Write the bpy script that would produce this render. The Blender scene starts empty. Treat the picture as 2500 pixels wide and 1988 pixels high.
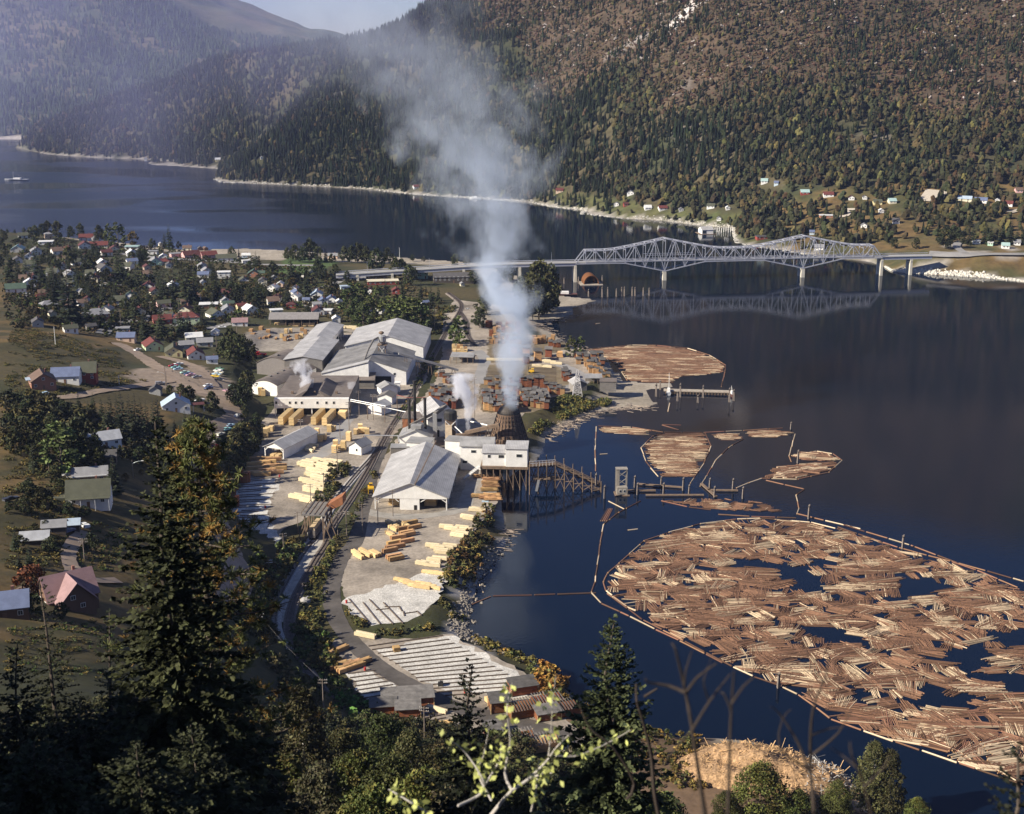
import bpy,math,random
import numpy as np
from mathutils import Vector
# camera, sky, sun, exposure
SC=bpy.context.scene
COL=SC.collection
FOC,HOR,CAMZ=3300.0,90.0,195.0
TH=math.atan((994-HOR)/FOC)
cd=bpy.data.cameras.new('camera');cam=bpy.data.objects.new('camera',cd);COL.objects.link(cam)
cd.sensor_width=36;cd.lens=FOC/2500*36;cd.clip_start=0.5;cd.clip_end=30000
cd.dof.use_dof=True;cd.dof.focus_distance=700;cd.dof.aperture_fstop=0.95
cam.location=(0,0,CAMZ);cam.rotation_euler=(math.pi/2-TH,0,0)
SC.camera=cam
SUN=Vector((-1.0,-0.40,0.66)).normalized()
SUN_EL=math.asin(SUN.z)
w=bpy.data.worlds.new("World");SC.world=w;w.use_nodes=True
nt=w.node_tree;bg=nt.nodes['Background']
sky=nt.nodes.new('ShaderNodeTexSky');sky.sky_type='NISHITA';sky.sun_disc=False
sky.sun_elevation=SUN_EL;sky.sun_rotation=math.atan2(SUN.x,SUN.y)
sky.altitude=500;sky.air_density=0.8;sky.dust_density=0.2;sky.ozone_density=3.0
tint=nt.nodes.new('ShaderNodeMix');tint.data_type='RGBA';tint.blend_type='MULTIPLY';tint.inputs[0].default_value=1.0;tint.inputs[7].default_value=(0.98,0.96,1.22,1)
nt.links.new(sky.outputs[0],tint.inputs[6]);nt.links.new(tint.outputs[2],bg.inputs[0]);bg.inputs[1].default_value=0.05
sd=bpy.data.lights.new('sun','SUN');sd.energy=5.0;sd.angle=math.radians(0.53);sd.color=(1.0,0.91,0.76)
so=bpy.data.objects.new('sun',sd);COL.objects.link(so);so.rotation_euler=SUN.to_track_quat('Z','Y').to_euler()
so.location=(-300,-100,500)
SC.view_settings.view_transform='Standard';SC.view_settings.look='None'
SC.view_settings.exposure=0.8;SC.view_settings.gamma=1.0;SC.view_settings.use_curve_mapping=False
cy=SC.cycles
cy.max_bounces=6;cy.diffuse_bounces=2;cy.glossy_bounces=2;cy.transmission_bounces=2;cy.transparent_max_bounces=32
cy.volume_bounces=5;cy.caustics_reflective=False;cy.caustics_refractive=False
cy.sample_clamp_indirect=4.0
rnd=random.Random(7);RG=np.random.default_rng(11)
# survey: photo sheets -> world
ZM={0:(0,0,1),1:(0,500,3.317),2:(600,500,3.317),3:(1150,500,3.317),4:(1800,400,3.08),5:(0,900,3.317),6:(550,900,3.317),7:(1100,900,3.317),8:(550,1300,3.317),9:(0,1350,2.687),10:(650,1550,3.317),
11:(1200,1450,3.186),12:(1750,1450,2.875),13:(1450,1000,3.317),14:(1900,1200,3.428),15:(0,0,1.725),16:(1150,0,1.597)}
def q(k,x,y):
 a,b,s=ZM[k];return(a+x/s,b+y/s)
def ray(px,py):
 xr=(px-1250)/FOC;yu=(994-py)/FOC
 return xr,math.cos(TH)+yu*math.sin(TH),-math.sin(TH)+yu*math.cos(TH)
def W(px,py,z=0.0):
 X,Y,Z=ray(px,py);t=(z-CAMZ)/Z
 return(X*t,Y*t,z)
def PY(px,py,Yd):
 X,Y,Z=ray(px,py);t=Yd/Y
 return(X*t,Yd,CAMZ+Z*t)
def proj(x,y,z):
 """world -> photo pixel (numpy ok)"""
 dz=z-CAMZ
 zc=y*math.cos(TH)-dz*math.sin(TH);yu=y*math.sin(TH)+dz*math.cos(TH)
 return 1250+FOC*x/zc,994-FOC*yu/zc
 # numeric helpers
def _hash(ix,iy,seed):
 h=(ix.astype(np.int64)*374761393+iy.astype(np.int64)*668265263+seed*974711)&0x7fffffff
 h=((h^(h>>13))*1274126177)&0x7fffffff
 return((h^(h>>16))&0xffff)/65535.0
def vnoise(x,y,sc,seed=0):
 x=np.asarray(x,float)/sc;y=np.asarray(y,float)/sc
 ix=np.floor(x);iy=np.floor(y);fx=x-ix;fy=y-iy
 fx=fx*fx*(3-2*fx);fy=fy*fy*(3-2*fy)
 a=_hash(ix,iy,seed);b=_hash(ix+1,iy,seed);c=_hash(ix,iy+1,seed);d=_hash(ix+1,iy+1,seed)
 return(a*(1-fx)+b*fx)*(1-fy)+(c*(1-fx)+d*fx)*fy
def fbm(x,y,sc,seed=0,o=4):
 s=0;a=1;t=0
 for k in range(o):
  s=s+a*vnoise(x,y,sc/2**k,seed+k*17);t+=a;a*=0.5
 return s/t
def inpoly(x,y,P):
 x=np.asarray(x,float);y=np.asarray(y,float);ins=np.zeros(x.shape,bool);n=len(P)
 for i in range(n):
  x1,y1=P[i][:2];x2,y2=P[(i+1)%n][:2]
  if y1==y2:continue
  c=((y1>y)!=(y2>y))&(x<(x2-x1)*(y-y1)/(y2-y1)+x1);ins^=c
 return ins
def pdist(x,y,P,closed=True):
 x=np.asarray(x,float);y=np.asarray(y,float);d=np.full(x.shape,1e9);n=len(P)
 for i in range(n if closed else n-1):
  x1,y1=P[i][:2];x2,y2=P[(i+1)%n][:2];dx,dy=x2-x1,y2-y1;L=dx*dx+dy*dy+1e-9
  t=np.clip(((x-x1)*dx+(y-y1)*dy)/L,0,1)
  d=np.minimum(d,np.hypot(x-x1-t*dx,y-y1-t*dy))
 return d
class RBF:
 def __init__(s,pts):
  p=np.array(pts,float);s.c=p[:,:2];n=len(p)
  A=np.zeros((n+3,n+3));r=np.hypot(*(s.c[:,None]-s.c[None]).transpose(2,0,1))
  A[:n,:n]=r-np.eye(n)*6.0;A[:n,n]=1;A[:n,n+1:]=s.c;A[n,:n]=1;A[n+1:,:n]=s.c.T
  s.w=np.linalg.solve(A,np.r_[p[:,2],0,0,0])
 def __call__(s,x,y):
  o=s.w[-3]+s.w[-2]*x+s.w[-1]*y
  for(cx,cy_),k in zip(s.c,s.w):o=o+k*np.hypot(x-cx,y-cy_)
  return o
  # materials
MATS={}
def mat(name,col,rough=0.85,metal=0.0,var=0.25,scale=0.6,bump=0.0,attr=False,rand=0.0,stripe=None,spec=0.3,cell=None,hue=0.0):
 if name in MATS:return MATS[name]
 m=bpy.data.materials.new(name);m.use_nodes=True;nt=m.node_tree;N=nt.nodes;L=nt.links
 b=N['Principled BSDF'];b.inputs['Roughness'].default_value=rough;b.inputs['Metallic'].default_value=metal
 b.inputs['Specular IOR Level'].default_value=spec
 tc=N.new('ShaderNodeTexCoord');no=N.new('ShaderNodeTexNoise');no.inputs['Scale'].default_value=scale
 no.inputs['Detail'].default_value=5;no.inputs['Roughness'].default_value=0.65
 L.new(tc.outputs['Object'],no.inputs['Vector'])
 src=N.new('ShaderNodeRGB');src.outputs[0].default_value=(*col,1);out=src.outputs[0]
 if attr:
  a=N.new('ShaderNodeAttribute');a.attribute_name='Col';out=a.outputs['Color']
 def vmul(sock,fac_sock,lo,hi):
  mr=N.new('ShaderNodeMapRange');mr.inputs['From Min'].default_value=0.25;mr.inputs['From Max'].default_value=0.75
  mr.inputs['To Min'].default_value=lo;mr.inputs['To Max'].default_value=hi;L.new(fac_sock,mr.inputs['Value'])
  v=N.new('ShaderNodeVectorMath');v.operation='SCALE';L.new(sock,v.inputs[0]);L.new(mr.outputs[0],v.inputs['Scale'])
  return v.outputs[0]
 out=vmul(out,no.outputs['Fac'],1-var,1+var)
 if rand or hue:
  oi=N.new('ShaderNodeObjectInfo')
  if hue:
   h=N.new('ShaderNodeHueSaturation');mr=N.new('ShaderNodeMapRange')
   mr.inputs['To Min'].default_value=0.5-hue;mr.inputs['To Max'].default_value=0.5+hue
   L.new(oi.outputs['Random'],mr.inputs['Value']);L.new(mr.outputs[0],h.inputs['Hue']);L.new(out,h.inputs['Color']);out=h.outputs[0]
  mr2=N.new('ShaderNodeMath');mr2.operation='FRACT';mm=N.new('ShaderNodeMath');mm.operation='MULTIPLY';mm.inputs[1].default_value=7.31
  L.new(oi.outputs['Random'],mm.inputs[0]);L.new(mm.outputs[0],mr2.inputs[0])
  out=vmul(out,mr2.outputs[0],1-rand,1+rand)
 if stripe:
  wv=N.new('ShaderNodeTexWave');wv.wave_type='BANDS';wv.bands_direction=stripe[0];wv.inputs['Scale'].default_value=stripe[1]
  wv.inputs['Distortion'].default_value=0.6;L.new(tc.outputs['Object'],wv.inputs['Vector'])
  out=vmul(out,wv.outputs['Fac'],1-stripe[2],1+stripe[2]*0.5)
 if cell:
  vo=N.new('ShaderNodeTexVoronoi');vo.inputs['Scale'].default_value=cell[0];L.new(tc.outputs['Object'],vo.inputs['Vector'])
  out=vmul(out,vo.outputs['Distance'],1-cell[1],1+cell[1])
 L.new(out,b.inputs['Base Color'])
 if bump:
  bp=N.new('ShaderNodeBump');bp.inputs['Strength'].default_value=bump;bp.inputs['Distance'].default_value=0.3
  L.new(no.outputs['Fac'],bp.inputs['Height']);L.new(bp.outputs[0],b.inputs['Normal'])
 MATS[name]=m;return m
 # mesh building
def npmesh(name,V,F,mats,mi=None,col=None,smooth=False):
 """V (n,3), F list or (m,k) array"""
 me=bpy.data.meshes.new(name);V=np.asarray(V,np.float32)
 if isinstance(F,np.ndarray):
  k=F.shape[1];loops=F.ravel().astype(np.int32);starts=np.arange(0,len(F)*k,k,dtype=np.int32);tot=np.full(len(F),k,np.int32)
 else:
  tot=np.array([len(f)for f in F],np.int32);starts=np.r_[0,np.cumsum(tot)[:-1]].astype(np.int32)
  loops=np.concatenate([np.asarray(f,np.int32)for f in F])
 me.vertices.add(len(V));me.vertices.foreach_set('co',V.ravel())
 me.loops.add(len(loops));me.loops.foreach_set('vertex_index',loops)
 me.polygons.add(len(tot));me.polygons.foreach_set('loop_start',starts)
 try:me.polygons.foreach_set('loop_total',tot)
 except Exception:pass
 for m in(mats if isinstance(mats,(list,tuple))else[mats]):me.materials.append(m)
 if mi is not None:me.polygons.foreach_set('material_index',np.asarray(mi,np.int32))
 me.polygons.foreach_set('use_smooth',np.full(len(tot),bool(smooth)))
 me.update(calc_edges=True)
 if col is not None:
  c=np.ones((len(V),4),np.float32);c[:,:3]=col
  a=me.attributes.new('Col','FLOAT_COLOR','POINT');a.data.foreach_set('color',c.ravel())
 me.validate();return me
def link(name,me,parent=None,loc=None,rz=None):
 o=bpy.data.objects.new(name,me);COL.objects.link(o)
 if parent is not None:o.parent=parent
 if loc is not None:o.location=loc
 if rz is not None:o.rotation_euler=(0,0,rz)
 return o
def tag(o,label=None,cat=None,group=None,kind=None):
 if label:o['label']=label
 if cat:o['category']=cat
 if group:o['group']=group
 if kind:o['kind']=kind
 return o
def empty(name,loc,rz=0,label=None,cat=None,group=None):
 o=bpy.data.objects.new(name,None);COL.objects.link(o);o.location=loc;o.rotation_euler=(0,0,rz);o.empty_display_size=0.5
 return tag(o,label,cat,group)
def dup(root,loc=None,rz=None,label=None,group=None,sc=None):
 r=root.copy();COL.objects.link(r)
 if loc is not None:r.location=loc
 if rz is not None:r.rotation_euler=(0,0,rz)
 if sc is not None:r.scale=sc if hasattr(sc,'__len__')else(sc,sc,sc)
 if label:r['label']=label
 if group:r['group']=group
 for ch in list(root.children):
  c=ch.copy();COL.objects.link(c);c.parent=r
  for g in list(ch.children):
   d=g.copy();COL.objects.link(d);d.parent=c
 return r
class MB:
 def __init__(s):s.v=[];s.f=[];s.m=[]
 def add(s,V,F,m=0):
  o=len(s.v);s.v.extend([tuple(p)for p in V]);s.f.extend([[i+o for i in f]for f in F]);s.m.extend([m]*len(F));return s
 def box(s,c,d,rz=0,m=0,top=None):
  x,y,z=c;a,b,h=d[0]/2,d[1]/2,d[2];t=top or 1;C,S=math.cos(rz),math.sin(rz);V=[]
  for zz,k in((z,1),(z+h,t)):
   for sx,sy in((-a,-b),(a,-b),(a,b),(-a,b)):
    sx*=k;sy*=k;V.append((x+sx*C-sy*S,y+sx*S+sy*C,zz))
  return s.add(V,[(0,3,2,1),(4,5,6,7),(0,1,5,4),(1,2,6,5),(2,3,7,6),(3,0,4,7)],m)
 def prism(s,poly,d,axis='y',m=0):
  """poly in (x,z) extruded along y from d0 to d1 (axis y) or (y,z) along x"""
  n=len(poly);d0,d1=d
  f=(lambda p,t:(p[0],t,p[1]))if axis=='y' else(lambda p,t:(t,p[0],p[1]))if axis=='x' else(lambda p,t:(p[0],p[1],t))
  V=[f(p,d0)for p in poly]+[f(p,d1)for p in poly]
  F=[tuple(range(n)),tuple(range(2*n-1,n-1,-1))]+[((i+1)%n,i,i+n,(i+1)%n+n)for i in range(n)]
  return s.add(V,F,m)
 def tube(s,a,b,r0,r1=None,n=6,m=0,caps=True):
  r1=r0 if r1 is None else r1;a=Vector(a);b=Vector(b);d=b-a
  if d.length<1e-6:return s
  d.normalize();u=d.cross(Vector((0,0,1))if abs(d.z)<0.95 else Vector((1,0,0))).normalized();v=d.cross(u)
  V=[]
  for p,r in((a,r0),(b,r1)):
   for i in range(n):
    t=2*math.pi*i/n;V.append(p+u*(r*math.cos(t))+v*(r*math.sin(t)))
  F=[(i,(i+1)%n,(i+1)%n+n,i+n)for i in range(n)]
  if caps:F+=[tuple(range(n-1,-1,-1)),tuple(range(n,2*n))]
  return s.add(V,F,m)
 def path(s,P,r0,r1=None,n=5,m=0):
  r1=r0 if r1 is None else r1;k=len(P)-1
  for i in range(k):
   a=r0+(r1-r0)*i/k;b=r0+(r1-r0)*(i+1)/k;s.tube(P[i],P[i+1],a,b,n,m,caps=(i in(0,k-1)))
  return s
 def bar(s,a,b,w,h=None,m=0):
  h=h or w;a=Vector(a);b=Vector(b);d=(b-a)
  if d.length<1e-6:return s
  d.normalize();u=d.cross(Vector((0,0,1))if abs(d.z)<0.95 else Vector((0,1,0))).normalized()*(w/2);v=u.cross(d).normalized()*(h/2)
  V=[p+k for p in(a,b)for k in(-u-v,u-v,u+v,-u+v)]
  return s.add(V,[(0,3,2,1),(4,5,6,7),(0,1,5,4),(1,2,6,5),(2,3,7,6),(3,0,4,7)],m)
 def lathe(s,prof,n=16,c=(0,0),m=0):
  V=[];F=[];k=len(prof)
  for r,z in prof:
   for i in range(n):
    t=2*math.pi*i/n;V.append((c[0]+r*math.cos(t),c[1]+r*math.sin(t),z))
  for j in range(k-1):
   for i in range(n):F.append((j*n+i,j*n+(i+1)%n,(j+1)*n+(i+1)%n,(j+1)*n+i))
  F.append(tuple(range((k-1)*n,k*n)));F.append(tuple(range(n-1,-1,-1)))
  return s.add(V,F,m)
 def sphere(s,c,r,n=8,m=0,sz=1.0):
  prof=[(r*math.sin(math.pi*j/n),c[2]-r*sz*math.cos(math.pi*j/n))for j in range(1,n)]
  return s.lathe(prof,n+2,(c[0],c[1]),m)
 def mesh(s,name,mats,smooth=False):return npmesh(name,s.v,s.f,mats,s.m,smooth=smooth)
 def build(s,name,mats,parent=None,loc=None,rz=None,smooth=False):return link(name,s.mesh(name,mats,smooth),parent,loc,rz)
 # the land
SHORE=[(2900,2500),(2500,2200),(2250,2060),(2120,1975),(2056,1912),(1990,1862),(1880,1818),(1750,1802),(1652,1801),(1599,1787),(1500,1745),(1426,1710),
(1388,1695),(1373,1676),(1347,1651),(1316,1626),(1272,1604),(1231,1594),(1200,1579),(1153,1565),(1141,1544),(1139,1511),(1153,1472),
(1171,1411),(1200,1378),(1221,1349),(1245,1304),(1230,1296),(1226,1240),(1224,1180),(1262,1150),(1310,1125),(1332,1083),(1329,1069),(1347,1057),
(1371,1045),(1389,1033),(1417,1021),(1456,1005),(1522,996),(1582,996),(1606,987),(1596,970),(1584,952),(1650,945),(1644,936),(1530,931),(1512,913),
(1503,901),(1491,889),(1479,880),(1451,859),(1430,853),(1382,847),(1379,835),(1343,810),(1301,795),(1319,789),(1361,780),(1400,768),(1406,750),
(1433,741),(1457,734),(1440,729),(1400,725),(1361,720),(1300,690),(1230,660),(1150,640),(1049,634),(950,626),(826,620),(696,611),(600,607),(512,609),(467,611),
(386,602),(301,593),(181,581),(0,572),(-400,562),(-900,555)]
NSH=[W(a,b)[:2]for a,b in SHORE]
NEAR=NSH+[(-1300,1300),(-1300,-250),(500,-250)]
def _c(l):return[W(*p)for p in l]
GC=_c([(640,1350,5),(550,1240,5),(610,1123,5),(640,1050,5),(620,970,6),(690,800,6),(900,800,5.5),(1050,807,5),(1300,900,4.5),(1400,960,3.5),
(1000,1000,5),(1000,1300,5),(1150,1250,5),(900,1500,5),(1050,1650,5),(1250,1680,5),(1300,1780,5),(1500,1820,4),(1700,1900,4),(1850,1900,4),
(720,1400,5),(690,1520,5.5),(740,1650,6),(850,1750,7),(600,1380,14),(570,1490,17),(540,1300,15),(495,1150,18),(520,1040,18),(570,960,16),(500,925,17),(430,890,17),(330,860,17),
(450,880,14),(540,850,10),(607,1010,8),(104,954,36),(230,945,31),(300,890,22),(60,830,38),(200,820,24),(100,760,27),
(256,1093,38),(220,1185,42),(225,1240,43),(130,1320,46),(30,1250,50),(30,1100,46),(170,1400,48),(150,1460,50),(250,1560,56),(60,1600,62),(300,1700,66),(200,1988,92),
(400,1100,27),(430,1250,33),(420,1400,37),(500,1600,37),(560,1700,34),(600,1850,52),(650,1988,80),(850,1900,45),(1000,1988,62),(1042,1821,8),(1250,1900,8),(1500,1960,4),(1700,1988,4),
(20,560,3),(20,650,12),(30,700,20),(100,700,16),(150,650,9),(300,620,5),(300,700,9),(400,760,10),(250,780,16),(500,700,6),(600,650,4),(700,700,5),(800,650,5),
(900,720,4.5),(1000,680,4),(1150,720,4),(560,780,8),(480,810,9.5),(350,830,14),(100,640,9),(600,760,7),(1200,790,4.5),(1100,650,4)])+[
(0,0,189),(-30,0,191),(30,0,188),(0,-60,215),(0,50,155),(0,100,122),(-40,100,128),(50,100,116),(50,200,50),(100,150,75),(100,230,20),(150,150,68),(200,200,20),(250,120,60),(300,60,80),
(-130,60,214),(-190,100,168),(-250,0,220),(-90,60,195),(-60,25,197),(-130,140,116),(-170,180,108),(-600,800,45),(-500,500,50),(-400,300,62),(-700,1200,25),(-260,220,90),(-300,120,145)]
FLAT=[W(a,b,5)[:2]for a,b in[(640,1050),(607,1120),(568,1200),(547,1241),(600,1290),(690,1330),(660,1480),(690,1560),(770,1650),(900,1760),(1030,1795),(1200,1795),(1330,1800),(1400,1760),(1335,1690),(1190,1600),(1120,1565),
(1100,1480),(1130,1350),(1205,1265),(1215,1150),(1290,1095),(1290,1040),(1330,990),(1440,955),(1480,910),(1440,870),(1330,840),(1290,800),(1250,770),(1100,790),(900,790),(720,800),(640,830),(600,930),(640,1000)]]
rb=RBF(GC)
def near_h(x,y):
 z=rb(x,y)
 z=z+(fbm(x,y,26,3)-0.5)*np.clip(np.abs(z-5)*0.12,0.15,3.0)
 d=pdist(x,y,NSH,False);ins=inpoly(x,y,NEAR)
 fm=inpoly(x,y,FLAT);fd=pdist(x,y,FLAT);k=np.where(fm,1.0,np.clip(1-fd/7,0,1));k=k*k*(3-2*k)
 z=z*(1-k)+4.93*k
 cap=0.15+0.42*d+np.clip(d-35,0,None)*0.9+(vnoise(x,y,5,9)-0.5)*0.7*np.clip(d/4,0,1)
 return np.where(ins,np.clip(np.minimum(z,cap),0.15,None),np.maximum(-9,-0.15-0.35*d))
GX=np.arange(-640,421,4.0);GY=np.arange(-100,1601,4.0)
gx,gy=np.meshgrid(GX,GY)
HZ=near_h(gx,gy)
def H(x,y):
 i=min(max((x+640)/4.0,0),len(GX)-1.001);j=min(max((y+100)/4.0,0),len(GY)-1.001)
 a,b=int(i),int(j);u,v=i-a,j-b;Q=HZ
 return float((Q[b,a]*(1-u)+Q[b,a+1]*u)*(1-v)+(Q[b+1,a]*(1-u)+Q[b+1,a+1]*u)*v)
def G(px,py):
 """first ground hit of the sight line through a photo pixel"""
 X,Y,Z=ray(px,py);t=60.0;st=4.0
 while t<1700:
  if CAMZ+Z*t<max(H(X*t,Y*t),0):
   for _ in range(9):
    st/=2;t+=-st if CAMZ+Z*t<max(H(X*t,Y*t),0)else st
   break
  t+=st
 return(X*t,Y*t,max(H(X*t,Y*t),0.0))
def GQ(k,x,y):return G(*q(k,x,y))
def grid_faces(ny,nx):
 a=np.arange(ny*nx).reshape(ny,nx)
 return np.stack([a[:-1,:-1],a[:-1,1:],a[1:,1:],a[1:,:-1]],-1).reshape(-1,4)
ppx,ppy=proj(gx,gy,np.maximum(HZ,0))
n1=fbm(gx,gy,40,21);n2=fbm(gx,gy,12,31);n3=fbm(gx,gy,90,41)
def mixc(c,a,b):return c[...,None]*np.array(b)+(1-c[...,None])*np.array(a)
C=mixc(np.clip((n1-0.42)*5,0,1),(0.042,0.044,0.016),(0.08,0.064,0.026))
gold=((ppx<420)&(ppy>985)&(ppy<1560))|((ppx<330)&(ppy>780)&(ppy<850))|((ppx<120)&(ppy>690)&(ppy<760))
C=np.where(gold[...,None],mixc(np.clip((n2-0.38)*4,0,1),(0.06,0.052,0.02),(0.15,0.098,0.036)),C)
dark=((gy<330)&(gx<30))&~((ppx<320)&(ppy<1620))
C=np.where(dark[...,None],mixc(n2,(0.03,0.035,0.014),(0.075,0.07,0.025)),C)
dirt=inpoly(ppx,ppy,[q(1,*p)for p in[(980,1370),(1120,1330),(1300,1310),(1500,1330),(1600,1290),(1700,1340),(1900,1440),(1900,1650),(1800,1650),(1600,1540),(1400,1500),(1200,1480),(1050,1400)]])
C=np.where(dirt[...,None],mixc(n2,(0.25,0.19,0.14),(0.36,0.29,0.22)),C)
uy=inpoly(ppx,ppy,[q(2,*p)for p in[(-60,1090),(0,1040),(200,1000),(420,990),(600,1000),(930,1000),(940,1050),(760,1020),(560,1130),(380,1200),(250,1190),(60,1180)]])
C=np.where(uy[...,None],mixc(n2,(0.20,0.175,0.15),(0.36,0.32,0.27)),C)
beach=(HZ<1.0)|((HZ<3.2)&(ppy<1000)&(ppx>1280))
C=np.where(((ppx>1380)&(ppy>1730))[...,None],mixc(n2,(0.075,0.05,0.03),(0.20,0.13,0.08)),C)
C=np.where(beach[...,None],mixc(n2,(0.20,0.17,0.13),(0.42,0.37,0.30)),C)
park=inpoly(ppx,ppy,[(700,622),(830,640),(760,670),(670,668)])
C=np.where(park[...,None],np.array((0.07,0.11,0.03))*(0.8+0.4*n2[...,None]),C)
pit=(pdist(gx,gy,NSH,False)<14)&(ppy>1240)&(ppx>1100)&(ppy<1600)
C=np.where((pit&(n2>0.5))[...,None],np.array((0.32,0.30,0.28)),C)
m_ground=mat('ground_cover',(0.1,0.1,0.05),0.95,var=0.35,scale=0.35,bump=0.6,attr=True)
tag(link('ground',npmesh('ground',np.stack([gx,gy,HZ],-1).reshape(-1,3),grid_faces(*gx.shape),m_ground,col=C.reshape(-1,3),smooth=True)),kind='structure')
FAR=[(3600,760),(2900,712),(2500,689),(2443,682),(2365,676),(2183,665),(2167,656),(2125,639),(2027,629),(1979,624),(1800,595),(1795,575),(1789,557),(1735,554),(1662,545),(1614,539),(1512,533),(1418,523),
(1433,515),(1349,506),(1294,495),(1200,488),(1100,481),(1009,475),(881,461),(754,455),(626,449),(539,446),(525,438),(533,425),(530,412),(440,407),(359,403),(366,396),(440,398),(371,390),(232,385),(104,377)]
FSH=[W(a,b)[:2]for a,b in FAR]
FPOLY=FSH+[(-900,2500),(-900,3400),(2200,3400),(2200,900)]
MC=[];SKY={(620,125),(350,217),(232,246),(870,84),(893,93),(928,70),(1040,42),(782,101),(700,113),(417,191)}
for px,py,Y in[(2141,494,1395),(2141,400,1494),(2141,200,1644),(2141,0,1830),(2500,494,1390),(2500,400,1480),(2500,200,1640),(2500,0,1830),(2900,494,1390),(2900,400,1480),(2900,200,1640),(2900,0,1830),
(1800,500,1430),(1800,400,1530),(1800,200,1690),(1800,0,1880),(1550,480,1560),(1550,400,1640),(1550,200,1790),(1550,0,1990),
(1300,420,1739),(1300,300,1854),(1300,150,2015),(1300,0,2206),(620,300,2049),(620,125,2311),(500,150,2400),(350,300,2370),(350,217,2534),(232,300,2420),(232,246,2570),(150,340,2420),
(870,300,2003),(870,84,2281),(893,93,2300),(928,70,2270),(1040,300,1926),(1040,150,2094),(1040,42,2223),(1067,2,2260),(782,101,2300),(700,300,2030),(700,113,2300),(417,191,2480),
(2300,600,1230),(2450,605,1230),(2700,605,1230),(2200,560,1290),(2000,560,1330),(2450,540,1310)]:
 MC.append(PY(px,py+(14 if(px,py)in SKY else 0),Y))
for px,py,Y in[(782,101,2300),(870,84,2281),(928,70,2270),(620,125,2311),(417,191,2480),(232,246,2570)]:
 x,y,z=PY(px,py+14,Y);MC+=[(x*1.1,y*1.1,z-8),(x*1.3,y*1.3,20)]
MC+=[(-60,2480,300),(60,2700,520),(500,2550,720),(1000,2480,770),(1600,2450,770),(60,2380,330),(300,2420,500),(-100,2900,200),(500,3100,760),(1500,3100,780),(2000,2400,760)]
MC+=[(x,y,0)for x,y in FSH[::2]]
rm=RBF(MC)
EMB=[PY(a,b,c)[:2]for a,b,c in[(2235,640,1138),(2300,640,1142),(2500,640,1150),(3000,640,1170),(3000,640,1290),(2500,640,1250),(2300,640,1215),(2235,640,1175)]]
def far_h(x,y):
 z=rm(x,y);z=z+(fbm(x,y,180,5)-0.5)*np.clip(z*0.28,0,45)+(fbm(x,y,45,8)-0.5)*np.clip(z*0.14,0,12)
 d=pdist(x,y,FSH,False);ins=inpoly(x,y,FPOLY)
 e=inpoly(x,y,EMB);ed=pdist(x,y,EMB);k=np.where(e,1.0,np.clip(1-ed/26,0,1));z=np.maximum(z,14.6*k)
 cap=0.1+0.5*d+np.clip(d-60,0,None)*0.4
 return np.where(ins,np.clip(np.minimum(z,cap),0.1,None),np.maximum(-9,-0.1-0.35*d))
FX=np.arange(-940,1501,10.0);FY=np.arange(1040,3101,10.0)
fx,fy=np.meshgrid(FX,FY);FZ=far_h(fx,fy)
def HF(x,y):
 i=np.clip((np.asarray(x,float)+940)/10.0,0,len(FX)-1.001);j=np.clip((np.asarray(y,float)-1040)/10.0,0,len(FY)-1.001)
 a=i.astype(int);b=j.astype(int);u=i-a;v=j-b;Q=FZ
 return(Q[b,a]*(1-u)+Q[b,a+1]*u)*(1-v)+(Q[b+1,a]*(1-u)+Q[b+1,a+1]*u)*v
def GF(px,py):
 X,Y,Z=ray(px,py);t=1050.0;st=5.0
 while t<3000:
  if CAMZ+Z*t<max(float(HF(X*t,Y*t)),0):
   for _ in range(8):
    st/=2;t+=-st if CAMZ+Z*t<max(float(HF(X*t,Y*t)),0)else st
   break
  t+=st
 return(X*t,Y*t,max(float(HF(X*t,Y*t)),0))
fpx,fpy=proj(fx,fy,FZ)
REDP=[(1150,-200),(1180,60),(1330,140),(1330,240),(1480,170),(1650,250),(1800,290),(2050,230),(2300,260),(2700,230),(2700,-2000),(1150,-2000)]
def redness(px,py,x,y):
 r=inpoly(px,py,REDP);d=pdist(px,py,REDP)
 return np.clip(0.5+np.where(r,d,-d)/90+(fbm(x,y,90,77)-0.5)*2.2,0,1)
fr=redness(fpx,fpy,fx,fy);k1=fbm(fx,fy,60,51);k2=fbm(fx,fy,22,61)
FC=mixc(np.clip((k1-0.4)*5,0,1),(0.045,0.05,0.022),(0.085,0.07,0.038))
fr=fr*.8
FC=FC*(1-fr[...,None])+fr[...,None]*mixc(np.clip((k2-0.4)*5,0,1),(0.062,0.043,0.028),(0.10,0.066,0.044))
rock=np.clip((fbm(fx,fy,70,71)-0.68)*9,0,1)*np.clip((FZ-50)/60,0,1)*np.clip((700-np.abs(fpx-1700))/300+(fpx<1000),0,1)
FC=FC*(1-rock[...,None])+rock[...,None]*np.array((0.27,0.24,0.22))
field=(FZ<46)&(fy<1440)&(fpx>1900)
FC=np.where(field[...,None],mixc(np.clip((k2-0.35)*4,0,1),(0.07,0.068,0.026),(0.155,0.10,0.04)),FC)
lawn=(FZ<14)&(fpx<1850)&(fpx>1350)
FC=np.where(lawn[...,None],mixc(k2,(0.055,0.075,0.024),(0.12,0.105,0.045)),FC)
bank=(FZ<.8)|(inpoly(fx,fy,EMB)&(k2>0.62))
FC=np.where(bank[...,None],np.array((0.33,0.30,0.26)),FC)
slide=pdist(fpx,fpy,[(1725,-15),(1655,50),(1620,85)],False)<10
FC=np.where(slide[...,None],np.array((0.5,0.47,0.44)),FC)
m_hill=mat('mountain_ground',(0.1,0.1,0.05),0.95,var=0.45,scale=0.09,bump=1.0,attr=True)
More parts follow.
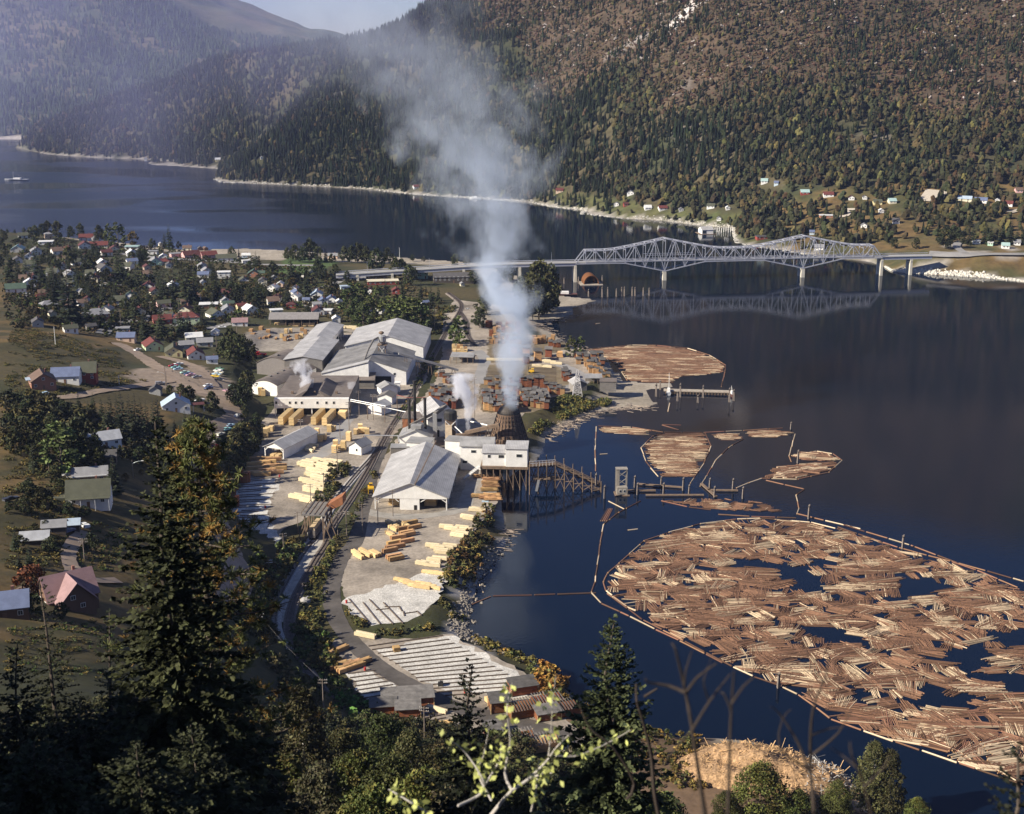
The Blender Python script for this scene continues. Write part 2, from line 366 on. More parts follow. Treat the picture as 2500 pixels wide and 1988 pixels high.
tag(link('hills',npmesh('hills',np.stack([fx,fy,FZ],-1).reshape(-1,3),grid_faces(*fx.shape),m_hill,col=FC.reshape(-1,3),smooth=True)),kind='structure')
hx,hy=np.meshgrid(np.arange(-3200,1201,25.0),np.arange(2640,5600,25.0))
VC=[]
for px,py,Y in[(-600,-250,4600),(-200,-200,4500),(0,-170,4450),(250,-100,4400),(440,18,4300),(510,58,4280),(638,80,4250),(754,112,4230),(850,126,4300),(950,140,4400),(1100,150,4500),
(0,150,3500),(250,150,3600),(450,120,3800),(-300,150,3500),(-600,150,3500),(0,260,3000),(250,270,3050),(-400,260,3000),(640,140,3800)]:
 VC.append(PY(px,py,Y))
VC+=[(-3000,2740,0),(-1800,2740,0),(-1030,2720,0),(-700,2720,0),(-300,2800,0),(300,2900,0),(1000,3000,0),(-3000,5200,700),(-1600,5200,600),(-1000,5300,240),(-400,5400,120),(300,5400,60),(800,5400,60),(-2600,4400,800)]
rv=RBF(VC);hz=rv(hx,hy);hz=hz+(fbm(hx,hy,420,15)-0.58)*np.clip(hz*0.35,0,130)+(fbm(hx,hy,90,25,3)-0.5)*np.clip(hz*0.2,0,26)
shl=2725+(vnoise(hx,hy,300,2)-0.5)*40
hz=np.where(hy<shl,-3,np.clip(np.minimum(hz,0.2+0.6*(hy-shl)),0.2,None))
vk=fbm(hx,hy,120,35)
VCOL=mixc(np.clip((vk-0.4)*4,0,1),(0.05,0.065,0.03),(0.13,0.11,0.06))
VCOL=np.where(((hz<3))[...,None],np.array((0.42,0.38,0.34)),VCOL)
tag(link('hills',npmesh('far_hills',np.stack([hx,hy,hz],-1).reshape(-1,3),grid_faces(*hx.shape),m_hill,col=VCOL.reshape(-1,3),smooth=True)),kind='structure')
def water_mat():
 m=bpy.data.materials.new('lake_water');m.use_nodes=True;nt=m.node_tree;N=nt.nodes;L=nt.links;b=N['Principled BSDF']
 b.inputs['Base Color'].default_value=(0.0025,0.007,0.018,1);b.inputs['IOR'].default_value=1.333;b.inputs['Specular IOR Level'].default_value=0.32
 g=N.new('ShaderNodeNewGeometry')
 def noise(sc,vec=(1,1,1),det=3):
  mp=N.new('ShaderNodeMapping');mp.inputs['Scale'].default_value=vec;L.new(g.outputs['Position'],mp.inputs['Vector'])
  n=N.new('ShaderNodeTexNoise');n.inputs['Scale'].default_value=sc;n.inputs['Detail'].default_value=det;L.new(mp.outputs[0],n.inputs['Vector']);return n.outputs['Fac']
 def mr(s,a,b_,c,d):
  r=N.new('ShaderNodeMapRange');r.interpolation_type='SMOOTHSTEP';r.inputs['From Min'].default_value=a;r.inputs['From Max'].default_value=b_;r.inputs['To Min'].default_value=c;r.inputs['To Max'].default_value=d
  L.new(s,r.inputs['Value']);return r.outputs[0]
 def math_(op,a,b_):
  k=N.new('ShaderNodeMath');k.operation=op
  for i,s in enumerate((a,b_)):
   if isinstance(s,(int,float)):k.inputs[i].default_value=s
   else:L.new(s,k.inputs[i])
  return k.outputs[0]
 sep=N.new('ShaderNodeSeparateXYZ');L.new(g.outputs['Position'],sep.inputs[0])
 wind=noise(0.006,(0.55,1.5,1),4)
 west=mr(sep.outputs['X'],-420,-60,1,0)
 north=mr(sep.outputs['Y'],1180,1420,0,1)
 streak=mr(wind,0.40,0.56,0.0,1.0)
 amount=math_('MULTIPLY',math_('MULTIPLY',streak,west),north)
 cat=mr(noise(0.011,(0.6,1.4,1),2),0.46,0.62,0,1)
 nearb=math_('MULTIPLY',mr(sep.outputs['X'],60,150,0,1),mr(sep.outputs['Y'],560,470,0,1))
 st=math_('ADD',math_('MULTIPLY',amount,0.34),math_('ADD',0.02,math_('MULTIPLY',math_('MULTIPLY',cat,nearb),0.03)))
 rough=math_('ADD',math_('MULTIPLY',amount,0.16),0.03);L.new(rough,b.inputs['Roughness'])
 w1=noise(0.5,(1,1.6,1),4)
 bp=N.new('ShaderNodeBump');bp.inputs['Distance'].default_value=1.0;L.new(w1,bp.inputs['Height']);L.new(st,bp.inputs['Strength']);L.new(bp.outputs[0],b.inputs['Normal'])
 return m
wq=MB();wq.add([(-9000,-400,0),(9000,-400,0),(9000,12000,0),(-9000,12000,0)],[(0,1,2,3)])
tag(wq.build('water',water_mat()),kind='structure')
# forest on the far slopes (one mass)
def rot_scatter(V,F,px,py,pz,s,h,rz,colr,name,m,tint):
 """instances of a small prototype merged in one mesh"""
 n=len(px);k=len(V);c,sn=np.cos(rz),np.sin(rz)
 X=(V[None,:,0]*c[:,None]-V[None,:,1]*sn[:,None])*s[:,None]+px[:,None]
 Y=(V[None,:,0]*sn[:,None]+V[None,:,1]*c[:,None])*s[:,None]+py[:,None]
 Z=V[None,:,2]*h[:,None]+pz[:,None]
 P=np.stack([X,Y,Z],-1).reshape(-1,3);FF=(F[None]+(np.arange(n)*k)[:,None,None]).reshape(-1,F.shape[1])
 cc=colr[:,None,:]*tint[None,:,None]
 return P,FF,np.clip(cc,0,1).reshape(-1,3)
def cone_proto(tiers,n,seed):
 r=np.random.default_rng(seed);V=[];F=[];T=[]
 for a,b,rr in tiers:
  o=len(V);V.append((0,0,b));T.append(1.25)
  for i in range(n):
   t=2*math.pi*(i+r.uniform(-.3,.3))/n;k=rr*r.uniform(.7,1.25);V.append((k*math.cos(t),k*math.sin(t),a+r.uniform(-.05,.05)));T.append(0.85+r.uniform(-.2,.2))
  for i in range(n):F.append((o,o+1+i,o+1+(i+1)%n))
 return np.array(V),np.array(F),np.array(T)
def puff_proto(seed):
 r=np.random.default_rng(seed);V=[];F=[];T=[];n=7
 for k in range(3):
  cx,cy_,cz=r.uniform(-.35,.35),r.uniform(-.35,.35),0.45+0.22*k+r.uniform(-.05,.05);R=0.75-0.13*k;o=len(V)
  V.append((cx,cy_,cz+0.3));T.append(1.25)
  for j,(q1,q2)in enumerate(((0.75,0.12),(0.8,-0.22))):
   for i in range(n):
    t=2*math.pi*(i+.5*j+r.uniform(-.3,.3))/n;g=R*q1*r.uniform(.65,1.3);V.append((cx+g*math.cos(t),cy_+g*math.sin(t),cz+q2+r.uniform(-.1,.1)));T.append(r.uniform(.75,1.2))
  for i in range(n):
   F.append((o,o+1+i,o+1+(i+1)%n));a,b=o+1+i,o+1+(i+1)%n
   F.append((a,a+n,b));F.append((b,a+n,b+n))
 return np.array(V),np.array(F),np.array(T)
HOUSEPTS=[]
def forest():
 n=165000
 x=RG.uniform(-935,1130,n);y=RG.uniform(1250,2620,n);z=HF(x,y)
 px,py=proj(x,y,z)
 ok=(z>1.5)&inpoly(x,y,FPOLY)&(px>-60)&(px<2640)&(py>-170)
 red=redness(px,py,x,y);nz=fbm(x,y,55,91);nb=fbm(x,y,130,99)
 dens=0.98-0.52*red
 dens=np.where(px<1150,np.where(nz>0.62,0.45,1.0),dens)
 dens*=np.where((nz>0.66)&(px>1150),0.35,1.0)
 low=(z<42)&(y<1460)&(px>1900);dens=np.where(low,np.where(nz>0.52,0.34,0.12),dens)
 low2=(z<16)&(px>1340)&(px<=1900);dens=np.where(low2,np.where(nz>0.5,0.55,0.2),dens)
 dens=np.where(inpoly(px,py,[(2255,470),(2300,462),(2272,505),(2250,505)]),0,dens)
 ok&=RG.uniform(0,1,n)<dens
 ok&=~inpoly(x,y,EMB)
 for hx_,hy_ in HOUSEPTS:ok&=((x-hx_)**2+((y-hy_+9)*0.62)**2)>80
 x,y,z,px,py,red,nb=(a[ok]for a in(x,y,z,px,py,red,nb));n=len(x)
 pcon=np.where(px<1500,0.85,np.where(nb>0.60,0.55,0.14));pcon=np.where(red>0.5,0.55,pcon);pcon=np.where((py>290)&(py<440)&(px>1400)&(px<1800),0.8,pcon)
 con=RG.uniform(0,1,n)<pcon
 PV,PF,PC=[],[],[];off=0
 for kind,protos in((True,[cone_proto([(0.0,.62,.5),(.3,.85,.36),(.58,1.0,.22)],7,s)for s in(1,2,3)]),(False,[puff_proto(s)for s in(4,5,6)])):
  idx=np.where(con==kind)[0];pick=RG.integers(0,3,len(idx))
  for j,(V,F,T)in enumerate(protos):
   ii=idx[pick==j];m=len(ii)
   if kind:
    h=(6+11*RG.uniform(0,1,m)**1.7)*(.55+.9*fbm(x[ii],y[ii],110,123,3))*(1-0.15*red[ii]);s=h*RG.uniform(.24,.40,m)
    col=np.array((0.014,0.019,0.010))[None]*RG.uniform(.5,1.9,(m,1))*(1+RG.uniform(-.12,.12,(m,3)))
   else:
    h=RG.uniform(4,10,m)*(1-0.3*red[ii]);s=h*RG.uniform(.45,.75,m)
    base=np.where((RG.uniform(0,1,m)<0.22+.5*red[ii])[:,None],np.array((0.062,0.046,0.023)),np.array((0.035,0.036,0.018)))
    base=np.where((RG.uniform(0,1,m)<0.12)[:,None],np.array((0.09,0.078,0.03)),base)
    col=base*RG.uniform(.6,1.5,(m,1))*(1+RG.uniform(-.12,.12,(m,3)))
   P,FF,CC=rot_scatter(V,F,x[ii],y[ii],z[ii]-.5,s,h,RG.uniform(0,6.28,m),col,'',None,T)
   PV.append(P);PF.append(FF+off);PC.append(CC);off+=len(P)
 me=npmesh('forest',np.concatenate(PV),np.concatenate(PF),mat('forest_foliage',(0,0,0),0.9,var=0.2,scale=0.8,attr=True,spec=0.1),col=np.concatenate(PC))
 tag(link('forest',me),'mixed conifer and leafy forest covering the mountainside across the lake','forest',kind='stuff')
 n=60000
 x=RG.uniform(-100,1130,n);y=RG.uniform(1500,2300,n);z=HF(x,y);px,py=proj(x,y,z)
 ok=(redness(px,py,x,y)>0.35)&(py>-60)&(px<2560)&(z>40);x,y,z=x[ok],y[ok],z[ok];n=len(x)
 V,F,T=puff_proto(9);h=RG.uniform(1.0,3.4,n);s=h*RG.uniform(.6,1.3,n)
 base=np.array([(0.08,0.046,0.03),(0.10,0.066,0.036),(0.05,0.048,0.024),(0.13,0.095,0.05),(0.36,0.32,0.29),(0.10,0.056,0.042)])[RG.choice(6,n,p=[.27,.2,.27,.1,.03,.13])]
 P,FF,CC=rot_scatter(V,F,x,y,z-.8,s,h,RG.uniform(0,6.28,n),base*RG.uniform(.6,1.4,(n,1)),'',None,T)
 tag(link('undergrowth',npmesh('undergrowth',P,FF,MATS['forest_foliage'],col=CC)),'reddish autumn brush and pale rocks on the open mountainside','brush',kind='stuff')
 n=26000
 x=RG.uniform(-1900,500,n);y=RG.uniform(2730,4300,n)
 i=((x+3200)/25).astype(int);j=((y-2640)/25).astype(int);z=hz[j,i];px,py=proj(x,y,z);ok=(z>2)&(px>-60)&(px<1000)&(py>-60);x,y,z=x[ok],y[ok],z[ok];n=len(x)
 V,F,T=cone_proto([(0.0,.7,.5),(.4,1.0,.3)],6,3);h=RG.uniform(10,24,n);col=np.array((0.035,0.05,0.025))[None]*RG.uniform(.5,1.8,(n,1))
 P,FF,CC=rot_scatter(V,F,x,y,z-2,h*RG.uniform(.35,.6,n),h,RG.uniform(0,6.28,n),col,'',None,T)
 tag(link('forest',npmesh('far_forest',P,FF,MATS['forest_foliage'],col=CC)),'hazy forest on the distant range at the head of the lake','forest',kind='stuff')
def haze():
 b=MB();b.box((0,2600,-12),(7600,6400,900))
 m=bpy.data.materials.new('air');m.use_nodes=True;N=m.node_tree.nodes;N.remove(N['Principled BSDF'])
 v=N.new('ShaderNodeVolumePrincipled');v.inputs['Color'].default_value=(0.50,0.62,1.0,1);v.inputs['Density'].default_value=0.000032;v.inputs['Anisotropy'].default_value=0.1
 m.node_tree.links.new(v.outputs[0],N['Material Output'].inputs['Volume'])
 tag(b.build('haze',m),'pale blue air over the lake','haze',kind='stuff')
 # roads, yards, railway
from mathutils.geometry import tessellate_polygon
def smooth_path(P,step=2.0):
 P=[Vector(p)for p in P];Q=[P[0]]+P+[P[-1]];out=[]
 for i in range(1,len(Q)-2):
  a,b,c,d=Q[i-1],Q[i],Q[i+1],Q[i+2];n=max(2,int((c-b).length/step))
  for k in range(n):
   t=k/n;out.append(0.5*((2*b)+(c-a)*t+(2*a-5*b+4*c-d)*t*t+(3*b-a-3*c+d)*t**3))
 out.append(Q[-2]);return out
def ribbon(name,pts,width,m,off=0.12,kind='structure',step=2.0,zfix=None,wob=0.25,parent=None):
 P=smooth_path(pts,step);V=[];n=len(P)
 for i,p in enumerate(P):
  t=(P[min(i+1,n-1)]-P[max(i-1,0)]);t.z=0;t.normalize();nn=Vector((t.y,-t.x,0));w0=width/2*(1+wob*(rnd.random()-.5))
  for u in(-1,-.5,0,.5,1):
   x,y=p.x+nn.x*w0*u,p.y+nn.y*w0*u
   z=zfix if zfix is not None else max(H(x,y),H(x+1,y),H(x-1,y),H(x,y+1.),H(x,y-1))+off
   V.append((x,y,z))
 F=grid_faces(n,5)
 o=link(name,npmesh(name,np.array(V),F,m,smooth=True),parent)
 if kind:o['kind']=kind
 return o
def sheet(name,poly,z,m,jit=0.8,kind='structure'):
 Q=[];n=len(poly)
 for i in range(n):
  a=Vector(poly[i][:2]);b=Vector(poly[(i+1)%n][:2]);k=max(1,int((b-a).length/2.5));nn=Vector((b.y-a.y,a.x-b.x)).normalized()
  for j in range(k):Q.append(a+(b-a)*j/k+nn*(rnd.uniform(-1,1)*jit))
 V=[Vector((p.x,p.y,z))for p in Q];F=tessellate_polygon([V])
 o=link(name,npmesh(name,np.array([tuple(v)for v in V]),[tuple(f)for f in F],m))
 return tag(o,kind=kind)
m_gravel=mat('yard_gravel',(0.285,0.245,0.20),0.95,var=0.6,scale=0.055,cell=(0.9,0.12))
m_white=mat('pale_gravel',(0.50,0.48,0.44),0.95,var=0.3,scale=0.16,cell=(2.0,0.22))
m_asph=mat('asphalt',(0.09,0.08,0.072),0.85,var=0.5,scale=0.14,stripe=None)
m_dirt=mat('dirt_road',(0.33,0.25,0.185),0.95,var=0.25,scale=0.25)
m_street=mat('town_street',(0.27,0.26,0.25),0.9,var=0.2,scale=0.1)
def z5(k,pts):return[W(*q(k,*p),5.0)for p in pts]
sheet('gravel_yard',z5(6,[(195,735),(320,560),(300,420),(400,330),(480,0),(760,-300),(1000,-290),(1140,-290),(1440,-240),(1560,-60),(1640,60),(1560,200),(1420,480),(1200,760),(1090,830),(950,1020),(840,1160),(700,1180),(600,1250),(470,1300),(375,1450),(210,1440),(150,1270),(-10,1130),(60,1000)]),5.0,m_gravel)
sheet('gravel_yard',z5(6,[(1255,770),(1460,470),(1600,240),(1700,100),(1760,-120),(1760,-420),(1860,-560),(2300,-500),(2420,-300),(2700,-180),(3000,-120),(3000,60),(2900,150),(2640,240),(2440,330),(2330,480),(2330,690),(2190,800),(2200,1080),(2130,1180),(1960,1360),(1850,1480),(1790,1600),(1770,1720),(1620,1960),(1280,2040),(1080,1990),(1000,1880),(930,1750),(960,1600),(1110,1380),(1060,1330),(1100,1200),(1130,1050),(1230,840)]),5.0,m_gravel)
sheet('gravel_yard',z5(10,[(530,40),(700,10),(1000,40),(1500,0),(1600,60),(1880,180),(2156,350),(2330,520),(2500,760),(2600,820),(2640,940),(2500,1040),(2300,1060),(1900,940),(1500,860),(1230,820),(1180,690),(850,560),(730,430),(640,300),(540,170)]),5.0,m_gravel)
m_earth=mat('yard_earth',(0.17,0.135,0.085),0.95,var=0.5,scale=0.12)
sheet('yard_earth',z5(3,[(110,1300),(420,1290),(700,1310),(830,1380),(820,1470),(640,1520),(640,1640),(440,1690),(90,1680),(60,1560)]),5.008,m_earth,1.5)
sheet('yard_earth',z5(6,[(1650,150),(1890,130),(1930,330),(1860,330),(1640,300)]),5.008,m_earth,1.5)
sheet('yard_earth',z5(3,[(140,970),(420,960),(480,1100),(760,1110),(780,1160),(420,1300),(130,1280)]),5.008,m_earth,1.5)
sheet('gravel_patch',z5(6,[(-5,1130),(95,985),(200,890),(430,880),(410,1000),(330,1130),(340,1230),(440,1330),(420,1440),(210,1430),(150,1270)]),5.012,m_white,1.5)
sheet('gravel_patch',z5(8,[(935,545),(1180,480),(1400,400),(1600,330),(1770,300),(1785,400),(1740,520),(1620,650),(1400,740),(1200,750),(1060,680),(970,600)]),5.012,m_white,1.5)
sheet('gravel_patch',z5(10,[(900,130),(1250,50),(1520,10),(1620,80),(1850,200),(2100,350),(2260,480),(2000,520),(1700,470),(1450,450),(1150,320)]),5.012,m_white,1.5)
sheet('gravel_patch',z5(10,[(640,320),(860,300),(1050,420),(1250,520),(840,560),(740,440)]),5.012,m_white,1.5)
ribbon('mill_road',z5(6,[(1300,560),(1240,700),(1190,830),(1160,1000),(1110,1150)])+z5(8,[(1060,60),(960,180),(890,330),(860,480),(875,620),(940,770),(1080,940),(1280,1110),(1560,1265),(1830,1400)])+z5(11,[(0,955),(300,1020),(560,1110),(700,1170)]),6.2,m_asph,zfix=5.024,wob=0.1)
ribbon('mill_road',z5(6,[(1110,1150),(1300,1190),(1600,1195),(1900,1140),(1960,1040),(2030,850)]),6,mat('worn_track',(0.30,0.28,0.25),0.95,var=.3,scale=.2),zfix=5.016,wob=.3)
ribbon('mill_road',z5(3,[(50,1180),(110,1250),(90,1330),(60,1450)]),7,m_street,zfix=5.016)
ribbon('mill_road',z5(3,[(420,1230),(700,1290),(860,1360),(900,1440),(700,1500),(560,1560)]),7,m_street,zfix=5.016,wob=.4)
ribbon('mill_road',z5(6,[(420,690),(640,720),(800,690),(860,600),(980,420),(1040,300)]),7,m_street,zfix=5.016,wob=.4)
ribbon('dirt_road',[GQ(1,*p)for p in[(930,1120),(1040,1170),(1160,1240),(1280,1320),(1420,1400),(1560,1480),(1660,1540),(1790,1580),(1880,1640)]]+[GQ(5,*p)for p in[(1880,340),(1900,400),(1800,450),(1690,540),(1640,640),(1620,740)]]+[G(500,1180),G(560,1340),G(585,1400),G(560,1480)],9,m_dirt,0.15)
ribbon('dirt_road',[GQ(1,*p)for p in[(1290,1230),(1450,1270),(1580,1320),(1660,1400),(1720,1480),(1820,1560),(1880,1620)]],9,m_dirt,0.16)
ribbon('dirt_road',[GQ(1,*p)for p in[(1400,1420),(1180,1460),(980,1490),(760,1520),(560,1560),(380,1570)]],6,m_dirt,0.15)
ribbon('driveway',[GQ(5,*p)for p in[(690,1330),(590,1430),(555,1530),(590,1640)]]+[GQ(9,*p)for p in[(470,90),(470,150),(360,210),(180,250),(0,320)]],4.5,m_dirt,0.15)
ribbon('driveway',[GQ(9,*p)for p in[(480,130),(600,185),(780,190)]],3.5,m_dirt,0.15)
for pts,wd in(([(820,1050),(900,985),(1010,950),(1140,925)],8),([(1160,945),(1240,880),(1340,840),(1520,860)],6),([(960,395),(1180,420),(1420,440),(1700,455),(2050,475)],11),([(800,610),(900,640),(1000,650)],7),([(400,740),(620,770),(860,790),(1010,800)],6),([(300,700),(120,770)],6),([(1380,960),(1500,1000),(1700,1000),(1880,960)],6)):
 ribbon('town_street',[GQ(1,*p)for p in pts],wd,m_street,0.16)
for pts,wd in(([(400,720),(540,680),(680,650),(760,620)],8),([(760,610),(860,590),(950,600),(900,570),(860,555)],9),([(0,480),(300,490),(560,492)],10),([(300,800),(500,820),(700,850)],6)):
 ribbon('town_street',[GQ(2,*p)for p in pts],wd,m_street,0.16)
def gf_ribbon(name,pix,width,m,off=.5):
 P=smooth_path([GF(*p)for p in pix],4);V=[];n=len(P)
 for i,p in enumerate(P):
  t=(P[min(i+1,n-1)]-P[max(i-1,0)]);t.z=0;t.normalize();nn=Vector((t.y,-t.x,0))
  for u in(-1,-.5,0,.5,1):
   x,y=p.x+nn.x*width/2*u,p.y+nn.y*width/2*u;V.append((x,y,max(float(HF(x,y)),float(HF(x,y+3)),float(HF(x,y-3)))+off))
 tag(link(name,npmesh(name,np.array(V),grid_faces(n,5),m,smooth=True)),kind='structure')
gf_ribbon('gravel_road',[q(4,*p)for p in[(1440,290),(1470,250),(1500,205)]],22,mat('pale_road',(0.5,0.44,0.36),.95,var=.15))
gf_ribbon('gravel_road',[q(4,*p)for p in[(760,405),(820,395),(830,370),(800,350),(900,350)]],6,MATS['pale_road'])
gf_ribbon('gravel_road',[q(4,*p)for p in[(2040,370),(2156,345)]],7,MATS['pale_road'])
gf_ribbon('gravel_road',[q(4,*p)for p in[(1560,385),(1640,395),(1720,405)]],5,MATS['pale_road'])
gf_ribbon('highway',[(2268,622),(2330,623),(2420,622),(2520,623),(2640,624)],12,m_street,.8)
gf_ribbon('highway',[(2355,622),(2335,604),(2345,592)],7,m_street,.9)
m_rail=mat('rail_steel',(0.11,0.085,0.075),0.5,0.6,var=.2);m_tie=mat('tie_wood',(0.075,0.055,0.045),0.9,var=.3);m_ball=mat('track_ballast',(0.17,0.145,0.125),0.95,var=.35,scale=1.2,cell=(2.5,.25));m_ball2=mat('pale_ballast',(0.42,0.40,0.37),0.95,var=.3,scale=1.,cell=(2.5,.25))
def track(name,pts,bal,label):
 root=empty(name,pts[0]);root.location=(0,0,0);root['kind']='structure'
 P=smooth_path(pts,2.0);n=len(P);zs=[max(H(p.x,p.y),4.98)for p in P]
 zs=[sum(zs[max(0,i-12):i+13])/len(zs[max(0,i-12):i+13])for i in range(n)]
 def strip(offs,z0):
  V=[]
  for i,p in enumerate(P):
   t=(P[min(i+1,n-1)]-P[max(i-1,0)]);t.z=0;t.normalize();nn=Vector((t.y,-t.x,0))
   for u,h in offs:V.append((p.x+nn.x*u,p.y+nn.y*u,zs[i]+h+z0))
  return np.array(V)
 link('ballast',npmesh('ballast',strip([(-2.6,-.5),(-1.7,.22),(1.7,.22),(2.6,-.5)],0.05),grid_faces(n,4),bal),root)
 tb=MB();L=0
 for i in range(0,n-1):
  a,b=P[i],P[i+1];t=(b-a);rz=math.atan2(t.y,t.x)
  for k in(0.15,.65):
   p=a.lerp(b,k);tb.box((p.x,p.y,zs[i]+.24),(0.3,2.5,.12),rz)
 o=tb.build('sleepers',m_tie,root);o['kind']='stuff'
 for s in(-.72,.72):link('rail',npmesh('rail',strip([(s-.11,0),(s-.11,.18),(s+.11,.18),(s+.11,0)],.34),grid_faces(n,4),m_rail),root)
track('railway',z5(2,[(1640,715),(1740,800),(1725,880),(1650,990),(1585,1100),(1480,1290),(1400,1440)])+z5(6,[(1500,230),(1340,480),(1225,690),(1165,810),(1020,1050),(860,1290)])+z5(8,[(830,80),(740,220),(655,370),(575,520),(525,680),(520,830),(555,960),(620,1070),(740,1260),(900,1430),(1050,1530),(1210,1630)]),m_ball,'')
ribbon('gravel_patch',z5(6,[(770,1300),(740,1400)])+z5(8,[(720,90),(630,220),(530,390),(455,540),(420,690),(420,780)]),8.5,mat('siding_gravel',(0.40,.375,.33),.95,var=.35,scale=.4),zfix=5.0,wob=.3)
track('railway',z5(6,[(1240,650),(1170,740),(1080,840),(940,1010),(845,1150),(720,1390)])+z5(8,[(690,90),(600,215),(500,390),(425,540),(395,690),(400,800),(450,920),(540,1010)]),m_ball2,'')
track('railway',z5(2,[(1735,870),(1785,950),(1800,1060),(1860,1150)]),m_ball,'')
bumper=None
# tree prototypes
def conifer_np(h,R,nt,nb,seed,col,spray=1,lean=0.0,sparse=0.0,tip=(1,1,1),low=0.08):
 r=np.random.default_rng(seed);V=[];F=[];K=[]
 base=np.array(col)
 for t in range(nt):
  u=t/(nt-1);z0=h*(low+(0.985-low)*u);L=R*(1-u)**0.8*r.uniform(.85,1.1)+0.03*R
  n=max(4,int(nb*(1-0.55*u)))
  for b in range(n):
   if r.uniform()<sparse:continue
   a=2*math.pi*(b+r.uniform(-.4,.4))/n+t*1.3;l=L*r.uniform(.6,1.18);dro=r.uniform(.12,.34)*(1-.75*u)-0.45*u**2
   ca,sa=math.cos(a),math.sin(a);zz=z0+r.uniform(-.5,.5)*h/nt
   br=r.uniform(.6,1.45);
   if spray==1:
    wd=l*r.uniform(.20,.34);o=len(V)
    for d,wdt,dz in((0.02,.05,0.02),(.55,1.0,-dro*.45),(1.0,.0,-dro)):
     for s in((-1,1)if wdt>0 else(0,)):
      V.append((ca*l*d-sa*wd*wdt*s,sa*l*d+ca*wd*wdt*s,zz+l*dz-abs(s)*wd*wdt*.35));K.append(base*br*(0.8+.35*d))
     if wdt==1.0:V.append((ca*l*d,sa*l*d,zz+l*dz+wd*.22));K.append(base*br)
    F+=[(o,o+2,o+4),(o,o+4,o+1),(o+1,o+4,o+3),(o+2,o+5,o+4),(o+4,o+5,o+3)]
   else:
    ns=max(7,int(spray*7*l/R+7))
    for k in range(ns):
     d=0.08+.92*(k+r.uniform(0,1))/ns;side=r.choice((-1,1));aa=a+side*r.uniform(.15,1.0);ll=(l*.085+R*.03)*r.uniform(.7,1.3)*(1.2-.5*d)
     bx,by,bz=ca*l*d,sa*l*d,zz-l*dro*d*d+r.uniform(-.03,.03)*l
     c2,s2=math.cos(aa),math.sin(aa);dz=ll*(r.uniform(-.65,.15)+.5*u*u);wq_=ll*r.uniform(.2,.36);o=len(V);tl=r.uniform(-1.2,1.2)*wq_
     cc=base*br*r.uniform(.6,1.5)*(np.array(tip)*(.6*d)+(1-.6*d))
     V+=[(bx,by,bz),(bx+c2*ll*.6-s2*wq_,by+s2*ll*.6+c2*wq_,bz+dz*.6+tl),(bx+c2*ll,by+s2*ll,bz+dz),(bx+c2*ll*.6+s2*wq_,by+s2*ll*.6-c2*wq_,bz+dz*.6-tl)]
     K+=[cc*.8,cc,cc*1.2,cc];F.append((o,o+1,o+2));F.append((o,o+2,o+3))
 return np.array(V),np.array(F),np.clip(np.array(K),0,1)
def leafy_np(h,R,z0,clumps,leaves,ls,seed,col,var=.35,shape=1.0,alt=None):
 r=np.random.default_rng(seed);P=[];Cc=[]
 base=np.array(col)
 for c in range(clumps):
  th=r.uniform(0,6.283);zz=r.uniform(0,1);rad=R*(math.sin(math.pi*min(1,(zz*.86+.12))**shape))**.7*math.sqrt(r.uniform(.12,1.0))
  cx,cy_,cz=rad*math.cos(th),rad*math.sin(th),z0+(h-z0)*zz;cr=R*r.uniform(.16,.34)
  b=base if(alt is None or r.uniform()>.25)else np.array(alt);br=r.uniform(.6,1.45)
  p=r.normal(0,1,(leaves,3));p/=np.linalg.norm(p,axis=1)[:,None];p*=(r.uniform(.35,1,(leaves,1))**.5)*cr;p[:,2]*=.75
  P.append(p+(cx,cy_,cz));Cc.append(b[None]*br*r.uniform(1-var,1+var,(leaves,1))*(1+r.uniform(-.1,.1,(leaves,3))))
 P=np.concatenate(P);Cc=np.concatenate(Cc);n=len(P)
 u=r.normal(0,1,(n,3));u/=np.linalg.norm(u,axis=1)[:,None];v=np.cross(u,r.normal(0,1,(n,3)));v/=np.linalg.norm(v,axis=1)[:,None]
 s=ls*r.uniform(.6,1.4,(n,1));V=np.stack([P-u*s,P-v*s*.55,P+u*s,P+v*s*.55],1).reshape(-1,3)
 F=np.arange(4*n).reshape(n,4)
 return V,F,np.clip(np.repeat(Cc,4,0),0,1)
m_needle=mat('needles',(0,0,0),0.75,var=.25,scale=.5,attr=True,rand=.3,hue=.02,spec=.2)
m_leaf=mat('leaves',(0,0,0),0.7,var=.2,scale=.5,attr=True,rand=.25,hue=.025,spec=.25)
m_bark=mat('bark',(0.10,0.08,0.065),.95,var=.4,scale=2.);m_birch=mat('pale_bark',(0.45,0.42,0.38),.9,var=.35,scale=2.)
def trunk_mesh(h,r,seed,limbs=0,spread=0,m=None,z0=.35,bend=.02):
 b=MB();rr=random.Random(seed);P=[(0,0,-1.0)]
 for k in range(1,7):P.append((rr.uniform(-bend,bend)*h,rr.uniform(-bend,bend)*h,h*k/6))
 b.path(P,r,r*.15,7)
 for i in range(limbs):
  u=z0+(0.95-z0)*i/max(1,limbs);k=min(5,int(u*6));f=u*6-k;a=rr.uniform(0,6.28);p=Vector(P[k]).lerp(Vector(P[k+1]),f);L=spread*rr.uniform(.5,1)*(1.1-.6*u)
  p2=p+Vector((math.cos(a)*L*.5,math.sin(a)*L*.5,L*.4));p3=p+Vector((math.cos(a+.2)*L,math.sin(a+.2)*L,L*.75));b.path([p,p2,p3],r*.35*(1.1-u),r*.06,5)
 return b.mesh('trunk',m or m_bark)
class Proto:
 def __init__(s,crown,trunk):s.crown,s.trunk=crown,trunk
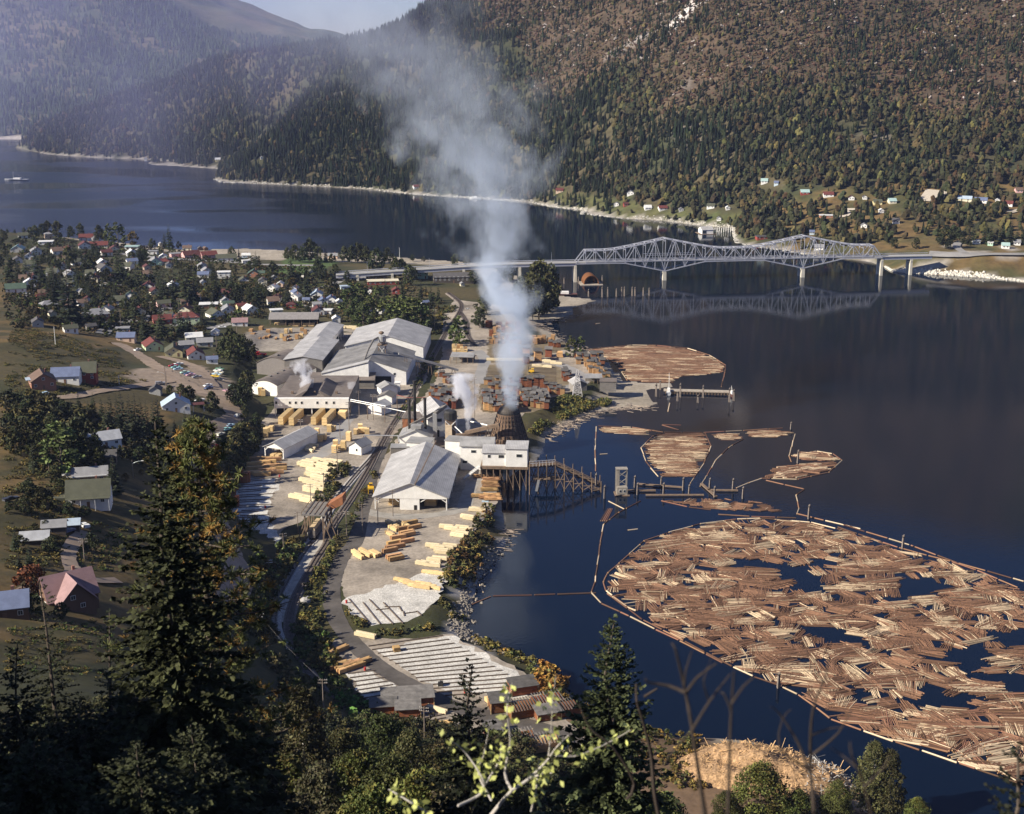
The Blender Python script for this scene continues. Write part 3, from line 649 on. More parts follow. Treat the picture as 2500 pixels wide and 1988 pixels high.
def P_con(h,R,nt,nb,seed,col,**k):
 V,F,c=conifer_np(h,R,nt,nb,seed,col,**k);return Proto(npmesh('crown',V,F,m_needle,col=c),trunk_mesh(h*.97,h*.013+.06,seed))
def P_leaf(h,R,z0,cl,lv,ls,seed,col,bark=None,**k):
 V,F,c=leafy_np(h,R,z0,cl,lv,ls,seed,col,**k);return Proto(npmesh('crown',V,F,m_leaf,col=c),trunk_mesh(h*.85,h*.012+.05,seed,7,R*.8,bark,z0=max(.1,z0/h)))
DKG=(0.021,0.027,0.012)
CON=[P_con(18,4.4,17,13,s,DKG,low=.05)for s in(1,2,3)]+[P_con(16,3.2,16,11,4,DKG)]
LEA=[P_leaf(11,4.6,1.5,46,34,.5,s,c,alt=a)for s,c,a in((11,(.045,.052,.018),(.075,.07,.022)),(12,(.058,.06,.02),None),(13,(.036,.046,.016),(.055,.06,.024)))]+[P_leaf(13,2.8,1.0,40,30,.45,14,(.085,.10,.03),shape=.8),P_leaf(8,3.6,1.0,34,30,.42,15,(.13,.09,.025),alt=(.16,.11,.03)),P_leaf(5,3.6,.6,34,34,.35,16,(.17,.05,.025),alt=(.10,.05,.02))]
def tree(name,proto,loc,s=1.0,label=None,group=None,cat='tree',rz=None,sz=None,lean=None):
 r=empty(name,loc,rnd.uniform(0,6.28)if rz is None else rz,label,cat,group);r.scale=(s,s,s if sz is None else sz)
 if lean:r.rotation_euler[0]=lean
 link('trunk',proto.trunk,r);link('crown',proto.crown,r);return r
def hpx(px,py,dpx,p):
 """world height of dpx photo pixels at a ground point"""
 zc=p[1]*math.cos(TH)+(CAMZ-p[2])*math.sin(TH);return dpx*zc/FOC/math.cos(TH)
 # houses
WALL={'white':(.78,.77,.74),'cream':(.74,.68,.52),'pink':(.66,.40,.38),'peach':(.68,.50,.38),'mint':(.45,.66,.52),'pale green':(.52,.62,.42),'grey':(.42,.42,.41),'brick':(.36,.17,.11),'brown':(.16,.095,.065),'dark red':(.28,.06,.045),'tan':(.52,.37,.21),'yellow':(.70,.62,.34),'pale blue':(.48,.58,.66),'dark':(.085,.07,.06)}
ROOF={'red':(.14,.042,.036),'dark red':(.095,.034,.032),'olive':(.085,.088,.06),'green':(.07,.105,.078),'grey':(.25,.25,.26),'dark grey':(.095,.09,.09),'blue':(.13,.16,.26),'pale blue':(.38,.46,.55),'brown':(.15,.10,.075),'white':(.66,.66,.65),'pink':(.30,.19,.19),'aqua':(.34,.47,.45),'metal':(.52,.53,.54)}
def mw(c):return mat('wall_paint_'+c,WALL[c],.8,var=.10,scale=.5,stripe=('Z',2.2,.06))
def mr_(c):return mat('roofing_'+c,ROOF[c],.75 if c!='metal' else.4,metal=0.0 if c!='metal' else.35,var=.22,scale=.4,stripe=('Y',1.6,.08))
m_trim=mat('white_trim',(.78,.77,.74),.7,var=.06);m_glass=mat('window_glass',(.03,.035,.04),.15,var=.2,spec=.6);m_chim=mat('chimney_brick',(.26,.13,.10),.9,var=.25,scale=3);m_found=mat('concrete',(.42,.41,.38),.9,var=.2,scale=.6);m_door=mat('door_paint',(.20,.12,.08),.7,var=.1);m_dark=mat('dark_interior',(.02,.018,.016),.9)  # the near-black interior colour stands for shade inside open buildings
WIN=None
def window_mesh():
 global WIN
 if WIN is None:
  b=MB();b.box((0,-.03,-.65),(1.3,.1,1.3),m=0);b.box((0,-.085,-.52),(1.05,.02,1.04),m=1);b.box((0,-.10,-.52),(.07,.03,1.04),m=0);WIN=b.mesh('window',[m_trim,m_glass])
 return WIN
def roof_mb(style,w,d,e,r,ov=.45,th=.18):
 b=MB();hw,hd=w/2+ov,d/2+ov
 if style in 'EG':
  if style=='G':hw,hd=d/2+ov,w/2+ov
  hs=(d if style=='E' else w)/2;k=r/hs;zl=e-k*ov
  prof=[(-hd,zl),(0,e+r),(hd,zl),(hd,zl+th),(0,e+r+th*1.2),(-hd,zl+th)]
  if style=='E':b.prism(prof,(-hw,hw),'x')
  else:b.prism([(p[0],p[1])for p in prof],(-hw,hw),'y')
 elif style=='H':
  L=max(.2,hw-hd*.95);z=e-.1
  V=[(-hw,-hd,z),(hw,-hd,z),(hw,hd,z),(-hw,hd,z),(-L,0,e+r),(L,0,e+r),(-hw,-hd,z-.15),(hw,-hd,z-.15),(hw,hd,z-.15),(-hw,hd,z-.15)]
  b.add(V,[(0,1,5,4),(1,2,5),(2,3,4,5),(3,0,4),(6,9,8,7),(0,6,7,1),(1,7,8,2),(2,8,9,3),(3,9,6,0)])
 else:b.box((0,0,e),(2*hw,2*hd,.35))
 return b
def wall_mb(style,w,d,e,r):
 b=MB();hw,hd=w/2,d/2
 if style=='E':b.prism([(-hd,-1.5),(hd,-1.5),(hd,e),(0,e+r-.02),(-hd,e)],(-hw,hw),'x')
 elif style=='G':b.prism([(-hw,-1.5),(hw,-1.5),(hw,e),(0,e+r-.02),(-hw,e)],(-hd,hd),'y')
 else:b.box((0,0,-1.5),(w,d,1.5+e-.02))
 return b
def house(loc,w,d,style,wc,rc,label,rz=0.0,e=2.9,r=None,chim=True,wins=True,group=None,name='house',cat='house',door=True,porch=False):
 r=r or(.30*(w if style=='G' else d)if style!='F' else 0)
 root=empty(name,loc,rz,label,cat,group)
 wall_mb(style,w,d,e,r).build('wall',mw(wc),root)
 rf=roof_mb(style,w,d,e,r).build('roof',mr_(rc),root)
 if chim and style!='F':MB().box((w*.18,d*.12,e+r*.45),(.7,.7,r*.55+.9)).build('chimney',m_chim,rf)
 if wins:
  zz=e*.55;k=max(1,int(w/3.6))
  for i in range(k):
   x=(i+.5)/k*w-w/2
   if door and i==k//2 and k>1:MB().box((x,-d/2-.04,0),(1.0,.1,2.1)).build('door',m_door,root)
   else:link('window',window_mesh(),root,(x,-d/2-.02,zz))
  if e>4.5:
   for i in range(k):link('window',window_mesh(),root,((i+.5)/k*w-w/2,-d/2-.02,zz+2.5-e*.12))
  elif style=='G' and r>2:link('window',window_mesh(),root,(0,-d/2-.02,e+r*.3))
  for y in((-d*.22,d*.22)if d>6 else(0,)):link('window',window_mesh(),root,(-w/2-.02,y,zz),-math.pi/2)
 if porch:
  pr=MB().prism([(-d/2-1.7,e-.75),(-d/2+.02,e-.35),(-d/2+.02,e-.25),(-d/2-1.7,e-.63)],(-w/2-.2,w/2+.2),'x');pr.build('porch_roof',mr_(rc),root)
  for x in(-w/2+.2,-w/6,w/6,w/2-.2):MB().box((x,-d/2-1.5,-1),(.18,.18,e+.3)).build('porch_post',m_trim,root)
 return root
CAM_AZ=lambda p:math.atan2(p[0],p[1])
HS=[(1,185,272,95,'E','white','olive',1,'beside tall round trees at the far town edge'),(1,385,278,62,'H','peach','grey',2,'standing tall on the lakefront between round trees'),(1,360,326,118,'F','white','white',1,'with a long flat top just below the peach hipped house'),
(1,690,290,120,'E','white','red',1,'on the lakefront below the bushy trees'),(1,762,300,52,'G','white','grey',1,'beside the red roofed lakefront house'),(1,1062,366,112,'F','white','aqua',1,'in two blocks by the water next to a yellowing tree'),
(1,1298,350,32,'G','cream','grey',2,'narrow and tall beside the giant lakeside spruce'),(1,1512,372,70,'E','cream','brown',1,'at the shore to the side of the giant lakeside spruce'),(1,1616,372,38,'G','brown','dark grey',1,'tiny, first of two boathouses at the beach'),(1,1658,372,34,'G','brown','brown',1,'tiny, second of two boathouses nearest the beach'),
(1,125,388,100,'G','grey','aqua',1,'with a steep roof near the far edge of town'),(1,535,374,66,'H','white','red',1,'with a pyramid roof behind dark trees'),(1,668,358,100,'G','white','dark red',1,'with a broad gable below the lakefront row'),(1,790,352,150,'E','cream','red',1,'long and low along the lakeside street'),
(1,855,412,90,'E','white','dark red',1,'with a raised front between two dark conifers'),(1,1232,404,80,'F','white','grey',1,'like a flat box on the lakeside street'),(1,1415,424,90,'F','pink','grey',1,'boxy beside the pink motel row'),(1,1535,432,140,'E','pink','dark red',1,'first long wing of the motel on the lakeside street'),(1,1680,434,130,'E','pink','red',1,'second long wing of the motel with lighter red top'),
(1,1825,458,170,'E','white','olive',1,'very long and low across the beach street'),(1,1990,434,68,'E','pale blue','white',1,'low by the street beside the narrow cypress'),(1,1988,480,62,'F','white','white',1,'a bright cube on the near side of the street'),
(1,130,472,70,'G','white','dark grey',1,'half hidden by trees near the far town edge'),(1,1240,494,108,'G','mint','grey',1,'with a wide mint gable'),(1,1318,486,100,'H','white','red',1,'with a big red hipped top behind the mint gable'),(1,1362,514,60,'G','white','dark grey',1,'in front of the big red hipped house'),(1,1182,532,60,'G','peach','dark red',1,'just below the mint gable'),
(1,1060,484,90,'E','white','blue',1,'near a tall leafy tree'),(1,822,545,100,'G','white','dark grey',1,'with two gables amid dark conifers'),(1,1642,592,90,'E','white','blue',1,'amid hedges below the motel'),(1,1808,598,108,'F','white','white',2,'blocky and bright with a flat top'),(1,1966,642,78,'G','white','olive',1,'near the orchard hedge'),(1,1640,650,46,'G','white','grey',1,'small at the foot of a conifer clump'),
(1,2122,668,70,'G','cream','dark grey',2,'with a tall pointed front beside the street'),(1,2045,588,95,'G','brick','green',1,'with a wide brick gable'),(1,2110,580,70,'E','tan','green',1,'joined behind the brick gable'),
(1,110,712,165,'E','white','green',1,'broad and low on the rise at the town edge'),(1,350,745,100,'E','peach','brown',1,'next to a dark red shed'),(1,335,775,88,'E','dark red','dark red',1,'shed below the peach house'),(1,372,846,140,'H','tan','grey',1,'above the bare field edge'),(1,535,890,88,'E','yellow','white',1,'behind a dark tree trunk'),(1,412,905,56,'G','cream','dark grey',1,'low among garden trees'),
(1,652,735,60,'G','white','grey',1,'small under dark trees'),(1,704,802,66,'G','white','dark red',1,'below a big maple'),(1,760,926,196,'H','brick','grey',1,'a broad bungalow on a lawn'),(1,1045,792,88,'G','white','green',2,'with a steep pointed front and half timbering'),(1,1316,832,108,'E','pink','olive',1,'with pink walls and white shutters'),(1,1490,812,60,'E','brown','brown',1,'small brown garage by the street lamp'),
(1,1500,972,215,'H','pale green','red',2,'biggest home of the town, two storeys'),(1,1300,965,150,'E','dark red','red',1,'half behind a tall dark conifer'),(1,1728,924,118,'G','white','olive',1,'beside the two storey green villa'),(1,1832,888,106,'G','white','grey',1,'just behind the hedge'),(1,1842,836,96,'E','white','green',1,'behind the grey roofed one'),(1,1680,842,150,'F','brown','white',1,'a long low open garage'),
(1,1935,985,128,'E','white','pink',1,'with a shaded porch near the lumber yard'),(1,1950,850,80,'E','yellow','red',1,'small near a long white fence'),(1,1822,740,104,'E','white','dark red',1,'in the middle of the town trees'),(1,1185,694,96,'G','white','red',1,'next to a leaning dark tree'),(1,560,1040,112,'E','white','olive',1,'at the top of the bare grassy slope'),(1,288,990,90,'G','grey','dark grey',1,'in shade above the grassy slope'),
(1,1012,1110,146,'E','peach','blue',1,'at the bend of the dirt road'),(1,1215,1185,148,'G','pale green','red',1,'first in the row along the dirt road'),(1,1388,1232,142,'G','yellow','olive',1,'second in the row along the dirt road'),(1,1562,1255,138,'G','white','red',1,'third in the row along the dirt road'),(1,1712,1290,92,'E','white','blue',1,'last in the row, at the road fork'),(1,1560,1108,138,'E','cream','white',1,'behind the row along the dirt road'),(1,1500,1170,118,'E','grey','grey',1,'low twin shed behind the row, nearer the town'),(1,1650,1150,130,'E','grey','grey',1,'low twin shed behind the row, nearer the mill'),(1,1735,1060,62,'G','white','white',1,'tiny garage near the mill fence'),
(1,985,1040,110,'F','grey','grey',1,'a low garage behind the blue roofed house'),(1,730,1020,80,'E','dark','dark grey',1,'a dark barn under trees'),
(2,225,612,46,'G','white','grey',1,'small beside the pointed cream house'),(2,275,672,56,'G','peach','white',1,'small by a dark conifer'),(2,402,742,68,'G','white','blue',1,'at the foot of a dark conifer'),(2,568,760,98,'G','white','pale blue',1,'largest of the blue roofed cluster'),(2,488,798,58,'E','white','blue',1,'at the near corner of the blue roofed cluster'),(2,618,812,78,'G','white','blue',1,'in the middle of the blue roofed cluster'),(2,685,796,76,'G','white','blue',1,'behind the middle one of the blue roofed cluster'),(2,752,808,50,'G','white','white',1,'narrow at the far end of the blue roofed cluster'),
(2,242,888,100,'F','cream','white',1,'with a flat front below the trees'),(2,366,838,78,'H','dark red','dark red',1,'small with a deep red hipped top'),(2,574,860,72,'E','white','grey',2,'square and pale above an L shaped one'),(2,640,890,110,'F','white','white',1,'L shaped with flat pale roof'),(2,575,895,100,'G','white','dark red',1,'behind the long lumber shed'),(2,802,692,78,'F','pale blue','pale blue',1,'trailer parked by the street'),(2,1004,724,58,'G','white','dark red',1,'with a pointed end beside leafy trees'),(2,1215,726,70,'G','dark red','red',1,'small and bright red under conifers'),
(2,1062,912,110,'G','white','brown',2,'alone amid the tall poplars behind the warehouse'),(2,728,958,66,'G','white','white',1,'tiny shed at the edge of the lumber yard'),(2,1052,612,150,'H','brown','brown',1,'with a broad low brown top by the bridge approach'),(2,1105,650,260,'F','dark red','cream',1,'long motel with a pale band by the bridge approach'),(2,1428,600,82,'G','mint','pale green',2,'bright green shed near the bridge piers'),(2,1680,635,340,'E','dark','dark grey',2,'huge dark freight shed by the tracks'),(2,1752,662,34,'G','cream','grey',1,'tiny pale hut in front of the dark freight shed'),(2,525,565,48,'G','white','olive',1,'below the bridge approach bank'),(2,705,438,80,'E','peach','grey',1,'on the lakefront between two big round trees'),(2,1450,822,60,'E','white','blue',1,'small beside the tracks'),
]
ROOF['pale green']=(.42,.58,.36);ROOF['cream']=(.66,.6,.45)
HXY=[]
def build_houses():
 for i,(k,x,y,wz,st,wc,rc,fl,where)in enumerate(HS):
  p=GQ(k,x,y);w=hpx(0,0,wz/3.317,p)*math.cos(TH)*.96;w=max(3.2,w)
  d=w*(1.25 if st=='G' else.72)if w<16 else 9.5
  big='garage' in where or 'shed' in where or 'barn' in where
  rz=-CAM_AZ(p)+(math.radians(rnd.uniform(-14,22))if w<22 else.06)
  nm='house'
  lab=f"{wc} {'two-storey ' if fl == 2 else ''}house with {rc} roof {where}"
  cat='house'
  for kw,n2 in(('garage','garage'),('barn','barn'),('shed','shed'),('trailer','trailer'),('boathouse','boathouse'),('motel','motel'),('hut','hut')):
   if kw in where and not('behind the long lumber shed' in where or 'next to a dark red shed' in where or 'motel'==kw and('beside' in where or 'below' in where)):nm=cat=n2;lab=lab.replace('house',n2,1)
  h=house((p[0],p[1]+d*.5,p[2]),w,d,st,wc,rc,lab,rz,e=(2.8 if w>5 else 2.2)*(1.75 if fl==2 else 1),name=nm,cat=cat,chim=(w>6 and nm=='house'),wins=(w>4.5),door=w>6)
  HXY.append((p[0],p[1]+d*.5,max(w,d)*.6+1.5))
 TP=[(30,590),(250,612),(500,640),(760,690),(740,770),(560,770),(440,790),(300,770),(160,760),(60,700)];protos=[];n=t_=0
 SM=[('white','grey','G'),('white','olive','E'),('cream','dark red','G'),('white','brown','E'),('white','white','G')]
 while n<44 and t_<3000:
  t_+=1;x,y=rnd.uniform(30,760),rnd.uniform(585,790)
  if not inpoly(np.array([x]),np.array([y]),TP)[0]:continue
  p=G(x,y)
  if any((p[0]-a)**2+(p[1]-b)**2<(c+7)**2 for a,b,c in HXY):continue
  HXY.append((p[0],p[1],7));i=n%5;w_,r_,s_=SM[i];lb=f"small {w_} house with {r_} roof, half hidden among the town trees";gp=f"small {w_} houses with {r_} roofs in the town";rz=-CAM_AZ(p)+rnd.uniform(-.5,.5)
  if n<5:protos.append(house(p,7.5,8,s_,w_,r_,lb,rz,e=3.1,group=gp))
  else:dup(protos[i],p,rz,lb,gp,rnd.uniform(.85,1.2))
  n+=1
 def at(k,x,y):return GQ(k,x,y)
 def own(k,x,y,w,d,st,wc,rc,lab,rz,**kw):
  p=at(k,x,y);HXY.append((p[0],p[1],max(w,d)*.7+1));return house(p,w,d,st,wc,rc,lab,rz,**kw)
 h=own(1,345,1475,11,12,'G','brick','brown','brick house with pale gable and brown roof, nearest of the three by the field',.45,e=4.2)
 MB().prism([(-3,4.35),(3,4.35),(3,4.6),(-3,4.6)],(-7.3,-4.2),'x').build('porch_roof',mr_('pale blue'),h)
 own(1,540,1430,13,9,'E','white','blue','white house with deep blue roof between the brick house and the tall olive roofed house',.15,e=3.6,r=3.4)
 h=own(1,695,1430,11,10,'E','dark red','olive','tall dark red and white house with steep olive roof at the end of the lane',.2,e=5.6,r=4.2)
 MB().box((-3,-5.08,2.2),(2.2,.12,3)).build('wall_panel',m_trim,h)
 h=own(5,1425,335,13,9,'G','white','pale blue','white gabled house with pale blue roof above the line of parked cars',.3,e=3.4)
 MB().box((10.5,-1,2.4),(6,5,.25)).build('carport_roof',mr_('dark red'),h);[MB().box((x,-3,-1),(.2,.2,3.4)).build('post',m_trim,h)for x in(8,13)]
 own(5,1262,205,5.5,6,'G','grey','dark grey','small grey board shed with pointed gable among roadside bushes',.1,e=2.6,name='shed',cat='shed',chim=False,wins=False)
 own(5,845,615,12,8.5,'E','white','metal','white cottage with ribbed metal roof under the dark tree group',.5,e=3.0)
 h=own(5,735,910,12,7,'E','tan','grey','tan shingled bungalow with grey roof, a white eave and lean-to end',.25,e=3.2)
 MB().box((0,-4.0,2.85),(12.8,.25,.35)).build('fascia',m_trim,h);MB().prism([(-2.6,-1),(2.6,-1),(2.6,2.6),(-2.6,2.6)],(-10,-6.02),'x').build('annex',mw('tan'),h);MB().box((-8,0,2.62),(4.6,6,.22)).build('annex_roof',mr_('white'),h)
 h=own(5,730,1095,14,8,'E','white','olive','white farmhouse with big grey-green roof and a long columned porch',.18,e=4.2,r=4.4,porch=True)
 MB().prism([(-3.5,-1.5),(3.5,-1.5),(3.5,2.6),(-3.5,3.6)],(-12.5,-7.02),'x').build('wing',mw('white'),h);MB().prism([(-4,2.75),(3.8,2.75),(3.8,3.0),(-4,3.9)],(-13,-7.02),'x').build('wing_roof',mr_('olive'),h)
 h=own(9,450,325,13,10,'E','brown','pink','dark brown house with pink shingle roof and a great front cross gable',.62,e=3.4,r=5.2)
 MB().prism([(-4.6,-1.5),(4.6,-1.5),(4.6,3.4),(0,8.2),(-4.6,3.4)],(-8.5,-1),'y').build('gable_wing',mw('brown'),h)
 MB().prism([(-5.2,2.9),(0,8.3),(5.2,2.9),(5.2,3.1),(0,8.6),(-5.2,3.1)],(-9.1,-.2),'y').build('gable_roof',mr_('pink'),h)
 link('window',window_mesh(),h,(-1.2,-8.53,4.6));link('window',window_mesh(),h,(1.2,-8.53,2.0))
 own(9,40,400,11,9,'E','brown','blue','dark blue roofed house in shade at the left frame edge',.3,e=3.2)
 for x,y,w,rc,lb in((445,1315,7,'grey','grey weathered shed at the top of the driveway'),(570,1300,6,'pale blue','shed with pale tin roof beside the white pickup'),(290,1415,8,'metal','low tin roofed shed in the orchard above the driveway')):
  own(5,x,y,w,w*.7,'E','dark',rc,lb,.2,e=2.2,chim=False,wins=False,name='shed',cat='shed')
 own(5,870,745,7,6,'E','dark','dark grey','dark little hut hidden behind the round cedar',.2,e=2.5,chim=False,wins=False,name='hut',cat='hut')
FH=[(4,208,150,60,'E','white','aqua','highest pale one above the dark firs'),(4,298,162,20,'E','pale blue','blue','tiny blue one beside the highest pale one'),(4,512,235,76,'E','dark red','aqua','dark red one on a bare earth bench'),(4,690,252,90,'E','white','red','white one with red top in the upper meadow row'),(4,862,275,54,'G','white','dark red','white gabled one with deep red top in the upper meadow'),(4,962,270,36,'G','white','dark grey','small white one under leafy trees'),(4,1060,310,76,'E','yellow','olive','yellow one beside the tall lone conifer'),(4,1170,302,66,'E','cream','aqua','cream one with aqua top behind the lone conifer'),(4,1086,372,30,'G','white','white','tall white one against the lone conifer'),(4,676,412,122,'F','brick','white','long orange brick one with flat pale top'),(4,1200,452,64,'E','white','dark grey','white one with dark top in the middle meadow'),(4,958,485,54,'G','white','grey','white one at a bushy bank in the meadow'),(4,565,535,32,'E','pale blue','blue','blue one deep in shore trees'),(4,185,572,96,'F','dark red','dark grey','lakeside one on a lawn by the bridge tower'),(4,1720,285,120,'E','cream','pale blue','long pale one of the eastern bench'),(4,1840,296,110,'E','white','blue','blue topped one of the eastern bench'),(4,1962,296,30,'G','white','white','round fronted white one of the eastern bench'),(4,2045,322,86,'E','white','red','red topped one of the eastern bench'),(4,2125,220,64,'E','pink','brown','pinkish one highest on the eastern bench'),(4,2146,340,26,'G','white','grey','white one at the eastern road end'),(4,2025,640,66,'E','white','aqua','mint cottage among roadside trees'),(4,1800,606,70,'F','white','white','row cabin in the roadside court under conifers'),(4,1910,618,40,'F','mint','white','mint cabin in the roadside court'),(4,2110,615,60,'E','white','grey','farthest cabin of the roadside court'),(4,620,652,80,'E','white','grey','pale boathouse at the shore seen through the truss'),
(16,346,752,34,'E','peach','red','reddish one alone on the wooded slope'),(16,624,762,32,'G','white','grey','white one amid a leafy grove'),(16,568,805,24,'G','white','grey','pale gabled one near the shore lawn'),(16,604,806,22,'E','dark red','dark red','dark red cottage next to the pale gabled one'),(16,690,820,32,'E','white','white','plain white shore one between lawns'),(16,748,822,40,'E','white','red','white shore one with a bright red top'),(16,938,814,36,'E','white','olive','white one above the shore road'),(16,1002,820,18,'G','white','white','tiny white one above the boathouse bay'),(16,968,862,16,'G','white','grey','tiny white one right at the shoreline'),(16,820,826,22,'G','grey','grey','grey one half hidden by shore trees'),(15,1102,672,12,'G','white','grey','lone pale cabin above the rocky point'),(15,915,680,26,'E','yellow','white','yellow cabin at the boat landing cove'),(15,1750,796,26,'E','white','red','red topped cabin at the shore beneath the smoke'),(15,612,676,8,'G','white','white','tiny cabin on the far sand spit')]
def build_far_houses():
 for(k,x,y,wz,st,wc,rc,where)in FH:
  s=ZM[k][2];p=GF(*q(k,x,y));zc=p[1]*math.cos(TH)+(CAMZ-p[2])*math.sin(TH);w=max(4.5,.82*wz/s*zc/FOC);d=8 if st!='G' else 9;d=min(d,w*1.1)
  root=empty('house',(p[0],p[1]+d/2,p[2]),-CAM_AZ(p)+rnd.uniform(-.2,.3),f"{wc} house across the lake, {where}",'house','houses across the lake')
  e=2.9;r=.3*(w if st=='G' else d)if st!='F' else 0
  wall_mb(st,w,d,e,r).build('wall',mw(wc),root);roof_mb(st,w,d,e,r).build('roof',mr_(rc),root)
  for i in range(2):link('window',window_mesh(),root,((i-.5)*w*.45,-d/2-.02,1.9))
  HOUSEPTS.append((p[0],p[1]+d/2))
  # the mill
m_alu=mat('sheet_metal_roof',(.43,.42,.41),.55,metal=.1,var=.32,scale=.16,stripe=('X',.42,.12));m_alu2=mat('dull_metal_roof',(.32,.315,.31),.6,metal=.1,var=.3,scale=.2,stripe=('X',.5,.10))
m_wht=mat('whitewash',(.80,.785,.75),.85,var=.15,scale=.35);m_tar=mat('tar_roof',(.16,.135,.12),.95,var=.35,scale=.15);m_barn=mat('weathered_board',(.20,.185,.17),.95,var=.25,scale=.4,stripe=('X',1.4,.3));m_rough=mat('rough_timber',(.19,.135,.095),.95,var=.35,scale=.8)
m_sooty=mat('sooty_roof',(.20,.195,.19),.7,var=.55,scale=.10,stripe=('X',.5,.12));m_redw=mat('red_boards',(.30,.125,.06),.9,var=.25,scale=.5,stripe=('Z',1.6,.2));m_trimg=mat('faded_paint',(.50,.48,.47),.8);m_iron=mat('black_iron',(.045,.043,.042),.6,.4,var=.3);m_galv=mat('galvanised_pipe',(.40,.40,.40),.4,.35,var=.15)
def foot(k,fl,fr,z=5.0):
 a=Vector(W(*q(k,*fl),z));b=Vector(W(*q(k,*fr),z));d=b-a
 return(a+b)/2,d.length,math.atan2(d.y,d.x)
def gable_bld(name,label,base,w,d,e,r,rz,wm,rm_,off=0.0,ov=.6,front=True,back=True,cat='mill building',left=True,right=True,th=.22):
 """front edge centre = base, depth away from the camera; ridge runs along the depth; off shifts the ridge sideways"""
 root=empty(name,tuple(base),rz,label,cat)
 hw=w/2;b=MB();T=.18
 prof=[(-hw,-.5),(hw,-.5),(hw,e),(off,e+r),(-hw,e)]
 if front:b.prism(prof,(0,T),'y')
 if back:b.prism(prof,(d-T,d),'y')
 if left:b.box((-hw+T/2,d/2,-.5),(T,d-2*T-.01,e+.4))
 if right:b.box((hw-T/2,d/2,-.5),(T,d-2*T-.01,e+.4))
 if b.v:b.build('wall',wm,root)
 k1=r/(hw+off);k2=r/(hw-off)
 P=[(-hw-ov,e-k1*ov+.03),(off,e+r+.03),(hw+ov,e-k2*ov+.03),(hw+ov,e-k2*ov+.03+th),(off,e+r+.03+th),(-hw-ov,e-k1*ov+.03+th)]
 MB().prism(P,(-ov,d+ov),'y').build('roof',rm_,root)
 return root
def flat_bld(name,label,base,w,d,h,rz,wm,rm_,cat='mill building',ov=.3,z0=-.5):
 root=empty(name,tuple(base),rz,label,cat)
 MB().box((0,d/2,z0),(w,d,h-z0)).build('wall',wm,root);MB().box((0,d/2,h+.01),(w+2*ov,d+2*ov,.35)).build('roof',rm_,root);return root
def dwin(root,x,y,z,w,h,rz=0,m=None):
 b=MB();b.box((0,0,0),(w+.3,.08,h+.3),m=0);b.box((0,-.05,.15),(w,.06,h),m=1);return b.build('window',[m_trim,m_glass],root,(x,y,z),rz)
def ddoor(root,x,y,w,h,z=-.02,m=None):return MB().box((x,y,z),(w,.12,h)).build('door',m or m_dark,root)
m_board=mat('fresh_board',(.62,.44,.23),.85,var=.2,scale=.6,rand=.15,stripe=('Z',2.6,.22))
def stored(root,c,d,label,group):
 C_,S_=math.cos(root.rotation_euler[2]),math.sin(root.rotation_euler[2]);L=root.location
 o=MB().box((0,0,0),(d[0],d[1],d[2]*.48)).box((.1,.05,d[2]*.52),(d[0]*.96,d[1]*.99,d[2]*.48)).build('lumber_stack',m_board,None,(L.x+c[0]*C_-c[1]*S_,L.y+c[0]*S_+c[1]*C_,L.z+c[2]+.02),root.rotation_euler[2])
 return tag(o,label,'lumber stack',group)
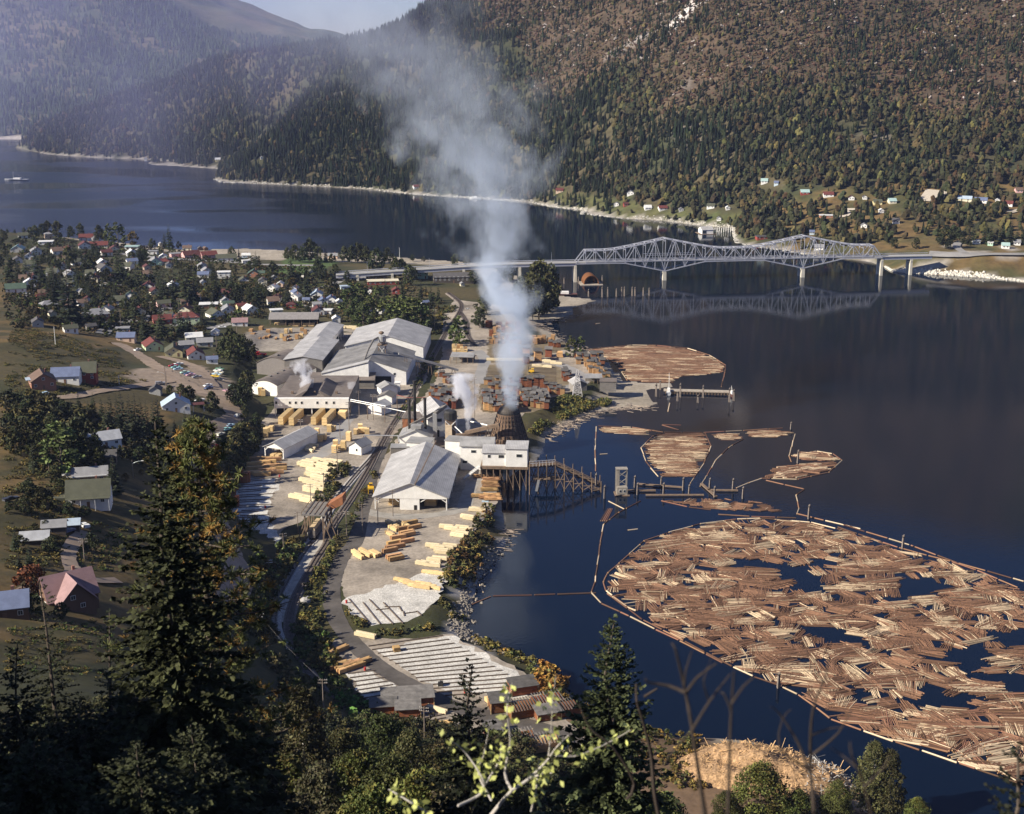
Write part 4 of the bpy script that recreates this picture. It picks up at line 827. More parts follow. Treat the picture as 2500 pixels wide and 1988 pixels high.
def build_mill():
 b,w,rz=foot(6,(1210,1140),(1797,1150))
 A=gable_bld('lumber_shed','huge open lumber shed with pale ribbed roof and white gable at the mill front',b,w,58,5.8,6.0,rz,m_wht,m_alu,front=False,left=False,right=False,ov=.9)
 MB().prism([(-w/2,4.9),(w/2,4.9),(w/2,5.8),(0,11.7),(-w/2,5.8)],(-.02,.2),'y').build('gable',m_wht,A)
 o=MB();o.box((-.5,1.1,-.02),(8.2,2.0,5.2));o.build('office',m_wht,A);ddoor(A,1.9,.05,1.2,2.1)
 for s in(-1,1):
  for i in range(8):MB().box((s*(w/2-.25),.3+i*8.1,-.02),(.4,.4,5.7)).build('post',m_wht,A)
  MB().bar((s*(w/2-.4),.4,3.4),(s*(w/2-3.2),.4,5.3),.3).build('brace',m_wht,A);MB().bar((s*4.6-.5,.4,3.4),(s*7.2,.4,5.3),.3).build('brace',m_wht,A)
 MB().box((w/2-.8,29,-.02),(.2,54,4.0)).build('side_wall',m_barn,A)
 for i in range(6):stored(A,(-w/4+(i%3)*w/4,12+(i//3)*22,0),(5,14,3.2),'dim lumber block stored under the huge open shed roof','lumber under the huge open shed')
 MB().bar((2,-.9,11.5),(4.5,59,12.4),.35).build('conveyor_rail',m_rough,A)
 bb,ww,r2=foot(6,(1340,700),(1480,700));s=flat_bld('lean_to','small flat roofed loading shelter beside the tracks',bb,ww,6,3.4,r2,m_barn,m_alu2,'shelter');
 bb,ww,r2=foot(6,(1470,690),(1660,700));flat_bld('workshop','low grey roofed workshop between the boiler house and the open shed',bb,ww,9,5.5,r2,m_wht,m_alu2,'workshop')
 bb,ww,r2=foot(6,(1780,700),(1930,710));flat_bld('workshop','white annex with low grey roof joining the sawmill',bb,ww,8,7,r2,m_wht,m_alu2,'workshop')
 p0=Vector(W(1287,1198,0));fz=11.0
 d1=Vector((1,0,0));rz=-.06
 S=empty('sawmill',(p0.x,p0.y,0),rz,'white sawmill standing on dark piles over the bay, with two grey roofed blocks','sawmill')
 sc_=5.15
 wR,wL=9.6,10.4
 b2=MB();b2.box((-wR/2,5,fz),(wR,10,8.2));b2.build('wall',m_wht,S);MB().prism([(-.4,fz+8.15),(10.5,fz+8.8),(10.5,fz+9.1),(-.4,fz+8.45)],(-wR-.3,.3),'x').build('roof',m_alu,S)
 b3=MB();b3.box((-wR-wL/2-.03,5.5,fz),(wL,9,5.9));b3.build('wall',m_wht,S);MB().prism([(.5,fz+5.85),(10.6,fz+6.7),(10.6,fz+7.0),(.5,fz+6.15)],(-wR-wL-.4,-wR-.04),'x').build('roof',m_alu,S)
 dwin(S,-3.6,-.04,fz+4.4,2.4,1.3);dwin(S,-11.6,.96,fz+3.6,2.4,1.3);dwin(S,-17,.96,fz+3.6,1.2,1.3)
 b4=MB();b4.box((-23.4,19,1),(15.2,12,15.2));b4.build('wall',m_wht,S);MB().prism([(12.3,16.15),(19,18.7),(25.8,16.15),(25.8,16.45),(19,19.05),(12.3,16.45)],(-31.4,-15.5),'x').build('roof',m_alu2,S)
 dwin(S,-19.5,12.96,13,2.2,1.2);dwin(S,-25,12.96,13,2.2,1.2);dwin(S,-29,12.96,8,2,1.2)
 MB().box((-10.2,6,fz-1.2),(21.4,12.5,1.15)).build('deck',m_rough,S)
 for i,x in enumerate((-.4,-3.2,-6.2,-9,-12,-15,-18,-20.4)):
  for y in(.2,6,11.8):MB().tube((x,y,-3),(x,y,fz-1.2),.28,.24,6).build('pile',m_rough,S)
 br=MB()
 for i in range(6):br.bar((-.4-3*i,.2,1),(-3.2-3*i,.2,fz-2),.22)
 br.build('bracing',m_rough,S);MB().box((-17,7,.2),(8,9,9.4)).build('underfloor_shade',m_dark,S)  # dark block painted as the shade among the piles below the floor
 st=MB()
 for i in range(9):st.box((-21.6-i*.8,.2,fz-.5-i*.68),(.9,2.0,.18))
 st.bar((-21,-.7,fz+.7),(-28.4,-.7,5.4),.14);st.bar((-21,1.1,fz+.7),(-28.4,1.1,5.4),.14);st.bar((-21,-.7,fz-.3),(-28.4,-.7,4.6),.2)
 for i in range(5):st.bar((-21.4-i*1.7,-.7,fz-.4-i*1.4),(-21.4-i*1.7,-.7,fz+.8-i*1.4),.12)
 st.build('staircase',m_wht,S)
 bb,ww,r2=foot(6,(1408,630),(1668,636));B=gable_bld('boiler_house','white boiler house with low grey gable below three tall smokestacks',bb,ww,15,4.6,3.4,r2,m_wht,m_alu2,cat='boiler house');dwin(B,-1.2,-.05,1.4,2,2.2)
 MB().box((0,5,7.9),(5,4,1.6)).build('roof_vent',m_alu2,B)
 for(x,y0,y1,lb)in((1495,530,250,'black iron smokestack beside the red board bin'),(1540,520,100,'tallest black iron smokestack, between two shorter ones'),(1622,530,240,'black iron smokestack on the burner side of the tallest')):
  p=W(*q(6,x,y0+60),5.0);hgt=hpx(0,0,(y0+60-y1)/3.317,p);sp=empty('smokestack',p,0,lb,'smokestack')
  MB().tube((0,0,0),(0,0,hgt),.75,.7,12).build('stack',m_iron,sp);MB().tube((0,0,hgt-.5),(0,0,hgt+.05),.85,.85,12).build('rim',m_iron,sp);[MB().bar((0,0,hgt*.75),(7*math.cos(a),7*math.sin(a)+2,4),.08).build('guy_wire',m_iron,sp)for a in(.3,2.4,4.5)]
 bb,ww,r2=foot(6,(1437,540),(1600,545));R=flat_bld('fuel_bin','red-brown board fuel bin with dark roof beside the smokestacks',bb,ww,12,8.6,r2,m_redw,m_tar,'fuel bin')
 bb,ww,r2=foot(6,(1640,560),(1880,540));E=gable_bld('planer_mill','white planer house with pale gable roof between the stacks and the burner',bb,ww,26,9.5,4.2,r2,m_wht,m_alu,cat='planer mill')
 dwin(E,-2,-.05,7.5,3.4,1.6);ddoor(E,-3,-.05,2.6,3.4);dwin(E,3.5,-.05,3,2,1.2)
 p=W(*q(6,1700,590),5.0);D=empty('dust_duct',p,0,'square grey dust duct rising in front of the white planer house','duct');MB().box((0,0,0),(2.0,2.0,14)).build('shaft',m_galv,D);MB().bar((0,0,14),(5,8,16),1.6).build('elbow',m_barn,D);MB().bar((-12,-1,8.5),(0,2,14),1.2).build('chute',m_barn,D)
 p=W(*q(6,1825,600),5.0);T=empty('water_tank',p,.1,'dark round tank on a board tower with white braces','tank');MB().box((0,0,0),(5.0,5.0,12),top=.95).build('tower',m_rough,T);MB().lathe([(3.2,12.1),(3.2,15.5),(2.4,16.2)],14).build('tank',m_iron,T)
 for s in(-1,1):MB().bar((-2.4*s,-2.6,6.5),(2.4*s,-2.6,11.5),.35).build('brace',m_wht,T)
 p=W(*q(6,1810,660),5.0);MBo=empty('chip_chute',p,.05,'tan covered chip chute sloping below the round tank','chute');MB().prism([(0,2),(12,9),(12,11),(0,4.5)],(-1.6,1.6),'x').build('trough',mat('tan_board',(.42,.33,.23),.9,var=.25),MBo);[MB().box((x,2.5,-1),(.3,.3,5)).build('leg',m_wht,MBo)for x in(-1.3,1.3)]
 p=W(*q(7,470,628),4.9);s_=hpx(0,0,1,p)/3.317;Hh=318*s_;R0=158*s_;R1=84*s_
 U=empty('beehive_burner',(p[0],p[1]+R0*.6,4.9),0,'rusty cone shaped waste burner with dark mesh dome, trailing the tall smoke','burner')
 m_rust=mat('rusty_plate',(.19,.125,.085),.75,metal=.25,var=.55,scale=.22,stripe=('Z',.5,.35));nn=28
 pr=[]
 for i in range(9):
  u=i/8;r=R0+(R1-R0)*u**.86;pr+=[(r+.12,Hh*.78*u),(r,Hh*.78*min(1,u+.112))]if i<8 else[]
 sh=MB();sh.lathe(pr,nn)
 sh.build('shell',m_rust,U)
 for i in range(nn):
  a=2*math.pi*i/nn;c,s=math.cos(a),math.sin(a)
  MB().bar((c*(R0+.25),s*(R0+.25),0),(c*(R1+.2),s*(R1+.2),Hh*.785),.22,.22).build('rib',m_iron,U)
 MB().lathe([(R1*math.cos(t),Hh*.785+(Hh*.2)*math.sin(t))for t in(0,.3,.6,.9,1.2,1.45)],nn).build('dome',mat('screen_dome',(.075,.065,.058),.8,var=.3,scale=1.5),U);MB().lathe([(R1+.35,Hh*.76),(R1+.35,Hh*.795)],nn).build('collar',m_iron,U)
 def conveyor(label,a,b,w_,legs,m=None,cat='conveyor'):
  a=Vector(a);b=Vector(b);root=empty('conveyor',tuple(a),0,label,cat);d=b-a
  MB().bar((0,0,0),tuple(d),w_,w_*.7).build('trough',m or m_rough,root)
  for i in range(legs):
   pp=d*((i+.6)/legs);
   if a.z+pp.z>6.5:
    for sx in(-.9,.9):MB().bar((pp.x+sx*1.3,pp.y,5-a.z),(pp.x+sx*.5,pp.y,pp.z),.3).build('leg',m_rough,root)
  return root
 Q7=lambda x,y,z:W(*q(7,x,y),z)
 conveyor('long dark refuse conveyor rising to the side of the burner',Q7(120,520,12),Q7(395,455,17),2.2,4)
 conveyor('lower dark conveyor beside the planer house',Q7(40,540,11),Q7(330,520,12),1.6,4)
 def pipe(label,pts,r,m=None,posts=()):
  root=empty('steam_pipe',pts[0],0,label,'pipe');a=Vector(pts[0]);MB().path([tuple(Vector(p)-a)for p in pts],r,None,6).build('pipe',m or m_galv,root)
  for i in posts:pp=Vector(pts[i])-a;MB().tube((pp.x,pp.y,5-a.z-.1),(pp.x,pp.y,pp.z),.22,.18,6).build('post',m_rough,root)
  return root
 Q6=lambda x,y,z:W(*q(6,x,y),z)
 pipe('pale pipe on posts crossing from the drying kiln to the smokestacks',[Q6(1010,262,13),Q6(1150,290,13),Q6(1290,315,13),Q6(1490,358,13)],.22,posts=(0,1,2,3))
 pipe('second pale pipe running just above the first one',[Q6(1015,250,14.4),Q6(1160,278,14.4),Q6(1300,305,14.4)],.2)
 pipe('thin reddish pipe line high over the tracks',[Q6(1390,215,15),Q6(1470,235,15),Q6(1620,235,15)],.22,mat('red_lead',(.25,.10,.08),.7),posts=(0,2))
 pipe('pale pipe looping over the kiln roof',[Q6(420,128,9.5),Q6(850,132,10.5),Q6(900,160,10.5),Q6(905,205,10),Q6(1005,262,10)],.4)
 pipe('pale pipe bridging the tracks near the boiler house',[Q6(1120,540,10),Q6(1400,545,10),Q6(1408,600,8)],.3,posts=(0,1))
 pipe('pale slanting pipe in front of the planer house',[Q6(1860,470,14),Q6(1950,555,10)],.35);pipe('pale pipe toward the burner',[Q7(165,430,13),Q7(300,460,13)],.4)
 bb,ww,r2=foot(6,(400,385),(1003,385));K=empty('drying_kiln',tuple(bb),r2,'long white fronted drying kiln with brown flat roof and lumber loads rolling out','drying kiln')
 MB().box((0,1.2,4.2),(ww,2.4,5.2)).build('wall',m_wht,K)
 MB().box((0,27,8.0),(ww-.4,49,.9)).build('roof',m_tar,K)
 for i in range(9):MB().box((-ww/2+.3+i*(ww-.6)/8,.8,-.02),(.5,.5,4.2)).build('post',m_wht,K)
 MB().box((0,8,-.02),(ww-1.2,10,7.9)).build('inner_shade',m_dark,K);MB().box((ww/2-.35,28,-.02),(.3,46,8.0)).build('side_wall',m_barn,K);MB().box((-ww/2+.35,28,-.02),(.3,46,8.0)).build('side_wall',m_barn,K)  # near-black block paints the shade inside the open kiln front
 for i,x in enumerate((-ww*.47,-ww*.29,-ww*.21,-ww*.13,ww*.08,ww*.2,ww*.3)):dwin(K,x,-.05,6.4,1.0,1.3)
 MB().prism([(-9.5,8.95),(-6,8.95),(-3,12),(-3.8,12)],(6,34),'y').build('roof_monitor',m_tar,K);MB().prism([(6,8.95),(9.5,8.95),(3.8,12),(3,12)],(6,34),'y').build('roof_monitor',m_tar,K)
 for i in range(5):MB().box((-ww*.3+i*ww*.15,12+3*(i%2),8.9),(1.2,1.2,1.3)).build('roof_vent',m_rough,K)
 def barrel(name,label,base,w_,d_,h_,rise,rz_,fm,rm2,cat='mill building'):
  root=empty(name,tuple(base),rz_,label,cat);n=10;arc=[(-w_/2+w_*i/n,h_+rise*math.sin(math.pi*i/n))for i in range(n+1)]
  MB().prism([(-w_/2,-.5)]+arc+[(w_/2,-.5)][::1],(0,d_),'y').build('wall',fm,root)
  up=[(x*1.03,z+.35)for x,z in arc];lo=[(x*1.03,z+.03)for x,z in arc];MB().prism(lo+up[::-1],(-.4,d_+.4),'y').build('roof',rm2,root);return root
 bb,ww,r2=foot(6,(225,205),(415,228));V_=barrel('storage_hall','hall with white end wall and dark curved roof at the mill fence',bb,ww*1.05,44,6.0,2.4,r2+.05,m_wht,m_tar);[MB().box((-1,8+7*i,8.3),(1.6,2,.9)).build('roof_vent',m_barn,V_)for i in range(4)]
 bb,ww,r2=foot(2,(92,1370),(372,1395));V_=barrel('storage_hall','hall with grey ribbed end wall and dark arched roof',bb,ww,22,6.5,4.2,r2,mat('ribbed_board',(.22,.20,.19),.9,var=.12,stripe=('X',.9,.35)),m_tar);MB().box((0,4,10.9),(1.8,2.2,.8)).build('roof_vent',m_barn,V_)
 bb,ww,r2=foot(2,(505,1490),(1040,1490));Lw=empty('storage_shed',tuple(bb),r2,'long low shed with dark pitched roof between the kiln and the white warehouse','shed');MB().box((0,7,-.02),(ww,12,4.8)).build('wall',m_barn,Lw);MB().prism([(0,4.6),(7,7.4),(14,4.6),(14,4.9),(7,7.8),(0,4.9)],(-ww/2-.5,ww/2+.5),'x').build('roof',m_tar,Lw)
 def along(k,a,b,w_,name,label,e,r_,wm,rm2,back=True,openr=False,cat='mill building',z=5.0):
  """gable building whose ridge runs from pixel a to pixel b on the ground"""
  A_=Vector(W(*q(k,*a),z));B_=Vector(W(*q(k,*b),z));d=B_-A_;rzz=math.atan2(d.y,d.x)-math.pi/2
  return gable_bld(name,label,A_,w_,d.length,e,r_,rzz,wm,rm2,right=not openr,cat=cat),d.length
 N1,L1=along(2,(470,1400),(610,1230),22,'planer_shed','near half of the long white planer shed, tall with dark end wall',10.5,2.0,m_barn,m_alu)
 N2,L2=along(2,(500,1290),(690,1070),17,'planer_shed','far half of the long white planer shed, with open bays in its side',8,2.0,m_wht,m_alu,openr=True)
 for i in range(10):MB().box((8.3,1+i*(L2-2)/9,-.02),(.5,.5,8)).build('post',m_wht,N2)
 MB().box((8.35,L2/2,5.2),(.3,L2-1,2.8)).build('side_wall',m_wht,N2);MB().box((3,L2/2,-.02),(.3,L2-2,7.9)).build('inner_shade',m_dark,N2)  # near-black sheet paints the shade behind the open bays
 b1,w1,r1=foot(2,(640,1455),(1300,1460))
 W1=gable_bld('warehouse','white warehouse with stained grey roof carrying a cyclone, nearer of the big pair',b1,w1,50,8.0,6.5,r1,m_wht,m_sooty,off=w1*.06,ov=.6)
 MB().box((w1*.22,-.08,-.02),(9,.2,5)).build('door',m_dark,W1);
 MB().prism([(-w1/2-.5,-.5),(w1*.06,-.5),(w1*.06,14.0),(-w1/2-.5,7.7)],(-6,-.05),'y').build('front_bay',m_wht,W1);MB().prism([(-w1/2-1,7.6),(w1*.06,14.45),(w1*.06,14.8),(-w1/2-1,7.95)],(-6.4,-.62),'y').build('bay_roof',m_alu,W1)
 dwin(W1,w1*.36,-.05,5.5,1.2,1.4)
 C0=W1;cx,cy_=w1*.06+4,26
 CY=empty('dust_cyclone',(0,0,0),0,'round dust cyclone on a braced frame with a long bent duct, on the warehouse roof','cyclone');M_=Vector(b1)+Vector((math.cos(r1)*cx-math.sin(r1)*cy_,math.sin(r1)*cx+math.cos(r1)*cy_,0));CY.location=(M_.x,M_.y,5+11.5);CY.rotation_euler=(0,0,r1)
 for sx in(-2,2):
  for sy in(-2,2):MB().box((sx,sy,-1.2),(.35,.35,7.2)).build('leg',m_rough,CY)
 bb_=MB();[bb_.bar((-2*s,-2.2,0),(2*s,-2.2,5.5),.25)for s in(-1,1)];[bb_.bar((2.2,-2*s,0),(2.2,2*s,5.5),.25)for s in(-1,1)];bb_.build('bracing',m_wht,CY);MB().box((0,0,5.9),(5.6,5.6,.3)).build('deck',m_rough,CY)
 MB().lathe([(1.0,6.3),(2.3,8),(2.3,11),(1.0,11.6)],14).build('drum',m_galv,CY);MB().sphere((-.6,1.5,12.6),1.6,8,sz=.6).build('fan_housing',m_rough,CY)
 MB().path([(-1.5,0,10.6),(-4.5,-4,9.6),(-6.5,-12,6),(-7.5,-26,1.6),(-7.2,-28,-.4)],.55,None,8).build('duct',m_barn,CY)
 rear=Vector(b1)+Vector((-math.sin(r1),math.cos(r1),0))*56+Vector((math.cos(r1),math.sin(r1),0))*4
 W2=gable_bld('warehouse','white warehouse with clean pale ribbed roof, farther of the big pair',rear,w1*1.02,52,9.6,6.5,r1,m_wht,m_alu,off=w1*.05,ov=.8)
 cvs=Vector(b1)+Vector((math.cos(r1),math.sin(r1),0))*(w1*.38);conveyor('pale covered conveyor slanting from the warehouse over the tracks to the yard',(cvs.x,cvs.y+18,19),W(*q(2,1720,1340),7),1.6,5,m_alu2)
 bb,ww,r2=foot(6,(308,720),(484,726));Cp=gable_bld('lumber_shelter','open white post shelter with pale ribbed gable roof and lumber inside',bb,ww,30,5,2.4,r2-.30,m_wht,m_alu,front=False,left=False,cat='shelter',ov=.6)
 MB().prism([(-ww/2,4.6),(ww/2,4.6),(ww/2,5),(0,7.3),(-ww/2,5)],(0,.2),'y').build('gable',m_wht,Cp)
 for s in(-1,1):
  for i in range(5):MB().box((s*(ww/2-.2),.3+i*7.2,-.02),(.4,.4,5)).build('post',m_wht,Cp)
  MB().bar((s*(ww/2-.3),.3,3.2),(s*(ww/2-2),.3,4.7),.25).build('brace',m_wht,Cp)
 for i in range(4):stored(Cp,(-1.5+2.6*(i%2),2.5+5.5*(i//2),0),(2.2,4.5,1.4),'yellow lumber bundle inside the open white post shelter','lumber inside the post shelter')
 bb,ww,r2=foot(6,(1000,690),(1105,702));h=gable_bld('watch_hut','little white gabled hut with grey roof beside the railway junction',bb,ww,9,4,2.2,r2-.1,m_wht,m_alu2,cat='hut');dwin(h,.9,-.05,1.6,.8,1.2);dwin(h,-ww/2-.05,3,1.6,.8,1.2,-math.pi/2)
 bb,ww,r2=foot(6,(1155,362),(1265,380));gable_bld('pump_house','pale roofed pump house under the pipe line, nearest of three small sheds by the tracks',bb,ww,9,4.2,2,r2,m_wht,m_alu,cat='shed')
 bb,ww,r2=foot(6,(1235,288),(1350,295));gable_bld('tool_house','white and brown roofed shed, middle of three small sheds by the tracks',bb,ww,8,4.2,1.6,r2,m_wht,m_barn,cat='shed')
 bb,ww,r2=foot(6,(1265,235),(1395,222));gable_bld('tool_house','grey roofed shed, farthest of three small sheds by the tracks',bb,ww,8,5,2,r2,m_wht,m_alu2,cat='shed');bb,ww,r2=foot(6,(1375,190),(1415,190));flat_bld('guard_box','narrow white upright box beside the tracks',bb,ww,3,5,r2,m_wht,m_wht,'booth')
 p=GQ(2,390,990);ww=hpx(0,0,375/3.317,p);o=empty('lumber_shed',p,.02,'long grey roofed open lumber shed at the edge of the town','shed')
 MB().prism([(-1,5.2),(6,8.6),(13,5.2),(13,5.5),(6,9.0),(-1,5.5)],(-ww/2-.6,ww/2+.6),'x').build('roof',mat('shed_roof',(.24,.225,.22),.9,var=.2,stripe=('X',.4,.15)),o);MB().box((0,8,-1),(ww,.3,6)).build('wall',m_dark,o);[MB().box((-ww/2+.3+i*(ww-.6)/6,.2,-1),(.4,.4,6.3)).build('post',m_rough,o)for i in range(7)]  # near-black back sheet stands for the shade under the open roof
 [stored(o,(-ww*.3+i*ww*.3,3,0),(8,3,2.2),'pale lumber bundle under the long grey roofed shed by the town','lumber under the town shed')for i in range(3)]
 def shelter(k,a,b,dep,hgt,label,rm2):
  bb,ww,r2=foot(k,a,b);o=empty('yard_shelter',tuple(bb),r2,label,'shelter');MB().prism([(-.4,hgt),(dep+.4,hgt+.9),(dep+.4,hgt+1.15),(-.4,hgt+.25)],(-ww/2-.4,ww/2+.4),'x').build('roof',rm2,o);MB().box((0,dep-.2,-.02),(ww,.2,hgt)).build('wall',m_barn,o);[MB().box((-ww/2+i*ww/4,.2,-.02),(.3,.3,hgt)).build('post',m_rough,o)for i in range(5)]
 shelter(2,(1660,1285),(1840,1290),8,4,'open shelter with pale grey roof in the lumber yard by the loop road',m_alu2)
 shelter(3,(930,1450),(1058,1450),6,3.2,'long low pale roof shelter behind the white derrick',m_alu2)
 bb,ww,r2=foot(3,(828,1512),(938,1505));gable_bld('net_shed','shore shed with pale blue metal roof beside the white derrick',bb,ww,9,4,2,r2,m_barn,m_alu,cat='shed')
 bb,ww,r2=foot(3,(1042,1505),(1175,1508));o=flat_bld('net_shed','weathered grey board shed on the shore spit',bb,ww,8,5,r2,m_barn,m_tar,'shed')
 p=W(*q(3,860,1545),5);hgt=hpx(0,0,205/3.317,p);o=empty('derrick',p,0,'white slender timber derrick tower on the shore','derrick');s=2.7
 for sx in(-1,1):
  for sy in(-1,1):MB().bar((sx*s,sy*s,0),(sx*.35,sy*.35,hgt),.3).build('leg',m_trimg,o)
 b=MB()
 for i in range(6):
  z0=hgt*i/6;z1=hgt*(i+1)/6;a0=s+(.35-s)*i/6;a1=s+(.35-s)*(i+1)/6
  for sy in(-1,1):b.bar((-a0,sy*a0,z0),(a1,sy*a1,z1),.2);b.bar((a0,sy*a0,z0),(-a1,sy*a1,z1),.2);b.bar((-a1,sy*a1,z1),(a1,sy*a1,z1),.22)
  for sx in(-1,1):b.bar((sx*a0,-a0,z0),(sx*a1,a1,z1),.2);b.bar((sx*a1,-a1,z1),(sx*a1,a1,z1),.22)
 b.build('lattice',m_trimg,o)
 p=W(*q(6,730,1395),5);o=empty('loading_gantry',p,-.1,'dark timber loading gantry straddling the siding','gantry')
 for x in(-3.6,3.6):
  for y in(-1,6,13):MB().box((x,y,-.1),(.5,.5,11)).build('post',m_rough,o)
  for y in(-1,6):MB().bar((x,y,1),(x,y+7,10),.3).build('brace',m_rough,o);MB().bar((x*1.9,y,0),(x,y,9),.35).build('brace',m_rough,o)
 MB().box((0,6,10.9),(9.5,16,.4)).build('deck',m_barn,o)
 rl=MB()
 for x in(-4.6,4.6):rl.bar((x,-2,12.3),(x,14,12.3),.18);[rl.bar((x,y,11.3),(x,y,12.3),.15)for y in range(-2,15,4)]
 for x in(-3,-1,1,3):rl.bar((x,-2,12.3),(x,14,12.3),.25)
 rl.build('railing',m_rough,o);MB().prism([(3,9),(9.5,12.5),(9.5,16),(3,12)],(8,14),'y').build('hopper',m_redw,o)
 p=W(*q(6,700,1385),5.45);bx=empty('box_car',p,-.13,'grey slatted railway car heaped with sawdust under the gantry','railway car')
 MB().box((0,5.5,.7),(2.9,11,3.1)).build('body',mat('car_slats',(.17,.15,.14),.9,stripe=('Z',1.2,.35)),bx);MB().prism([(-1.4,3.8),(1.4,3.8),(.9,4.9),(-.8,5.0)],(.2,10.8),'y').build('sawdust',mat('sawdust',(.60,.46,.28),.95,var=.2),bx)
 for y in(1.6,9.4):MB().box((0,y,-.25),(2.2,2.6,.9)).build('bogie',m_iron,bx);[MB().tube((s,y+k,.12),(s+.12,y+k,.12),.45,.45,10).build('wheel',m_iron,bx)for s in(-.85,.75)for k in(-.8,.8)]
 a=Vector(Q7(640,790,12));b_=Vector(Q7(850,775,11.5));c=Vector(Q7(1215,945,2.0));o=empty('log_trestle',(a.x,a.y,0),0,'brown timber trestle with log slide climbing from the bay to the sawmill','trestle');O=Vector((a.x,a.y,0))
 ch=MB();
 for y in(-1.3,1.3):ch.path([tuple(p-O+Vector((0,y,0)))for p in(a,b_,c)],.3,None,4);ch.path([tuple(p-O+Vector((0,y,1.1)))for p in(a,b_,c)],.14,None,4)
 ch.build('chute_side',m_rough,o);MB().path([tuple(p-O)for p in(a,b_,c)],1.0,None,4).build('chute',m_rough,o)
 rl=MB();
 for y in(-1.6,1.6):
  for i in range(9):pp=a.lerp(b_,i/8)-O;rl.bar((pp.x,pp.y+y,pp.z),(pp.x,pp.y+y,pp.z+1.6),.16)
  rl.bar(tuple(a-O+Vector((0,y,1.6))),tuple(b_-O+Vector((0,y,1.6))),.16)
 rl.build('railing',m_wht,o)
 N_=9;tops=[]
 for i in range(N_):
  u=i/(N_-1);pt=a.lerp(b_,u/.38)if u<.38 else b_.lerp(c,(u-.38)/.62);pt=pt-O;tops.append(pt)
  for y in(-4,4.5):MB().tube((pt.x,pt.y+y,-3),(pt.x,pt.y+y,pt.z+(3.2 if i%2==0 else 2.6)),.30,.24,6).build('post',m_rough,o)
  bx_=MB();bx_.bar((pt.x,pt.y-4,pt.z-.5),(pt.x,pt.y+4.5,pt.z-.5),.4);bx_.bar((pt.x,pt.y-4,.6),(pt.x,pt.y+4.5,pt.z-1),.28);bx_.build('bent',m_rough,o)
 bx_=MB()
 for i in range(N_-1):
  p_,r_=tops[i],tops[i+1]
  for y in(-4,4.5):
   bx_.bar((p_.x,p_.y+y,.8),(r_.x,r_.y+y,max(1,r_.z-.6)),.26);bx_.bar((r_.x,r_.y+y,.8),(p_.x,p_.y+y,max(1,p_.z-.6)),.26);bx_.bar((p_.x,p_.y+y,p_.z*.5),(r_.x,r_.y+y,max(.8,p_.z*.5)),.3)
 bx_.build('bracing',m_rough,o);MB().box((tops[2].x,tops[2].y+2,4.6),(tops[3].x-tops[0].x,5,.4)).build('platform',m_rough,o);MB().bar((tops[0].x+4,-3,6.5),(tops[0].x+3,-3.4,1.5),1.0).build('spout',m_galv,o)
 p=W(*q(7,1390,1030),0);o=empty('boom_cabin',p,.05,'pale plank cabin on a float with a tall open plank frame behind','float house');MB().box((0,2,-.2),(6.5,6,.6)).build('float',m_rough,o);MB().box((0,1.6,.4),(4.6,3.4,3.4)).build('cabin',mat('grey_plank',(.30,.27,.23),.9,var=.25,stripe=('X',1.2,.2)),o);dwin(o,-.9,-.14,1.5,.9,1.0);dwin(o,.9,-.14,1.5,.9,1.0)
 f=MB();[f.box((sx*2.3,4+sy*1.4,.4),(.35,.35,11))for sx in(-1,1)for sy in(-1,1)];[f.bar((-2.3*s,2.5,.6+3.4*i),(2.3*s,2.5,4+3.4*i),.25)for i in range(3)for s in(-1,1)];f.box((0,4,11.2),(5.2,3.6,.3));f.box((-1.6,2.4,1),(1.2,.2,10));f.build('frame',MATS['grey_plank'],o)
 # lumber stacks
LY=mat('new_lumber',(.72,.52,.26),.8,var=.16,scale=.8,rand=.14,stripe=('Z',2.4,.4));LP=mat('pale_lumber',(.74,.62,.40),.8,var=.12,scale=.8,rand=.08,stripe=('Z',2.4,.35));LB=mat('seasoned_lumber',(.50,.30,.14),.85,var=.2,scale=.8,rand=.22,hue=.012,stripe=('Z',2.2,.28));LR=mat('red_cedar_lumber',(.27,.10,.048),.85,var=.22,scale=.8,rand=.25,hue=.012,stripe=('Z',2.0,.3));LC=mat('grey_cover_board',(.15,.14,.13),.85,var=.45,scale=.5,rand=.3,stripe=('X',2.0,.35));m_bearer=mat('bearer_wood',(.13,.10,.08),.9,var=.3)
def bundle(L,w,h,m):
 me=MB();r=random.Random(int(L*100))
 n=3
 for i in range(n):
  x0=-w/2+i*w/n;a,c=r.uniform(-.25,.25),r.uniform(-.25,.25);me.box((x0+w/n/2,(a+c)/2,.18+.02*i),(w/n-.015,L+a-c,h-.18+r.uniform(-.06,.06)))
 return me.mesh('boards',m)
PM={}
